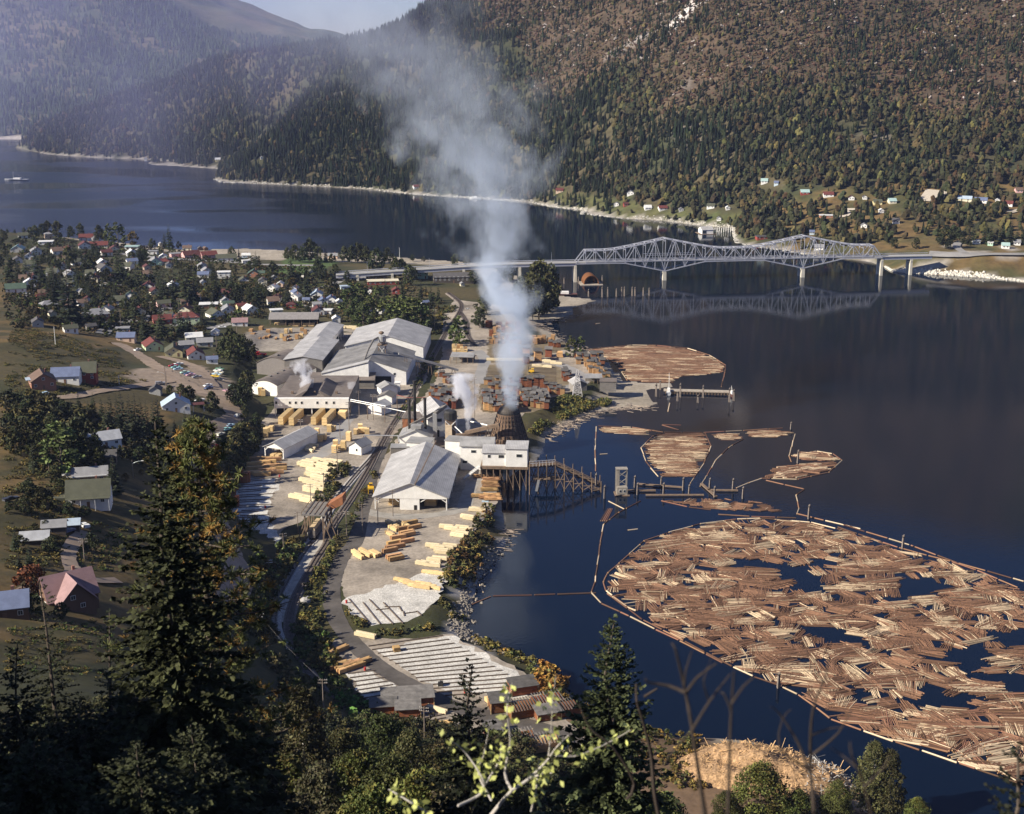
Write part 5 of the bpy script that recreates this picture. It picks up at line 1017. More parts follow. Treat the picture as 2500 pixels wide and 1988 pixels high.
def pm(kind):
 if kind not in PM:
  b=MB()
  if kind in('Y','P','B'):PM[kind]=(bundle(5.6,1.5,1.45,{'Y':LY,'P':LP,'B':LB}[kind]),[MB().box((0,y,0),(1.7,.22,.2)).mesh('bearer',m_bearer)for y in(-1.9,1.9)],None)
  elif kind=='K':
   for k in range(5):
    b.box((0,9,.5+k*.8),(2.7-.03*k,18-.2*(k%2),.74))
   PM[kind]=(b.mesh('boards',LY),[MB().box((0,y,0),(2.4,.4,.5)).mesh('bearer',m_bearer)for y in(2,9,16)],None)
  elif kind in('T','R','S'):
   r=random.Random(kind)
   for k in range(4):b.box((r.uniform(-.1,.1),r.uniform(-.1,.1),.25+k*1.05),(2.5,3.4,.98))
   PM[kind]=(b.mesh('boards',{'T':LY,'R':LR,'S':LB}[kind]),[MB().box((0,y,0),(2.6,.25,.25)).mesh('bearer',m_bearer)for y in(-1.2,1.2)],None)
  elif kind in('C','D'):
   r=random.Random(kind)
   for k in range(5):b.box((r.uniform(-.08,.08),r.uniform(-.1,.1),.3+k*.95),(2.6,4.6,.86))
   PM[kind]=(b.mesh('boards',{'C':LR,'D':LB}[kind]),[MB().box((0,y,0),(2.7,.3,.3)).mesh('bearer',m_bearer)for y in(-1.6,1.6)],MB().prism([(-2.8,5.15),(2.8,5.55),(2.8,5.67),(-2.8,5.27)],(-1.65,1.65),'x').mesh('cover',LC))
  elif kind=='L':
   r=random.Random(5)
   for k in range(26):b.tube((-4+r.uniform(-.5,.5),r.uniform(-1.6,1.6),.2+.12*(k//4)),(4+r.uniform(-.5,.5),r.uniform(-1.6,1.6),.2+.12*(k//4)),.13,.10,5)
   PM[kind]=(b.mesh('poles',LB),[],None)
 return PM[kind]
SQ=[]
def stack(kind,loc,rz,label,group,s=1.0):SQ.append((kind,loc,rz,label,group,s))
def flush_stacks():
 SQ.sort(key=lambda t:(t[4]is not None,t[1][1]));rest=SQ[262:];V=[];F=[];M=[];mats=[]
 for t in SQ[:262]:stack1(*t)
 for kind,loc,rz,_,_,s in rest:
  s3=s if hasattr(s,'__len__')else(s,s,s);c,sn=math.cos(rz),math.sin(rz);boards,bear,cov=pm(kind)
  for me in[boards,cov]if cov else[boards]:
   co=np.empty(len(me.vertices)*3,np.float32);me.vertices.foreach_get('co',co);co=co.reshape(-1,3)*s3;o=len(V)
   if me.materials[0]not in mats:mats.append(me.materials[0])
   V+=[(loc[0]+x*c-y*sn,loc[1]+x*sn+y*c,loc[2]+z)for x,y,z in co];F+=[[i+o for i in f.vertices]for f in me.polygons];M+=[mats.index(me.materials[0])]*len(me.polygons)
 tag(link('lumber_stacks',npmesh('lumber_stacks',V,F,mats,M)),'small stacks of red-brown lumber filling the far drying yard','lumber stacks',kind='stuff')
def stack1(kind,loc,rz,label,group,s=1.0):
 boards,bear,cov=pm(kind);r=empty('lumber_stack',loc,rz,label,'lumber stack',group);r.scale=s if hasattr(s,'__len__')else(s,s,s)
 link(boards.name.split('.')[0],boards,r)
 for x in bear:link('bearer',x,r)
 if cov:link('cover',cov,r)
 return r
def build_stacks():
 Z6=lambda x,y:W(*q(6,x,y),5.0)
 D=math.radians
 for x,y in((1500,1262),(1530,1298),(1440,1308),(1470,1342),(1480,1358),(1400,1380),(1470,1410),(1370,1424),(1360,1460),(1335,1485),(1395,1453),(1368,1535),(1385,1553)):
  stack('B',Z6(x,y),D(-62+rnd.uniform(-5,5)),'golden brown lumber bundle in the staggered pile at the middle of the near yard','brown bundles in the middle of the near yard',(1.05,1.05,1.1))
 for x,y in((1340,1266),(1370,1284),(1430,1272),(1362,1308),(1335,1352),(1080,1532),(1062,1510),(1140,1516),(1125,1495),(1190,1518),(1220,1508),(1455,1280)):
  stack('Y',Z6(x,y),D(38+rnd.uniform(-6,6)),'bright yellow lumber bundle lying askew beside the brown pile of the near yard','yellow bundles in the near yard')
 for x,y in((1980,1225),(1960,1212),(1790,1292),(1830,1308),(1920,1300),(1950,1318),(1890,1330),(1915,1348),(1880,1362),(1680,1445),(1720,1462),(1820,1448),(1790,1464),(1750,1485),(1760,1500),(1690,1566),(1640,1590),(1680,1604),(1735,1552),(1600,1592),(2045,1152)):
  stack('P',Z6(x,y),D(72+rnd.uniform(-6,6)),'pale lumber bundle along the bushy bank above the bay','pale bundles along the bay bank')
 for x,y in((1430,395),(1470,410),(1510,425),(1550,440),(1590,452),(1640,440),(1680,455),(1600,425),(1660,330),(1700,338)):
  stack('Y',W(*q(8,x,y),5.02),D(70+rnd.uniform(-8,8)),'yellow board bundle in the long heap on the white gravel','bundles on the white gravel',(.9,1.1,.7))
 for x,y in((670,778),(760,757),(665,800),(850,765),(740,806),(800,795),(860,793),(715,835),(785,832),(835,825),(700,875),(750,893),(735,870),(655,920),(690,935),(745,928),(760,912),(720,972),(690,1003),(745,990),(575,1055),(650,1062),(665,1085),(705,768),(895,768),(820,770),(640,790),(880,778),(770,850),(690,985),(610,1050),(790,870),(770,955)):
  stack('P',Z6(x,y),D(64+rnd.uniform(-4,4)),'pale yellow lumber bundle in the long rows by the railway bank','pale bundles by the railway bank',(1.1,1.25,1.25))
 for x,y in((240,745),(320,745),(390,748),(240,785),(300,778),(345,768),(235,822),(300,817),(370,802),(430,822),(220,858),(290,862),(405,852),(340,838),(300,870),(430,800)):
  stack('B',Z6(x,y),D(-82+rnd.uniform(-4,4)),'brown lumber bundle in the front rows of the far yard by the road bank','brown bundles by the road bank',(1.15,1.3,1.15))
 for x,y in((130,895),(132,925),(165,925),(185,920),(92,980),(70,1060),(60,1110),(95,1115)):stack('R',Z6(x,y),D(rnd.uniform(-10,10)),'tall red-brown lumber pile at the shaded edge of the far yard','red-brown piles at the shaded yard edge',(.75,.6,1.05))
 for i,x in enumerate((450,535,715,803)):stack('K',Z6(x,462+(i%2)*6),D(-8),'long kiln load of yellow lumber in front of the white kiln wall','long kiln loads',(1.0,1.0,1.0))
 stack('T',Z6(955,400),D(-6),'short yellow kiln load at the far end of the kiln front',None,(1.6,1.6,.85))
 for x,y in((735,565),(770,590),(745,540),(800,575),(845,510),(875,505),(895,655),(960,660),(1003,585),(885,680),(345,530),(375,505),(330,555),(1100,520),(1060,530),(1130,520),(1095,490),(310,220),(285,218),(1150,540),(930,660)):
  stack('T',Z6(x,y),D(rnd.uniform(-12,12)),'square yellow lumber stack standing between the kiln and the white hut','square yellow stacks near the kiln',(.9,.8,rnd.choice((.6,.8,1.05))))
 for x,y in((665,640),(690,655),(710,632),(680,672)):stack('P',Z6(x,y),D(60+rnd.uniform(-15,15)),'loose pale bundle beside the open post shelter','pale bundles beside the post shelter',.9)
 for x,y in((320,875),(330,905),(320,935),(330,965),(315,990),(240,1040),(335,1035),(345,1065),(250,880),(300,1050)):stack('L',W(*q(7,x,y),5.0),D(8+rnd.uniform(-8,8)),'heap of peeled brown poles between the open shed and the bay','pole heaps by the bay',(.9,1,1.3))
 stack('P',W(*q(7,215,1155),5.0),D(80),'pale bundle near the parked blue car by the bay',None,(1.2,1.2,1.0))
 def block(k,cols,rows,o,dx,dy,kinds,label,group,miss=.12,sc=(1,1.0)):
  for j in range(rows):
   for i in range(cols):
    if rnd.random()<miss:continue
    x=o[0]+dx[0]*i+dy[0]*j;y=o[1]+dx[1]*i+dy[1]*j
    stack(rnd.choice(kinds),W(*q(k,x+rnd.uniform(-6,6),y+rnd.uniform(-2,2)),5.0),D(rnd.uniform(-8,8)),label,group,(rnd.uniform(.85,1.05)*sc[0],rnd.uniform(.85,1.05)*sc[0],rnd.uniform(.7,1.15)*sc[1]))
 block(3,9,5,(105,1560),(30,2),(4,26),'CCD','grey capped red-brown drying stack in the block behind the burner dome','capped stacks behind the burner',.22,(.95,.85))
 block(3,8,5,(400,1535),(28,3),(10,24),'CCD','grey capped drying stack in the block between the burner smoke and the grassy shore','capped stacks toward the grassy shore',.18,(.9,.85))
 block(3,10,3,(120,1455),(29,0),(2,30),'CCD','grey capped drying stack in the loose rows beside the yard road','loose rows beside the yard road',.3,(.95,.85));block(3,6,2,(610,1500),(24,2),(8,28),'CD','grey capped stack at the shore end of the drying block','stacks at the shore end',.2,(.9,.8))
 block(3,8,1,(405,1492),(24,0),(0,0),'C','tall red drying stack in the straight row beside the striped skids','straight row of red stacks',0,(1.0,1.25))
 block(6,7,5,(1680,200),(32,3),(-6,26),'CCD','grey capped stack in the block between the tracks and the white steam cloud','capped stacks beside the tracks',.2,(.9,.85))
 block(3,8,4,(160,1035),(32,0),(2,30),'SRD','stack seen dimly through the base of the tall smoke','stacks behind the smoke',.15,(1.0,.9))
 block(3,4,1,(150,985),(78,4),(0,0),'R','large reddish stack in the farthest row of the drying yard','farthest reddish stacks',0,(1.7,.9))
 block(3,5,2,(515,1115),(36,-3),(4,12),'S','warm brown stack in the group at the log pond shore','stacks at the log pond shore',.1,(1.0,.95));block(3,3,2,(640,1140),(32,2),(6,10),'C','dark low stack beside the warm brown group at the pond','dark stacks at the pond',.1,(.9,.6))
 for i,(x,y,kd,s,lb)in enumerate(((447,1215,'D',(1.6,1.3,.95),'wide capped stack first behind the burner smoke'),(445,1282,'C',(1.4,1.2,.9),'dark red wide stack below the first capped one'),(540,1262,'D',(1.6,1.3,1.25),'tallest orange capped stack in the middle of the bay side yard'),(628,1228,'C',(1.5,1.3,1.0),'red wide capped stack beside the tallest orange one'),(718,1232,'S',(1.5,1.3,.75),'bright orange low wide stack beside the road curve'),(350,1200,'D',(1.4,1.2,.9),'pinkish capped stack half veiled by smoke'))):
  stack(kd,W(*q(3,x,y),5.0),D(rnd.uniform(-5,5)),lb,None,s)
 block(3,4,3,(860,1235),(62,2),(6,26),'CDD','capped stack in the cluster where the raft of the log pond meets the land','capped stacks at the log pond corner',.1,(1.15,.85));block(3,4,5,(925,1310),(28,2),(24,24),'DSD','orange brown stack in the diagonal row along the log pond','diagonal row along the log pond',.12,(.85,.8));block(3,3,3,(742,1380),(22,2),(6,22),'C','dark capped stack inside the curve of the yard road','dark stacks inside the road curve',.15,(.85,.8))
 for x,y in((560,1262),(600,1270),(640,1280),(690,1292),(540,1312),(570,1315),(610,1318)):stack('P',W(*q(3,x,y),5.0),D(80+rnd.uniform(-12,12)),'bright pale bundle in the line above the striped skids','pale line above the skids',(1,1.2,.9))
 for x in(180,230,275,320,365):stack('P',W(*q(3,x,1262),5.0),D(85),'pale bundle seen through the smoke column','pale bundles in the smoke',(1.1,1.4,1.0))
 block(2,4,3,(1690,1180),(30,2),(2,22),'TS','yellow stack at the bay side of the lone poplar clump','stacks by the poplar clump',.1,(.8,.9));block(2,4,3,(1550,1390),(26,2),(4,24),'CS','weathered small stack on the grassy strip beside the tracks','small stacks on the grassy strip',.2,(.7,.6))
 block(2,5,3,(10,1060),(40,-8),(10,22),'BSB','low brown bundle at the town edge of the upper yard','brown bundles at the town edge',.1,(1.1,.9));block(2,6,3,(230,1060),(46,-8),(20,26),'BTS','brown stack in the ring of the upper yard','brown stacks in the upper yard',.2,(.9,.7));block(2,3,5,(830,1180),(30,-12),(18,-30),'CR','dark red stack in the aisle beside the clean roofed warehouse','dark red stacks in the aisle',.1,(1.0,.8))
 for x,y in((720,990),(760,1000),(800,998),(850,1003),(880,1000),(910,1012),(930,1000),(1000,1030)):stack('P',W(*q(2,x,y),5.2),D(78),'bright pale bundle behind the long white planer shed','pale bundles behind the planer shed',(1.1,1.4,1.0))
 stack('Y',W(*q(2,660,1250),5.0),D(75),'lone yellow bundle beside the open bays of the planer shed',None,(1.3,1.3,1.2))
 for x,y,rz in((585,262,-50),(625,262,-50),(650,272,-50),(690,252,-50),(720,270,-50),(660,290,-50),(770,235,-50)):stack('B',W(*q(10,x,y),5.0),D(rz),'orange lumber bundle beside the red barrel and the asphalt road','orange bundles by the asphalt road',(1.2,1.2,.95))
 stack('B',W(*q(10,575,145),5.0),D(-42),'brown bundle in tree shade at the yard road corner',None,(1.2,1.5,1.0));stack('P',W(*q(8,1135,845),5.0),D(65),'greyish pale bundle where the road meets the lower yard',None,(1.2,1.3,.9))
 stack('S',W(*q(10,1055,130),5.02),D(20),'small red-brown stack alone on the striped skids of the lower yard',None,(.85,.65,.35));stack('P',W(*q(10,1380,615),5.02),D(58),'pale pole bundle at the edge of the asphalt near the covered piles',None,(1,1.2,.7))
 stack('S',W(*q(10,1460,790),5.02),D(12),'yellow cut stack with grey top beside a heap of pale drums',None,(1.5,.9,.7));stack('Y',W(*q(10,1815,560),5.02),D(30),'bright yellow bundle beside the covered brown pile in the lower yard',None,(1,.8,1.1))
 def covered(k,x,y,w_,d_,h_,label,rz=.1,slat=False,m=None):
  p=W(*q(k,x,y),5.02);o=empty('lumber_stack',p,rz,label,'lumber stack');b=MB()
  for j in range(3):b.box((0,d_/2,.25+j*(h_/3)),(w_-.1*j,d_-.1*(j%2),h_/3-.05))
  b.build('boards',m or LR,o);[MB().box((sx*(w_/2-.3),d_/2,0),(.3,d_,.25)).build('bearer',m_bearer,o)for sx in(-1,1)]
  if slat:
   s_=MB();n=int(w_/.9)
   for i in range(n):s_.bar((-w_/2+.45+i*.9,-.6,h_+.5),(-w_/2+.45+i*.9,d_+.6,h_+1.1),.22,.12)
   s_.build('cover_poles',LC,o)
  else:MB().prism([(-.8,h_+.45),(d_+.8,h_+1.0),(d_+.8,h_+1.12),(-.8,h_+.57)],(-w_/2-.4,w_/2+.4),'x').build('cover',LC,o)
  [MB().box((sx*(w_/2+.1),sy,0),(.16,.16,h_+.5)).build('stake',LY,o)for sx in(-1,1)for sy in(-.1,d_+.1)]
 covered(10,950,650,7.5,4,2.4,'long low covered pile with grey boards on top, first by the weedy bank');covered(10,1150,672,7,4,2.4,'low covered pile beside the first one at the weedy bank');covered(10,1150,590,15,6,2.6,'widest covered pile with curled grey boards behind the other two',.15)
 covered(11,70,930,5.5,5,3.2,'covered red-brown pile at the road side behind the yellow leaved sapling',.2);covered(11,260,790,8,5,2.6,'dark brown pile near the rusty shrubs of the shore',.3);covered(11,270,970,9,6,2.4,'pile roofed with spaced poles between the road and the shore',.35,True);covered(11,460,900,9,5,2.2,'second pole roofed pile nearest the rusty shrubs',.35,True);covered(11,450,990,7,4,2.2,'grey roofed pile right of the pole roofed one',.3);covered(11,600,960,8,5,2.2,'third pole roofed pile half hidden by the pointed spruce',.4,True)
 covered(11,250,1215,9,6,2.2,'pole roofed pile on the near side of the asphalt road',.3,True);covered(11,430,1235,9,5,2.4,'second pole roofed pile on the near side of the road',.3,True,LB);covered(11,20,1120,5,4,2.0,'grey topped pile near the second red barrel',.2)
 def skid(k,a,b,label,group):
  A=W(*q(k,*a),5.02);B=W(*q(k,*b),5.02);me=MB().bar((0,0,.16),(B[0]-A[0],B[1]-A[1],.16),.34,.3);tag(me.build('skid_beam',m_bearer,None,A),label,'skid beam',group)
 g='skid beams of the lower yard'
 for i in range(15):
  t=i/14;a=(830+600*t+rnd.uniform(-20,20),95+400*t);b_=(1420+720*t**.9+rnd.uniform(-20,10),8+440*t);skid(10,a,b_,'long dark skid beam lying on the pale gravel of the lower yard',g)
 for i in range(8):
  t=i/7;skid(10,(660+130*t,318+235*t),(880+260*t,292+200*t),'dark skid beam among weeds on the near side of the asphalt road','skid beams by the weeds')
 for i in range(6):
  t=i/5;skid(10,(1180+80*t,640+130*t),(1420+60*t,590+140*t),'skid beam under the drum heap yard','skid beams by the drums')
 for i in range(9):
  t=i/8;skid(6,(130-80*t+(60 if i>5 else 0),905+330*t),(440-100*t,885+345*t),'grey skid beam on the pale gravel of the far yard','skid beams of the far yard');skid(6,(125-80*t,922+330*t),(300-40*t,905+340*t),'grey skid beam on the pale gravel of the far yard','skid beams of the far yard')
 for a,b_ in(((1000,540),(1180,750)),((1115,570),(1255,745)),((1165,545),(1360,745)),((1280,570),(1440,740)),((1220,630),(1330,620)),((1290,605),(1420,605)),((1440,640),(1450,680)),((1450,660),(1555,645)),((1550,640),(1590,675)),((1405,600),(1430,640))):skid(8,a,b_,'weathered skid beam scattered on the white gravel patch','skid beams on the white gravel')
 for i in range(12):
  skid(3,(470,1330+11*i),(690,1325+11*i),'tan skid beam of the empty striped skids in the bay side yard','striped skids of the bay side yard')
 for i in range(7):skid(3,(120,1350+14*i),(230,1350+14*i),'tan skid beam under the smoke beside the yard road','skids under the smoke')
 # logs
LOGM=mat('log_bark',(.185,.096,.058),.85,var=.4,scale=1.3,rand=.5,hue=.012);LOGP=mat('peeled_log',(.56,.44,.30),.8,var=.25,scale=1.3,rand=.25);LOGE=mat('log_end',(.46,.27,.13),.85,var=.2);LOGA=mat('raft_bark',(.2,.14,.1),.88,var=.35,scale=1.2,attr=True)
def log_mesh(pale):b=MB();b.tube((-.5,0,0),(.5,0,0),1,.82,7,0,caps=False);n=7;b.f+=[list(range(n-1,-1,-1)),list(range(n,2*n))];b.m+=[1,1];return b.mesh('log',[LOGP if pale else LOGM,LOGE])
RAFTS={'big':[(13,75,1400),(13,110,1330),(13,200,1250),(13,400,1070),(13,600,1000),(13,850,930),(13,1150,890),(13,1400,880),(13,1750,915),(13,2100,1000),(14,500,300),(14,1000,470),(14,1450,590),(14,1660,660),(14,2057,830),(0,2600,1490),(0,2640,1990),(0,2500,1916),(12,1700,1190),(12,1250,1040),(12,1000,955),(12,800,880),(12,700,800),(12,570,710),(12,450,650),(12,240,575),(11,1880,570),(11,1500,370),(11,1180,205),(11,900,0),(13,300,1620),(13,100,1470)],
'pond':[(3,935,1178),(3,1120,1158),(3,1300,1143),(3,1500,1145),(3,1750,1168),(3,1950,1230),(3,2060,1300),(3,2050,1360),(3,1860,1382),(3,1700,1392),(3,1640,1440),(3,1480,1445),(3,1270,1425),(3,1210,1350),(3,1130,1270)],
'mid':[(13,392,300),(13,480,220),(13,560,192),(13,900,192),(13,945,250),(13,948,320),(13,890,440),(13,830,545),(13,520,552),(13,470,480),(13,420,390)],
'strip':[(13,40,140),(13,200,145),(13,490,168),(13,460,210),(13,200,200),(13,30,180)],'strip2':[(13,950,205),(13,1180,180),(13,1210,240),(13,1080,262),(13,990,240)],'strip3':[(13,1200,182),(13,1500,158),(13,1630,190),(13,1500,232),(13,1240,222)],
'pod':[(13,1595,378),(13,1650,348),(13,1800,342),(13,1930,362),(13,2005,410),(13,1900,420),(13,1700,412)],'pod2':[(13,1350,555),(13,1440,470),(13,1640,450),(13,1800,430),(13,1990,425),(13,1900,505),(13,1650,560)],
'spill':[(13,560,742),(13,800,712),(13,1000,718),(13,1220,726),(13,1480,780),(13,1620,842),(13,1400,828),(13,1180,826),(13,900,800)]}
LOGS=[]
def fill(name,cell,modes,cover,pale,seed,lens=(5,11),aligned=None,hole=None,rad=.185):
 P=[W(*q(*p))[:2]for p in RAFTS[name]];xs=[p[0]for p in P];ys=[p[1]for p in P];r=random.Random(seed);out=[]
 y=min(ys)
 while y<max(ys):
  x=min(xs)
  while x<max(xs):
   cx,cy_=x+r.uniform(-.45,.45)*cell[0],y+r.uniform(-.45,.45)*cell[1]
   if r.random()<cover and(hole is None or float(fbm(np.array([cx]),np.array([cy_]),hole[0],hole[1],2)[0])<hole[2]):
    a=aligned+r.gauss(0,.11)if aligned is not None else math.radians(r.choice(modes))+r.gauss(0,.13);L=r.uniform(*lens)*(1.15 if abs(math.sin(a))<.4 else.8);n=r.randint(3,13);pc=r.random()<pale;fan=r.gauss(0,.02);sp=.50
    if abs(math.sin(a))<.4:n+=2
    for i in range(n):
     off=(i-n/2)*sp;aa=a+fan*(i-n/2)+r.gauss(0,.035);sh=r.gauss(0,.5)*L*.14;lx=cx-math.sin(a)*off+math.cos(a)*sh;ly=cy_+math.cos(a)*off+math.sin(a)*sh;Li=L*r.uniform(.82,1.08)
     if aligned is not None:Li*=r.uniform(.7,1.2)
     ends=[(lx+math.cos(aa)*Li/2*s,ly+math.sin(aa)*Li/2*s)for s in(-1,1)]
     if all(inpoly(np.array([e[0]]),np.array([e[1]]),P)[0]for e in ends):out.append((lx,ly,r.uniform(.0,.16),Li,rad*r.uniform(.75,1.3),aa,(r.random()<(.8 if pc else.06)),r.uniform(.45,1.45)))
   x+=cell[0]
  y+=cell[1]
 return out
def build_logs():
 big=fill('big',(5.8,3.7),(5,8,12,-8,-14,2,14,28,40,80,100,65,115,-35,-22,18,95,130,75,105,88,50),1,.24,3,(5.5,13),hole=(22,5,.70))
 mid=fill('mid',(5,2.6),(0,),1,.35,4,(6,10),aligned=-.05);rest=[]
 rest+=fill('pond',(6,2.4),(0,),1,.16,5,(7,13),aligned=-.03,rad=.26);rest+=fill('strip',(6,2.2),(0,),1,.4,6,(6,10),aligned=-.1);rest+=fill('strip2',(6,2.2),(0,),1,.6,7,(6,9),aligned=-.12)+fill('strip3',(6,2.2),(0,),1,.6,8,(6,10),aligned=-.06)
 rest+=fill('pod',(5,3),(-8,-12,-5,85),1,.5,9,(6,9),rad=.38)+fill('pod2',(5,3),(12,20,-18,35),1,.25,10,(6,9),rad=.42)+fill('spill',(6,3.5),(-15,20,60,80,-40,-8),.9,.3,12,(4,7))+mid
 def rng(l):
  px,py=proj(l[0],l[1],0);return(px>-50)&(px<2490)&(py<1940),l[1]
 vis=[l for l in big if rng(l)[0]];vis.sort(key=lambda l:l[1]-l[3]*6)
 keep=vis[:300];ks=set(id(l)for l in keep)
 ml={True:log_mesh(True),False:log_mesh(False)}
 for l in keep:
  o=link('floating_log',ml[l[6]],None,(l[0],l[1],l[2]+.02));o.rotation_euler=(0,0,l[5]);o.scale=(l[3],l[4],l[4])
  tag(o,'pale peeled log floating in the near side of the big log raft' if l[6]else 'brown barked log floating in the near side of the big log raft','log','pale logs of the big raft' if l[6]else 'brown logs of the big raft')
 def mass(name,L,label):
  b=MB();cols=[]
  for l in L:
   c,s=math.cos(l[5])*l[3]/2,math.sin(l[5])*l[3]/2;n0=len(b.v);b.tube((l[0]-c,l[1]-s,l[2]+.02),(l[0]+c,l[1]+s,l[2]+.02),l[4],l[4]*.82,6)
   k=np.array((.46,.35,.23)if l[6]else(.185,.10,.06))*l[7];cols+=[k]*(len(b.v)-n0)
  tag(link(name,npmesh(name,b.v,b.f,LOGA,col=np.clip(np.array(cols),0,1))),label,'logs',kind='stuff')
 mass('floating_logs',[l for l in big if id(l)not in ks]+rest,'thousands of brown logs packed in the rafts and booms on the bay')
 def chain(pts,label,group,L=(9,14)):
  P=[Vector(W(*q(*p)))for p in pts];i=0;pos=P[0].copy();k=1
  while k<len(P):
   d=P[k]-pos
   if d.length<3:k+=1;continue
   l=min(rnd.uniform(*L),d.length);e=pos+d.normalized()*l
   a=math.atan2(d.y,d.x)+rnd.uniform(-.03,.03);o=link('boom_log',ml[rnd.random()<.35],None,tuple((pos+e)/2+Vector((0,0,.08))));o.rotation_euler=(0,0,a);o.scale=(l*.95,.30,.30);tag(o,label,'boom log',group)
   pos=e+d.normalized()*.3
 R=RAFTS['big']
 chain([R[i]for i in range(0,15)],'boom log chained along the far edge of the big log raft','boom logs on the far edge of the big raft');chain([(0,2500,1918)]+R[18:32]+[R[0]],'boom log chained along the near edge of the big log raft','boom logs on the near edge of the big raft')
 chain([(13,1640,845),(13,2156,968),(14,540,280),(14,1100,450),(14,1500,600),(14,2057,755),(0,2560,1440)],'outer boom log floating parallel to the big raft on the open lake side','outer boom logs')
 chain([(13,20,140),(13,10,330),(13,15,500)],'boom log in the line crossing the blue bay to the trestle','boom logs across the blue bay');chain([(13,380,742),(13,200,835),(13,80,930),(13,50,1100),(13,10,1400),(13,-30,1500),(13,60,1570),(11,850,60),(11,1070,175),(11,1290,285),(11,1500,385),(11,1800,540)],'boom log in the curved line from the float cabin down to the big raft','boom logs below the float cabin')
 chain([(13,1210,240),(13,1090,310),(13,990,410),(13,900,560),(13,850,640)],'boom log in the curved line beside the leaf shaped raft','boom logs beside the leaf raft');chain([(13,900,190),(13,950,300),(13,890,440),(13,780,600)],'boom log at the lake side of the leaf shaped raft','boom logs round the leaf raft');chain([(13,560,192),(13,480,215),(13,385,310),(13,420,420),(13,530,560)],'boom log at the land side of the leaf shaped raft','boom logs round the leaf raft, land side')
 chain([(13,1630,200),(13,1580,380),(13,1600,425)],'boom log hanging from the tip of the bright strip raft','boom logs at the strip tip');chain([(13,1360,560),(13,1240,600),(13,1150,640)],'boom log trailing from the near boat shaped raft','boom logs at the boat raft');chain([(13,1390,575),(13,1740,655),(13,1640,692),(13,1660,800),(13,1645,850)],'long pale boom log bent between the boat shaped raft and the big raft','pale boom logs in the bend');chain([(13,30,135),(13,300,145),(13,560,185),(13,900,188),(13,1200,172),(13,1530,152)],'boom log on the far side of the strip rafts','boom logs behind the strips');chain([(13,550,124),(13,710,128)],'loose pale log pair forming a hook beyond the strip raft','hook logs');chain([(13,550,126),(13,715,176)],'loose pale log pair forming a hook beyond the strip raft','hook logs')
 chain([(13,1595,376),(13,1800,340),(13,1930,360),(13,2010,412),(13,1900,510),(13,1650,566),(13,1345,558)],'boom log round the outside of the boat shaped raft','boom logs round the boat raft');chain([(13,540,740),(13,760,790),(13,950,815)],'pale boom log along the spilled logs near the float cabin','boom logs at the spill');chain([(13,1000,850),(13,1300,870),(13,1640,880)],'pale boom log between the spilled logs and the big raft','boom logs under the spill')
 chain([(3,1190,1270),(3,1210,1340),(3,1265,1425)],'boom log along the land side of the log pond raft','boom logs of the log pond');chain([(3,930,1172),(3,1300,1138),(3,1500,1140),(3,1750,1163),(3,1950,1225),(3,2062,1300),(3,2055,1362),(3,2025,1480)],'boom log round the lake side of the log pond raft','boom logs round the log pond');chain([(8,1010,1000),(11,0,22),(11,500,5),(11,820,-5)],'thin dark boom log lying between the rocky bank and the big raft','thin boom logs',(14,20))
 for k,a,b_,lb in((7,(1280,1075),(1410,1140),'drifting pale log below the float cabin'),(7,(1210,695),(1270,690),'short dark log drifting in the blue bay'),(7,(1435,1310),(1515,1300),'thin log drifting alone before the big raft'),(8,(2050,400),(2090,490),'waterlogged pale log by the rocky bank'),(7,(980,390),(1045,415),'bleached log stranded on the curved beach'),(3,(1010,965),(1045,960),'tiny lone log on the dark lake below the bridge reflection'),(7,(1760,350),(1775,280),'bleached log near the shore dock')):
  A=Vector(W(*q(k,*a),.05));B=Vector(W(*q(k,*b_),.05));d=B-A;o=link('floating_log',ml[True],None,tuple((A+B)/2));o.rotation_euler=(0,0,math.atan2(d.y,d.x));o.scale=(d.length,.28,.28);tag(o,lb,'log')
 for i in range(4):
  A=Vector(W(*q(7,1215+16*i,1235),.05));B=Vector(W(*q(7,1275+12*i,1135),.05));d=B-A;o=link('floating_log',ml[False],None,tuple((A+B)/2));o.rotation_euler=(0,0,math.atan2(d.y,d.x));o.scale=(d.length,.25,.25);tag(o,'dark log of the small bundle drifting below the float cabin','log','small drifting bundle')
 for a,b_,lb in(((13,360,602),(13,720,630),'far plank walkway on piles beside the float cabin'),((13,420,693),(13,890,692),'near plank walkway on piles beside the float cabin'),((13,920,652),(13,1165,655),'plank walkway between the pile clusters by the spill'),((13,870,600),(13,990,705),'slanting plank log walkway by the spill'),((13,270,655),(13,500,655),'low float walkway behind the float cabin')):
  A=Vector(W(*q(*a),.6));B=Vector(W(*q(*b_),.6));tag(MB().bar((0,0,0),tuple(B-A),1.3,.5).build('walkway',m_rough,None,tuple(A)),lb,'walkway')
 PILES=[((13,545,610),70,'paired'),((13,722,655),110,''),((13,563,690),100,''),((13,770,690),85,''),((13,937,640),88,''),((13,975,710),92,''),((13,1125,650),95,''),((13,1205,722),100,''),((13,1650,435),110,''),((13,1595,160),60,''),((13,1738,885),120,''),((14,1040,480),122,''),((12,430,660),118,''),((13,85,720),110,''),((13,352,690),100,''),((13,330,630),98,''),((13,15,660),150,'')]
 PL=['beside the far walkway','at the lake end of the far walkway','at the near walkway start','at the near walkway end','twin headed with white caps','before the slanting walkway','behind the spilled logs','at the edge of the spilled logs','inside the boat shaped raft','at the tip of the strip raft','at the far edge of the big raft','on the far side of the big raft toward the frame edge','on the near edge of the big raft','left of the float cabin in the bay','right of the float cabin on the near side','right of the float cabin on the far side','at the end of the bay boom line']
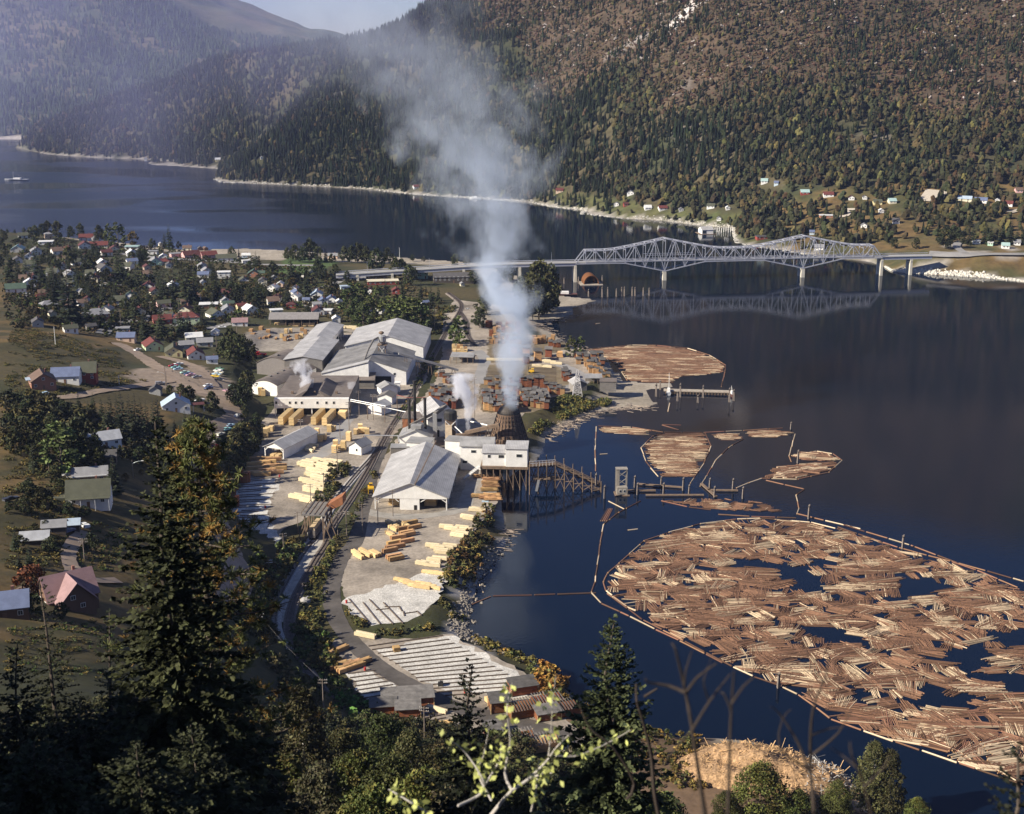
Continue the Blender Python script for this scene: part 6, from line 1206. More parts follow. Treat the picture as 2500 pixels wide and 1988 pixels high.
 def piling(p,hgt,lb,n=3,r=.28,m=None):
  o=empty('piling',p,0,lb,'piling')
  for i in range(n):a=2.1*i;MB().tube((.55*math.cos(a),.55*math.sin(a),-4),(.2*math.cos(a),.2*math.sin(a),hgt*(1-.06*i)),r,r*.8,6).build('pile',m or mat('wet_pile',(.24,.20,.17),.85,var=.4,scale=.9),o)
  MB().tube((0,0,hgt*.82),(0,0,hgt*.87),.62,.62,8).build('band',m_iron,o)
 for(a,hp,_),lb in zip(PILES,PL):p=W(*q(*a));s=ZM[a[0]][2];piling(p,hpx(0,0,hp/s,p),'cluster of grey piles '+lb)
 for i,(x,y,hp,lb)in enumerate(((950,745,60,'first short pile nearest the beach under the bridge'),(1060,750,85,'second pile from the beach under the bridge'),(1105,748,80,'third pile, pale at its foot, under the bridge'),(1175,745,65,'single pile between the pale one and the group'),(1218,742,75,'near pile of the double gate group'),(1240,742,78,'thick pile of the double gate group'),(1303,740,75,'first pile of the far gate group'),(1326,740,72,'second pile of the far gate group'),(1393,738,65,'pale tapering pile beyond the gate groups'),(1440,736,62,'last pile toward the open lake'),(1060,645,72,'pile beside the arched boathouse float'),(868,640,55,'dark pile on the land side of the arched boathouse'),(752,640,48,'dark pile beside the bridge pier'))):
  p=W(*q(3,x,y));piling(p,hpx(0,0,hp/3.317,p),lb,2,.34)
 for i,(x,y,hp)in enumerate(((1497,1555,110),(1530,1500,80),(1670,1592,85),(1692,1560,115),(1835,1605,65),(1877,1565,105),(2090,1600,120),(2125,1590,95))):p=W(*q(3,x,y));piling(p,hpx(0,0,hp/3.317,p),['pile at the dock root','pile behind the small sailing vessel','near pile before the vessel','tall pile before the vessel','low pile in front of the dock','tall pile in front of the dock','tall pile at the dock end','pile at the outer dock corner'][i],2,.3)
 A=Vector(W(*q(3,1560,1500),1.6));B=Vector(W(*q(3,2110,1515),1.6));o=empty('dock',tuple(A),0,'plank dock on short piles running out from the shore spit','dock');MB().bar((0,0,0),tuple(B-A),4.5,.5).build('deck',mat('dock_plank',(.38,.33,.27),.9,var=.3),o);f=MB()
 for i in range(22):pp=(B-A)*((i+.5)/22);f.bar((pp.x,pp.y-2.2,-4),(pp.x,pp.y-2.2,0),.35)
 f.build('pile_row',m_rough,o)
 # vehicles
m_tyre=mat('tyre',(.02,.02,.02),.9);m_chrome=mat('chrome',(.6,.6,.6),.2,.9);m_lamp=mat('lamp_glass',(.7,.7,.65),.2)
CARM={}
def car_parts():
 if 'body' in CARM:return
 def prof(P,w,m=0,t=.85):
  b=MB();n=len(P);V=[]
  for s,k in((-1,1),(1,1)):V+=[(s*w/2,y,z)for y,z in P]
  return b.add(V,[tuple(range(n)),tuple(range(2*n-1,n-1,-1))]+[((i+1)%n,i,i+n,(i+1)%n+n)for i in range(n)],m)
 CARM['body']=[(-2.6,.35),(2.55,.35),(2.65,.6),(2.55,.86),(1.15,.98),(-1.1,.98),(-2.5,.92),(-2.7,.6)];CARM['prof']=prof
 b=MB();b.add([(-.78,-1.5,.98),(.78,-1.5,.98),(.78,1.1,.98),(-.78,1.1,.98),(-.62,-.95,1.42),(.62,-.95,1.42),(.62,.45,1.42),(-.62,.45,1.42)],[(0,1,5,4),(1,2,6,5),(2,3,7,6),(3,0,4,7)]);CARM['glass']=b.mesh('windows',m_glass)
 CARM['wheel']=MB().tube((-.1,0,0),(.1,0,0),.33,.33,12).mesh('wheel',m_tyre);CARM['light']=MB().sphere((0,0,0),.13,6).mesh('headlight',m_lamp);CARM['bumper']=MB().box((0,0,0),(1.8,.12,.18)).mesh('bumper',m_chrome)
PAINT={'white':(.78,.78,.76),'pale blue':(.42,.58,.70),'turquoise':(.28,.58,.56),'red':(.42,.04,.04),'black':(.03,.03,.035),'green':(.12,.26,.16),'mint':(.45,.68,.58),'pink':(.62,.36,.42),'cream':(.70,.66,.52),'grey':(.3,.3,.31),'yellow':(.66,.46,.06),'dark blue':(.05,.08,.18)}
def car(p,rz,colr,where,kind='sedan',group=None):
 car_parts();m=mat('car_paint_'+colr,PAINT[colr],.35,var=.05,spec=.5);nm={'sedan':'parked_car','pickup':'pickup_truck','wagon':'station_wagon'}[kind]
 lab=f"{colr} {'pickup' if kind == 'pickup' else 'car'} {where}"
 o=empty(nm,p,rz,lab,'pickup' if kind=='pickup' else 'car',group);key=(kind,colr)
 if key not in CARM:
  b=CARM['prof'](CARM['body'],1.86)
  b.add([(-.64,-.98,1.43),(.64,-.98,1.43),(.64,.48,1.43),(-.64,.48,1.43),(-.58,-.8,1.5),(.58,-.8,1.5),(.58,.3,1.5),(-.58,.3,1.5)],[(0,3,2,1),(4,5,6,7),(0,1,5,4),(1,2,6,5),(2,3,7,6),(3,0,4,7)])
  if kind=='pickup':b.box((0,-1.9,.98),(1.8,1.6,.35));
  if kind=='wagon':b.box((0,-1.7,.98),(1.5,1.6,.5))
  CARM[key]=b.mesh('body',m)
 link('body',CARM[key],o);link('windows',CARM['glass'],o)
 for sx in(-.82,.82):
  for y in(-1.6,1.65):link('wheel',CARM['wheel'],o,(sx,y,.33))
  link('headlight',CARM['light'],o,(sx*.8,2.62,.68))
 for y in(-2.68,2.68):link('bumper',CARM['bumper'],o,(0,y,.42))
 return o
def build_vehicles():
 D=math.radians
 for k,x,y,rz,c,wh,kd in[(1,1115,1185,30,'white','parked where the dirt road bends below the houses','sedan'),(1,1448,1300,62,'white','at the far end of the parking row by the dirt fork','sedan'),(1,1405,1315,62,'red','in the parking row, second from its far end','sedan'),(1,1425,1328,62,'turquoise','next to the red one in the parking row','sedan'),(1,1445,1342,62,'pale blue','below the turquoise one in the parking row','sedan'),(1,1500,1370,58,'mint','midway along the parking row at the fork','sedan'),(1,1530,1382,58,'dark blue','low in the parking row beside a dark red one','sedan'),(1,1545,1390,58,'pink','third from the near end of the parking row','sedan'),(1,1595,1405,55,'grey','at the near end of the parking row','sedan'),
(1,1780,1340,-70,'green','farthest in the mill side parking cluster','sedan'),(1,1765,1355,-70,'white','second in the mill side parking cluster','wagon'),(1,1775,1368,-70,'cream','third in the mill side parking cluster','sedan'),(1,1755,1382,-70,'pale blue','fourth in the mill side parking cluster','sedan'),(1,1745,1398,-70,'yellow','fifth in the mill side parking cluster','sedan'),(1,1772,1425,-75,'black','last and darkest in the mill side parking cluster','sedan'),(1,1685,1475,40,'white','alone at the fork with a blue one behind','sedan'),(1,1692,1495,40,'dark blue','just below the white one at the fork','sedan'),(1,1890,1480,-60,'mint','beside the storage hall bushes','sedan'),(1,1840,1520,-75,'pink','crossing the junction of the dirt roads','sedan'),
(5,1920,395,5,'white','driving at the curve of the dirt road','pickup'),(5,1862,475,35,'pale blue','first of the cars parked on the road edge above the mill','sedan'),(5,1835,505,35,'turquoise','second of the cars on the road edge above the mill','sedan'),(5,1785,545,25,'cream','with a dark top on the road edge above the mill','wagon'),(5,1755,590,20,'black','in tree shade on the road edge','sedan'),(5,1730,645,20,'red','in deep shade below the black one','sedan'),(5,1655,725,15,'pink','nearest on the road edge above the mill','sedan'),(5,1445,770,60,'mint','behind the golden pine','sedan'),(5,1620,268,40,'white','beside the red roofed carport','sedan'),(5,965,650,-10,'white','on the lawn beside the ribbed roof cottage','wagon'),(5,370,215,-50,'pale blue','with open hood below the brick house','sedan'),(5,685,1290,-40,'white','by the driveway sheds','pickup'),(5,548,1335,30,'dark blue','under the shed eaves by the driveway','sedan'),(5,90,1075,40,'black','rusting in the golden field','pickup'),(5,1300,130,70,'grey','dusty, on the bare lot by the street lamp','wagon'),
(1,960,800,85,'white','on the town street by the half timbered house','sedan'),(1,1800,1000,80,'white','near the pink roofed house','sedan'),(1,885,965,85,'white','before the broad brick bungalow','sedan'),(1,835,660,40,'white','under the trees beside the narrow street','wagon'),(7,262,1100,-80,'pale blue','with white top, beside the pole heaps of the bay','wagon'),(2,850,618,-60,'pale blue','by the motel entrance','sedan'),(2,1800,855,85,'white','at the level crossing beside the tracks','sedan'),(2,690,1190,10,'red','in the shadow aisle of the planer shed','pickup')]:
  p=GQ(k,x,y);p=(p[0],p[1],p[2]+(.28 if(k in(1,5))else.04));car(p,-D(rz),c,wh,kd)
 p=W(*q(6,1180,1020),5.05);o=empty('straddle_carrier',p,.1,'yellow straddle lumber carrier beside the railway bank','carrier');my=mat('machine_yellow',(.66,.40,.03),.5,var=.15)
 for x in(-1.1,1.1):MB().box((x,0,1),(.3,4.5,2.2)).build('side_frame',my,o);[MB().tube((x-.15,y,.5),(x+.15,y,.5),.5,.5,10).build('wheel',m_tyre,o)for y in(-1.6,1.6)]
 MB().box((0,0,3.1),(2.6,4.6,.5)).build('top_frame',my,o);MB().box((0,1.2,3.6),(1.5,1.4,1.2)).build('cab',my,o);MB().box((0,.46,3.9),(1.3,.08,.7)).build('cab_window',m_glass,o)
 p=W(*q(3,490,1362),5.05);o=empty('forklift',p,1.4,'yellow forklift carrying boards on the striped skids','forklift');MB().box((0,0,.5),(1.9,3.2,1.2)).build('body',my,o);MB().box((0,-.6,2.6),(1.7,1.6,.15)).build('roof',my,o);[MB().box((x,y,1.7),(.1,.1,.9)).build('post',my,o)for x in(-.8,.8)for y in(-1.2,0)];[MB().box((x,1.8,.2),(.15,.2,3.6)).build('mast',m_iron,o)for x in(-.5,.5)];[MB().tube((x-.15,y,.5),(x+.15,y,.5),.5,.5,10).build('wheel',m_tyre,o)for x in(-.9,.9)for y in(-1.1,1.1)]
 p=W(*q(2,120,1225),5.2);o=empty('truck',p,1.3,'bright red truck at the mill fence beside the arched hall','truck');mrd=mat('truck_red',(.50,.03,.03),.45,var=.1);MB().box((0,1.9,.8),(2.2,1.8,1.9)).build('cab',mrd,o);MB().box((0,-1.4,.9),(2.3,4.4,.9)).build('cargo_bed',mrd,o);MB().box((0,2.83,1.7),(1.9,.06,.7)).build('windscreen',m_glass,o);[MB().tube((x-.15,y,.5),(x+.15,y,.5),.5,.5,10).build('wheel',m_tyre,o)for x in(-.95,.95)for y in(-2.4,1.9)]
 for k,x,y,lb in((8,982,572,'red barrel at the corner of the white gravel patch'),(10,800,288,'red barrel beside the orange bundles'),(11,90,1055,'red barrel on the near side of the asphalt'),(6,440,880,'red barrel at the end of the brown rows'),(6,324,1130,'red barrel among the skid beams of the far yard'),(10,1610,470,'red barrel behind the thin top spruce')):
  p=W(*q(k,x,y),5.03);o=tag(MB().lathe([(.36,0),(.38,.03),(.38,.5),(.40,.53),(.38,.56),(.38,1.05),(.35,1.1)],12).build('barrel',mat('barrel_red',(.42,.045,.04),.6,var=.25),None,p),lb,'barrel')
 for i in range(26):
  p=W(*q(10,1270+rnd.uniform(0,190),770+rnd.uniform(0,60)),5.03+rnd.uniform(0,.8));a=rnd.uniform(-.4,1.0);o=MB().tube((-.9,0,.42),(.9,0,.42),.42,.42,10).build('drum',mat('pale_drum',(.58,.66,.70),.5,.2,var=.2),None,p);o.rotation_euler=(0,0,a);tag(o,'pale metal drum in the heap by the lower yard','drum','heap of pale drums')
 tag(MB().sphere((0,0,.6),2.2,8,sz=.6).build('boulder',mat('granite',(.34,.33,.32),.9,var=.35,scale=1.5,bump=.5),None,W(*q(8,655,560),5.0)),'big grey boulder between the curving tracks and the weedy slope','boulder')
 p=W(*q(10,1412,412),5.03);tag(MB().box((0,0,0),(1.6,1.3,1.1)).box((.2,.1,1.1),(.9,.8,.35)).build('engine_block',m_iron,None,p),'black lump of machinery on the gravel of the lower yard','machine part')
 p=W(*q(3,975,650));o=empty('boathouse',p,.1,'arched orange boathouse open toward us on a float beside the bridge pier','boathouse');R_=60*hpx(0,0,1,p)/3.317;n=14;out=[(R_*math.cos(math.pi*i/n),.6+R_*1.15*math.sin(math.pi*i/n))for i in range(n+1)];inn=[((R_-.5)*math.cos(math.pi*i/n),.6+(R_*1.15-.5)*math.sin(math.pi*i/n))for i in range(n+1)]
 b=MB();
 for i in range(n):b.prism([out[i],out[i+1],inn[i+1],inn[i]],(0,16),'y')
 b.build('shell',mat('orange_ply',(.17,.07,.026),.7,var=.25),o);MB().prism(inn,(14,14.4),'y').build('back_wall',mat('dark_ply',(.20,.09,.03),.8),o);[MB().box((sx,6,.6),(1.6,.3,5)).build('inner_frame',mat('dark_ply',(.2,.09,.03)),o)for sx in(-3,3)];MB().box((0,7,-.3),(R_*2.9,20,.85)).build('float',mat('dock_plank',(.38,.33,.27),.9,var=.3),o)
 def boat(p,rz,L,hull,label,mast=0,cabin=True):
  o=empty('boat',p,rz,label,'boat');w_=L*.28;V=[];F=[];n=8
  for i in range(n+1):
   u=i/n;k=math.sin(math.pi*(.18+.82*(1-u))*.55+.1)if u<1 else.02;hw=w_/2*min(1,k*1.15)*(1 if u<.75 else max(.03,(1-u)/.25));y=-L/2+L*u;sh=1.3+.8*u*u;V+=[(-hw,y,sh),(-hw*.6,y,-.3),(hw*.6,y,-.3),(hw,y,sh)]
  for i in range(n):a=4*i;F+=[(a,a+1,a+5,a+4),(a+1,a+2,a+6,a+5),(a+2,a+3,a+7,a+6),(a+3,a,a+4,a+7)]
  F+=[(0,3,2,1)];MB().add(V,F).build('hull',hull,o)
  if cabin:c=MB().box((0,-L*.05,1.4),(w_*.6,L*.3,1.9)).build('cabin',m_wht,o);MB().box((0,L*.1+.02,2.3),(w_*.5,.06,.6)).build('cabin_window',m_glass,c)
  if mast:MB().tube((0,L*.12,1.4),(0,L*.12,mast),.14,.08,6).build('mast',m_wht,o);MB().bar((0,L*.12,mast*.9),(w_*.3,-L*.4,1.6),.06).build('boom',m_wht,o)
  return o
 boat(W(*q(3,1600,1530)),-.1,9,mat('grey_hull',(.42,.43,.45),.6,var=.15),'grey moored vessel with white twin mast poles at the dock',12);boat(W(*q(3,745,735)),1.6,22,mat('dark_hull',(.13,.06,.05),.7,var=.2),'big old dark red hull with white upper deck beached under the bridge',0)
 boat(W(*q(3,2110,1552)),0.2,6,mat('dark_hull',(.13,.06,.05),.7),'small dark workboat with mast at the outer dock corner',6);boat(W(40,440),1.5,34,mat('grey_hull',(.42,.43,.45)),'far barge like tug with a red hoist on the hazy western reach',12);boat(W(*q(15,2000,838)),1.4,14,m_wht,'white launch at the far shore seen through the smoke',0)
 p=W(*q(3,1900,232));o=empty('boathouse',p,.15,'big white floating boathouse off the far shore above the bridge','boathouse');ww=90*hpx(0,0,1,p)/3.317;wall_mb('E',ww,14,4.5,2.5).build('wall',m_wht,o);roof_mb('E',ww,14,4.5,2.5).build('roof',m_alu,o);MB().box((0,0,-.4),(ww+6,18,.7)).build('float',m_rough,o);dwin(o,-ww*.3,-7.06,.6,4,3)
 for i in range(9):p=W(*q(3,1975+18*i,225-(i%3)*5));tag(MB().tube((0,0,-3),(0,0,4.5),.5,.4,6).build('mooring_post',m_wht,None,p),'white mooring post in the row beside the floating boathouse','mooring post','row of mooring posts')
 # bridge
def build_bridge():
 m_st=mat('bridge_steel',(.46,.47,.53),.5,.25,var=.12);m_con=mat('pier_concrete',(.62,.58,.48),.9,var=.15,scale=.3);m_deck=mat('bridge_deck',(.40,.39,.37),.9,var=.1)
 A=Vector(PY(1403,637,1105));B=Vector(PY(2150,620,1137));A.z=B.z=0;ax=(B-A).normalized();nn=Vector((-ax.y,ax.x,0));Lt=(B-A).length;rz=math.atan2(ax.y,ax.x);dz=16.4
 root=empty('bridge',tuple(A),rz,'silver steel cantilever truss bridge on pale concrete piers across the lake','bridge');hw=4.6
 t1=(Vector(PY(1619,640,1116))-A).dot(ax);t2=(Vector(PY(1957,640,1129))-A).dot(ax)
 N1=9;N2=14;N3=8
 xs=[t1*i/N1 for i in range(N1+1)]+[t1+(t2-t1)*i/N2 for i in range(1,N2+1)]+[t2+(Lt-t2)*i/N3 for i in range(1,N3+1)]
 def top(x):
  d=min(abs(x-t1),abs(x-t2));base=9.4;return dz+base+8.8*max(0,1-d/(t1*.62))**1.15
 def bot(x):
  d=min(abs(x-t1),abs(x-t2));return dz-1.2-7.4*max(0,1-d/(t1*.46))
 for s in(-1,1):
  b=MB();y=s*hw;n=len(xs)
  for i in range(n):
   x=xs[i]
   if 0<i<n-1:b.bar((x,y,bot(x)),(x,y,top(x)),.42)
   if i<n-1:
    x2=xs[i+1];last=(i==0 or i==n-2)
    b.bar((x,y,bot(x)),(x2,y,bot(x2)),.75)
    if i==0:b.bar((x,y,bot(x)),(x2,y,top(x2)),.7)
    elif i==n-2:b.bar((x,y,top(x)),(x2,y,bot(x2)),.7)
    else:
     b.bar((x,y,top(x)),(x2,y,top(x2)),.75);b.bar((x,y,dz),(x2,y,dz),.6)
     b.bar((x,y,bot(x)if i%2 else top(x)),(x2,y,top(x2)if i%2 else bot(x2)),.48)
     if top(x)>dz+13.5:mz=(top(x)+bot(x))/2;b.bar((x,y,mz),(x2,y,mz),.3)
  b.build('truss',m_st,root)
 b=MB()
 for i in range(1,len(xs)-1):
  x=xs[i];b.bar((x,-hw,top(x)),(x,hw,top(x)),.5);b.bar((x,-hw,top(x)-2.2),(x,hw,top(x)-2.2),.3);b.bar((x,-hw,top(x)-2.2),(x,0,top(x)),.25);b.bar((x,hw,top(x)-2.2),(x,0,top(x)),.25)
  if i<len(xs)-2:b.bar((x,-hw,top(x)),(xs[i+1],hw,top(xs[i+1])),.3);b.bar((x,hw,top(x)),(xs[i+1],-hw,top(xs[i+1])),.3)
  if bot(x)<dz-3:b.bar((x,-hw,bot(x)),(x,hw,bot(x)),.5)
 b.build('sway_bracing',m_st,root)
 MB().box((Lt/2,0,dz-.7),(Lt,9.0,.6)).build('deck',m_deck,root)
 x0=(Vector(PY(820,649,1105))-A).dot(ax);x1=(Vector(PY(2271,624,1142))-A).dot(ax)
 ap=MB();zl=lambda x:dz-.7 if x>-60 else dz-.7+(x+60)/(x0+60)*(-6.0)
 K=12
 for i in range(K):
  xa,xb=x0+(0-x0)*i/K,x0+(0-x0)*(i+1)/K;ap.add([(xx,yy,zl(xx)+h)for xx in(xa,xb)for yy,h in((-5,0),(5,0),(5,.6),(-5,.6))],[(0,1,2,3),(7,6,5,4),(0,4,5,1),(1,5,6,2),(2,6,7,3),(3,7,4,0)])
 ap.build('approach_deck',m_deck,root);MB().box(((Lt+x1)/2+.02,0,dz-.7),(x1-Lt,10,.6)).build('approach_deck',m_deck,root)
 for y in(-4.2,4.2):
  g=MB()
  for i in range(K):xa,xb=x0+(0-x0)*i/K,x0+(0-x0)*(i+1)/K;g.bar((xa,y,zl(xa)-1.15),(xb,y,zl(xb)-1.15),.4,2.2)
  g.build('girder',m_st,root);MB().bar((Lt,y,dz-1.9),(x1,y,dz-1.9),.4,2.2).build('girder',m_st,root)
 rl=MB()
 for y in(-4.75,4.75):
  for i in range(K):xa,xb=x0+(0-x0)*i/K,x0+(0-x0)*(i+1)/K;rl.bar((xa,y,zl(xa)+1.5),(xb,y,zl(xb)+1.5),.14,.5)
  rl.bar((0,y*.9,dz+1),(x1,y*.9,dz+1),.14,.4)
 rl.build('railing',m_st,root)
 def pier(x,zt,w=1.9,twin=True,zb=-6):
  b=MB()
  for y in(-3.6,3.6):b.box((x,y,zb),(w*1.3,w*1.25,zt-zb),top=.8)
  b.box((x,0,zt-1.8),(w*1.0,9.6,1.75));b.build('pier',m_con,root)
 for x,zt in((0,dz-2.6),(t1,bot(t1)-.5),(t2,bot(t2)-.5),(Lt,dz-2.6),(-46,dz-3.2),(-92,dz-4),(-150,dz-6),(-178,dz-6.5),(-222,dz-7.4),((Lt+x1)/2+4,dz-3.2)):pier(x,zt,2.6 if x in(t1,t2)else 1.9)
 for x in(-20,-70,-120,-170):MB().tube((x,-4.6,zl(x)+.4),(x,-4.6,zl(x)+9),.12,.08,5).bar((x,-4.6,zl(x)+9),(x,-2.6,zl(x)+9.3),.1).build('lamp_post',m_st,root)
 # poles and lamps
POLES=[(6,1358,1197,217,'on the gravel before the big open shed, nearer the bay'),(6,1237,1262,225,'on the gravel before the big open shed, nearer the tracks'),(6,1113,1333,240,'beside the asphalt road where the yard narrows'),(6,985,1385,235,'right hand one of the pair beside the gantry'),(6,913,1375,220,'left hand one of the pair beside the gantry'),(6,590,1330,170,'at the pale gravel end behind the gantry'),(6,475,1525,195,'in the bushes below the far yard'),(6,695,1140,210,'on the railway bank behind the gantry'),(6,910,850,200,'between the hut and the pale rows'),(6,800,1000,150,'on the railway bank by the pale rows'),(6,1005,545,275,'tall, carrying the kiln pipe line'),(6,615,590,180,'behind the open post shelter'),(6,930,570,130,'short, before the kiln yard stacks'),(6,1360,620,160,'beside the loading shelter'),(6,1200,420,210,'by the small sheds on the tracks'),(6,1085,380,200,'between kiln and small sheds'),(6,2020,420,350,'tall dark twin in the drying yard behind the steam'),(2,1530,1010,160,'behind the far warehouse corner'),(2,1460,1140,60,'on top corner of the far warehouse lane'),(2,700,1290,80,'in the shadow aisle by the planer shed'),(2,960,1400,80,'before the near warehouse'),(2,770,1390,75,'by the low dark shed'),(2,1660,640,0,''),(8,285,800,150,'with three pale crossarms at the dark slope by the curve'),(8,275,480,70,'with pale crossarms half sunk in bushes'),(8,358,360,145,'with pale crossarms near the far gravel'),(10,465,618,275,'with crossarm and wires beside the cut of the tracks'),(10,1283,885,320,'dark, beside the heap of pale drums'),(5,685,1560,190,'beside the driveway on the golden slope'),(5,400,850,110,'lone, in the golden field behind orchard bushes'),(1,1345,1500,190,'on the bare lot below the dirt road'),(1,980,990,140,'with crossarms by the town street'),(1,1448,850,90,'with crossarms beside the brown garage'),(1,1222,920,130,'behind the dark red house'),(1,450,1140,150,'white, on the bare grassy slope'),(1,965,1455,70,'white, at the end of the lane below the houses'),(1,895,490,60,'by the mint gable street'),(1,1755,1180,140,'at the mill side of the dirt road row'),(1,1920,1080,100,'by the lumber yard town edge'),(2,1246,450,100,'tall white one near the bridge approach')]
def build_poles():
 mp=mat('pole_wood',(.22,.18,.15),.9,var=.25)
 for k,x,y,hp,lb in POLES:
  if hp==0:continue
  p=GQ(k,x,y);s=ZM[k][2];hgt=hpx(0,0,hp/s,p);white=lb.startswith(('white','tall white'));o=empty('utility_pole',p,rnd.uniform(-.3,.3),f"{'white' if white else 'wooden'} utility pole {lb}".replace('white utility pole white','white utility pole').replace('white utility pole tall white one','tall white pole'),'pole');m=m_wht if white else mp
  MB().tube((0,0,-1),(0,0,hgt),.2,.13,6).build('post',m,o)
  if not white:
   for i,zz in enumerate((hgt-.4,hgt-1.3)if 'crossarm' in lb or hp>150 else(hgt-.4,)):
    a=MB().box((0,0,zz),(2.7,.14,.16)).build('crossarm',m_wht if 'pale cross' in lb else mp,o);ins=MB();[ins.box((xx,0,zz+.16),(.1,.1,.2))for xx in(-1.2,-.7,.7,1.2)];ins.build('insulators',m_wht,a)['kind']='stuff'
 for k,x,y,hp,arm,lb in((8,457,1655,265,1,'grey street lamp with curved arm in front of the birch like tree'),(5,1080,890,150,1,'street lamp with white head above the dark conifer slope'),(1,1352,1500,150,-1,'street lamp on the bare lot by the dirt road fork')):
  p=GQ(k,x,y);hgt=hpx(0,0,hp/ZM[k][2],p);o=empty('street_lamp',p,0,lb,'street lamp');MB().tube((0,0,-1),(0,0,hgt),.17,.11,6).build('post',mp,o);L=3.6*arm
  MB().path([(0,0,hgt*.78),(L*.3,0,hgt*.88),(L*.65,0,hgt*.94),(L,0,hgt*.96)],.07,.05,5).build('arm',mat('pale_metal',(.55,.62,.64),.5,.3),o);MB().box((L*1.1,0,hgt*.955),(.9,.35,.16)).build('lamp_head',m_wht,o)
 A=GQ(8,285,800);B=GQ(10,465,618)
 P=[Vector((A[0],A[1],A[2]+5.5)),Vector((B[0],B[1],B[2]+hpx(0,0,275/3.317,B)-.5)),Vector(W(*q(10,740,440),5.0))+Vector((0,0,0.2))]
 for i in range(2):
  a,b=P[i],P[i+1];pts=[a.lerp(b,t/8)-Vector((0,0,1.0*math.sin(math.pi*t/8)))-a for t in range(9)];tag(MB().path([tuple(v)for v in pts],.022,None,4).build('overhead_wire',mat('wire',(.2,.19,.17),.6),None,tuple(a)),('pale sagging wire from the three armed pole to the pole by the track cut','pale wire running from the pole by the track cut to the lower yard')[i],'wire')
 a=Vector(W(*q(6,1113,1110),11));
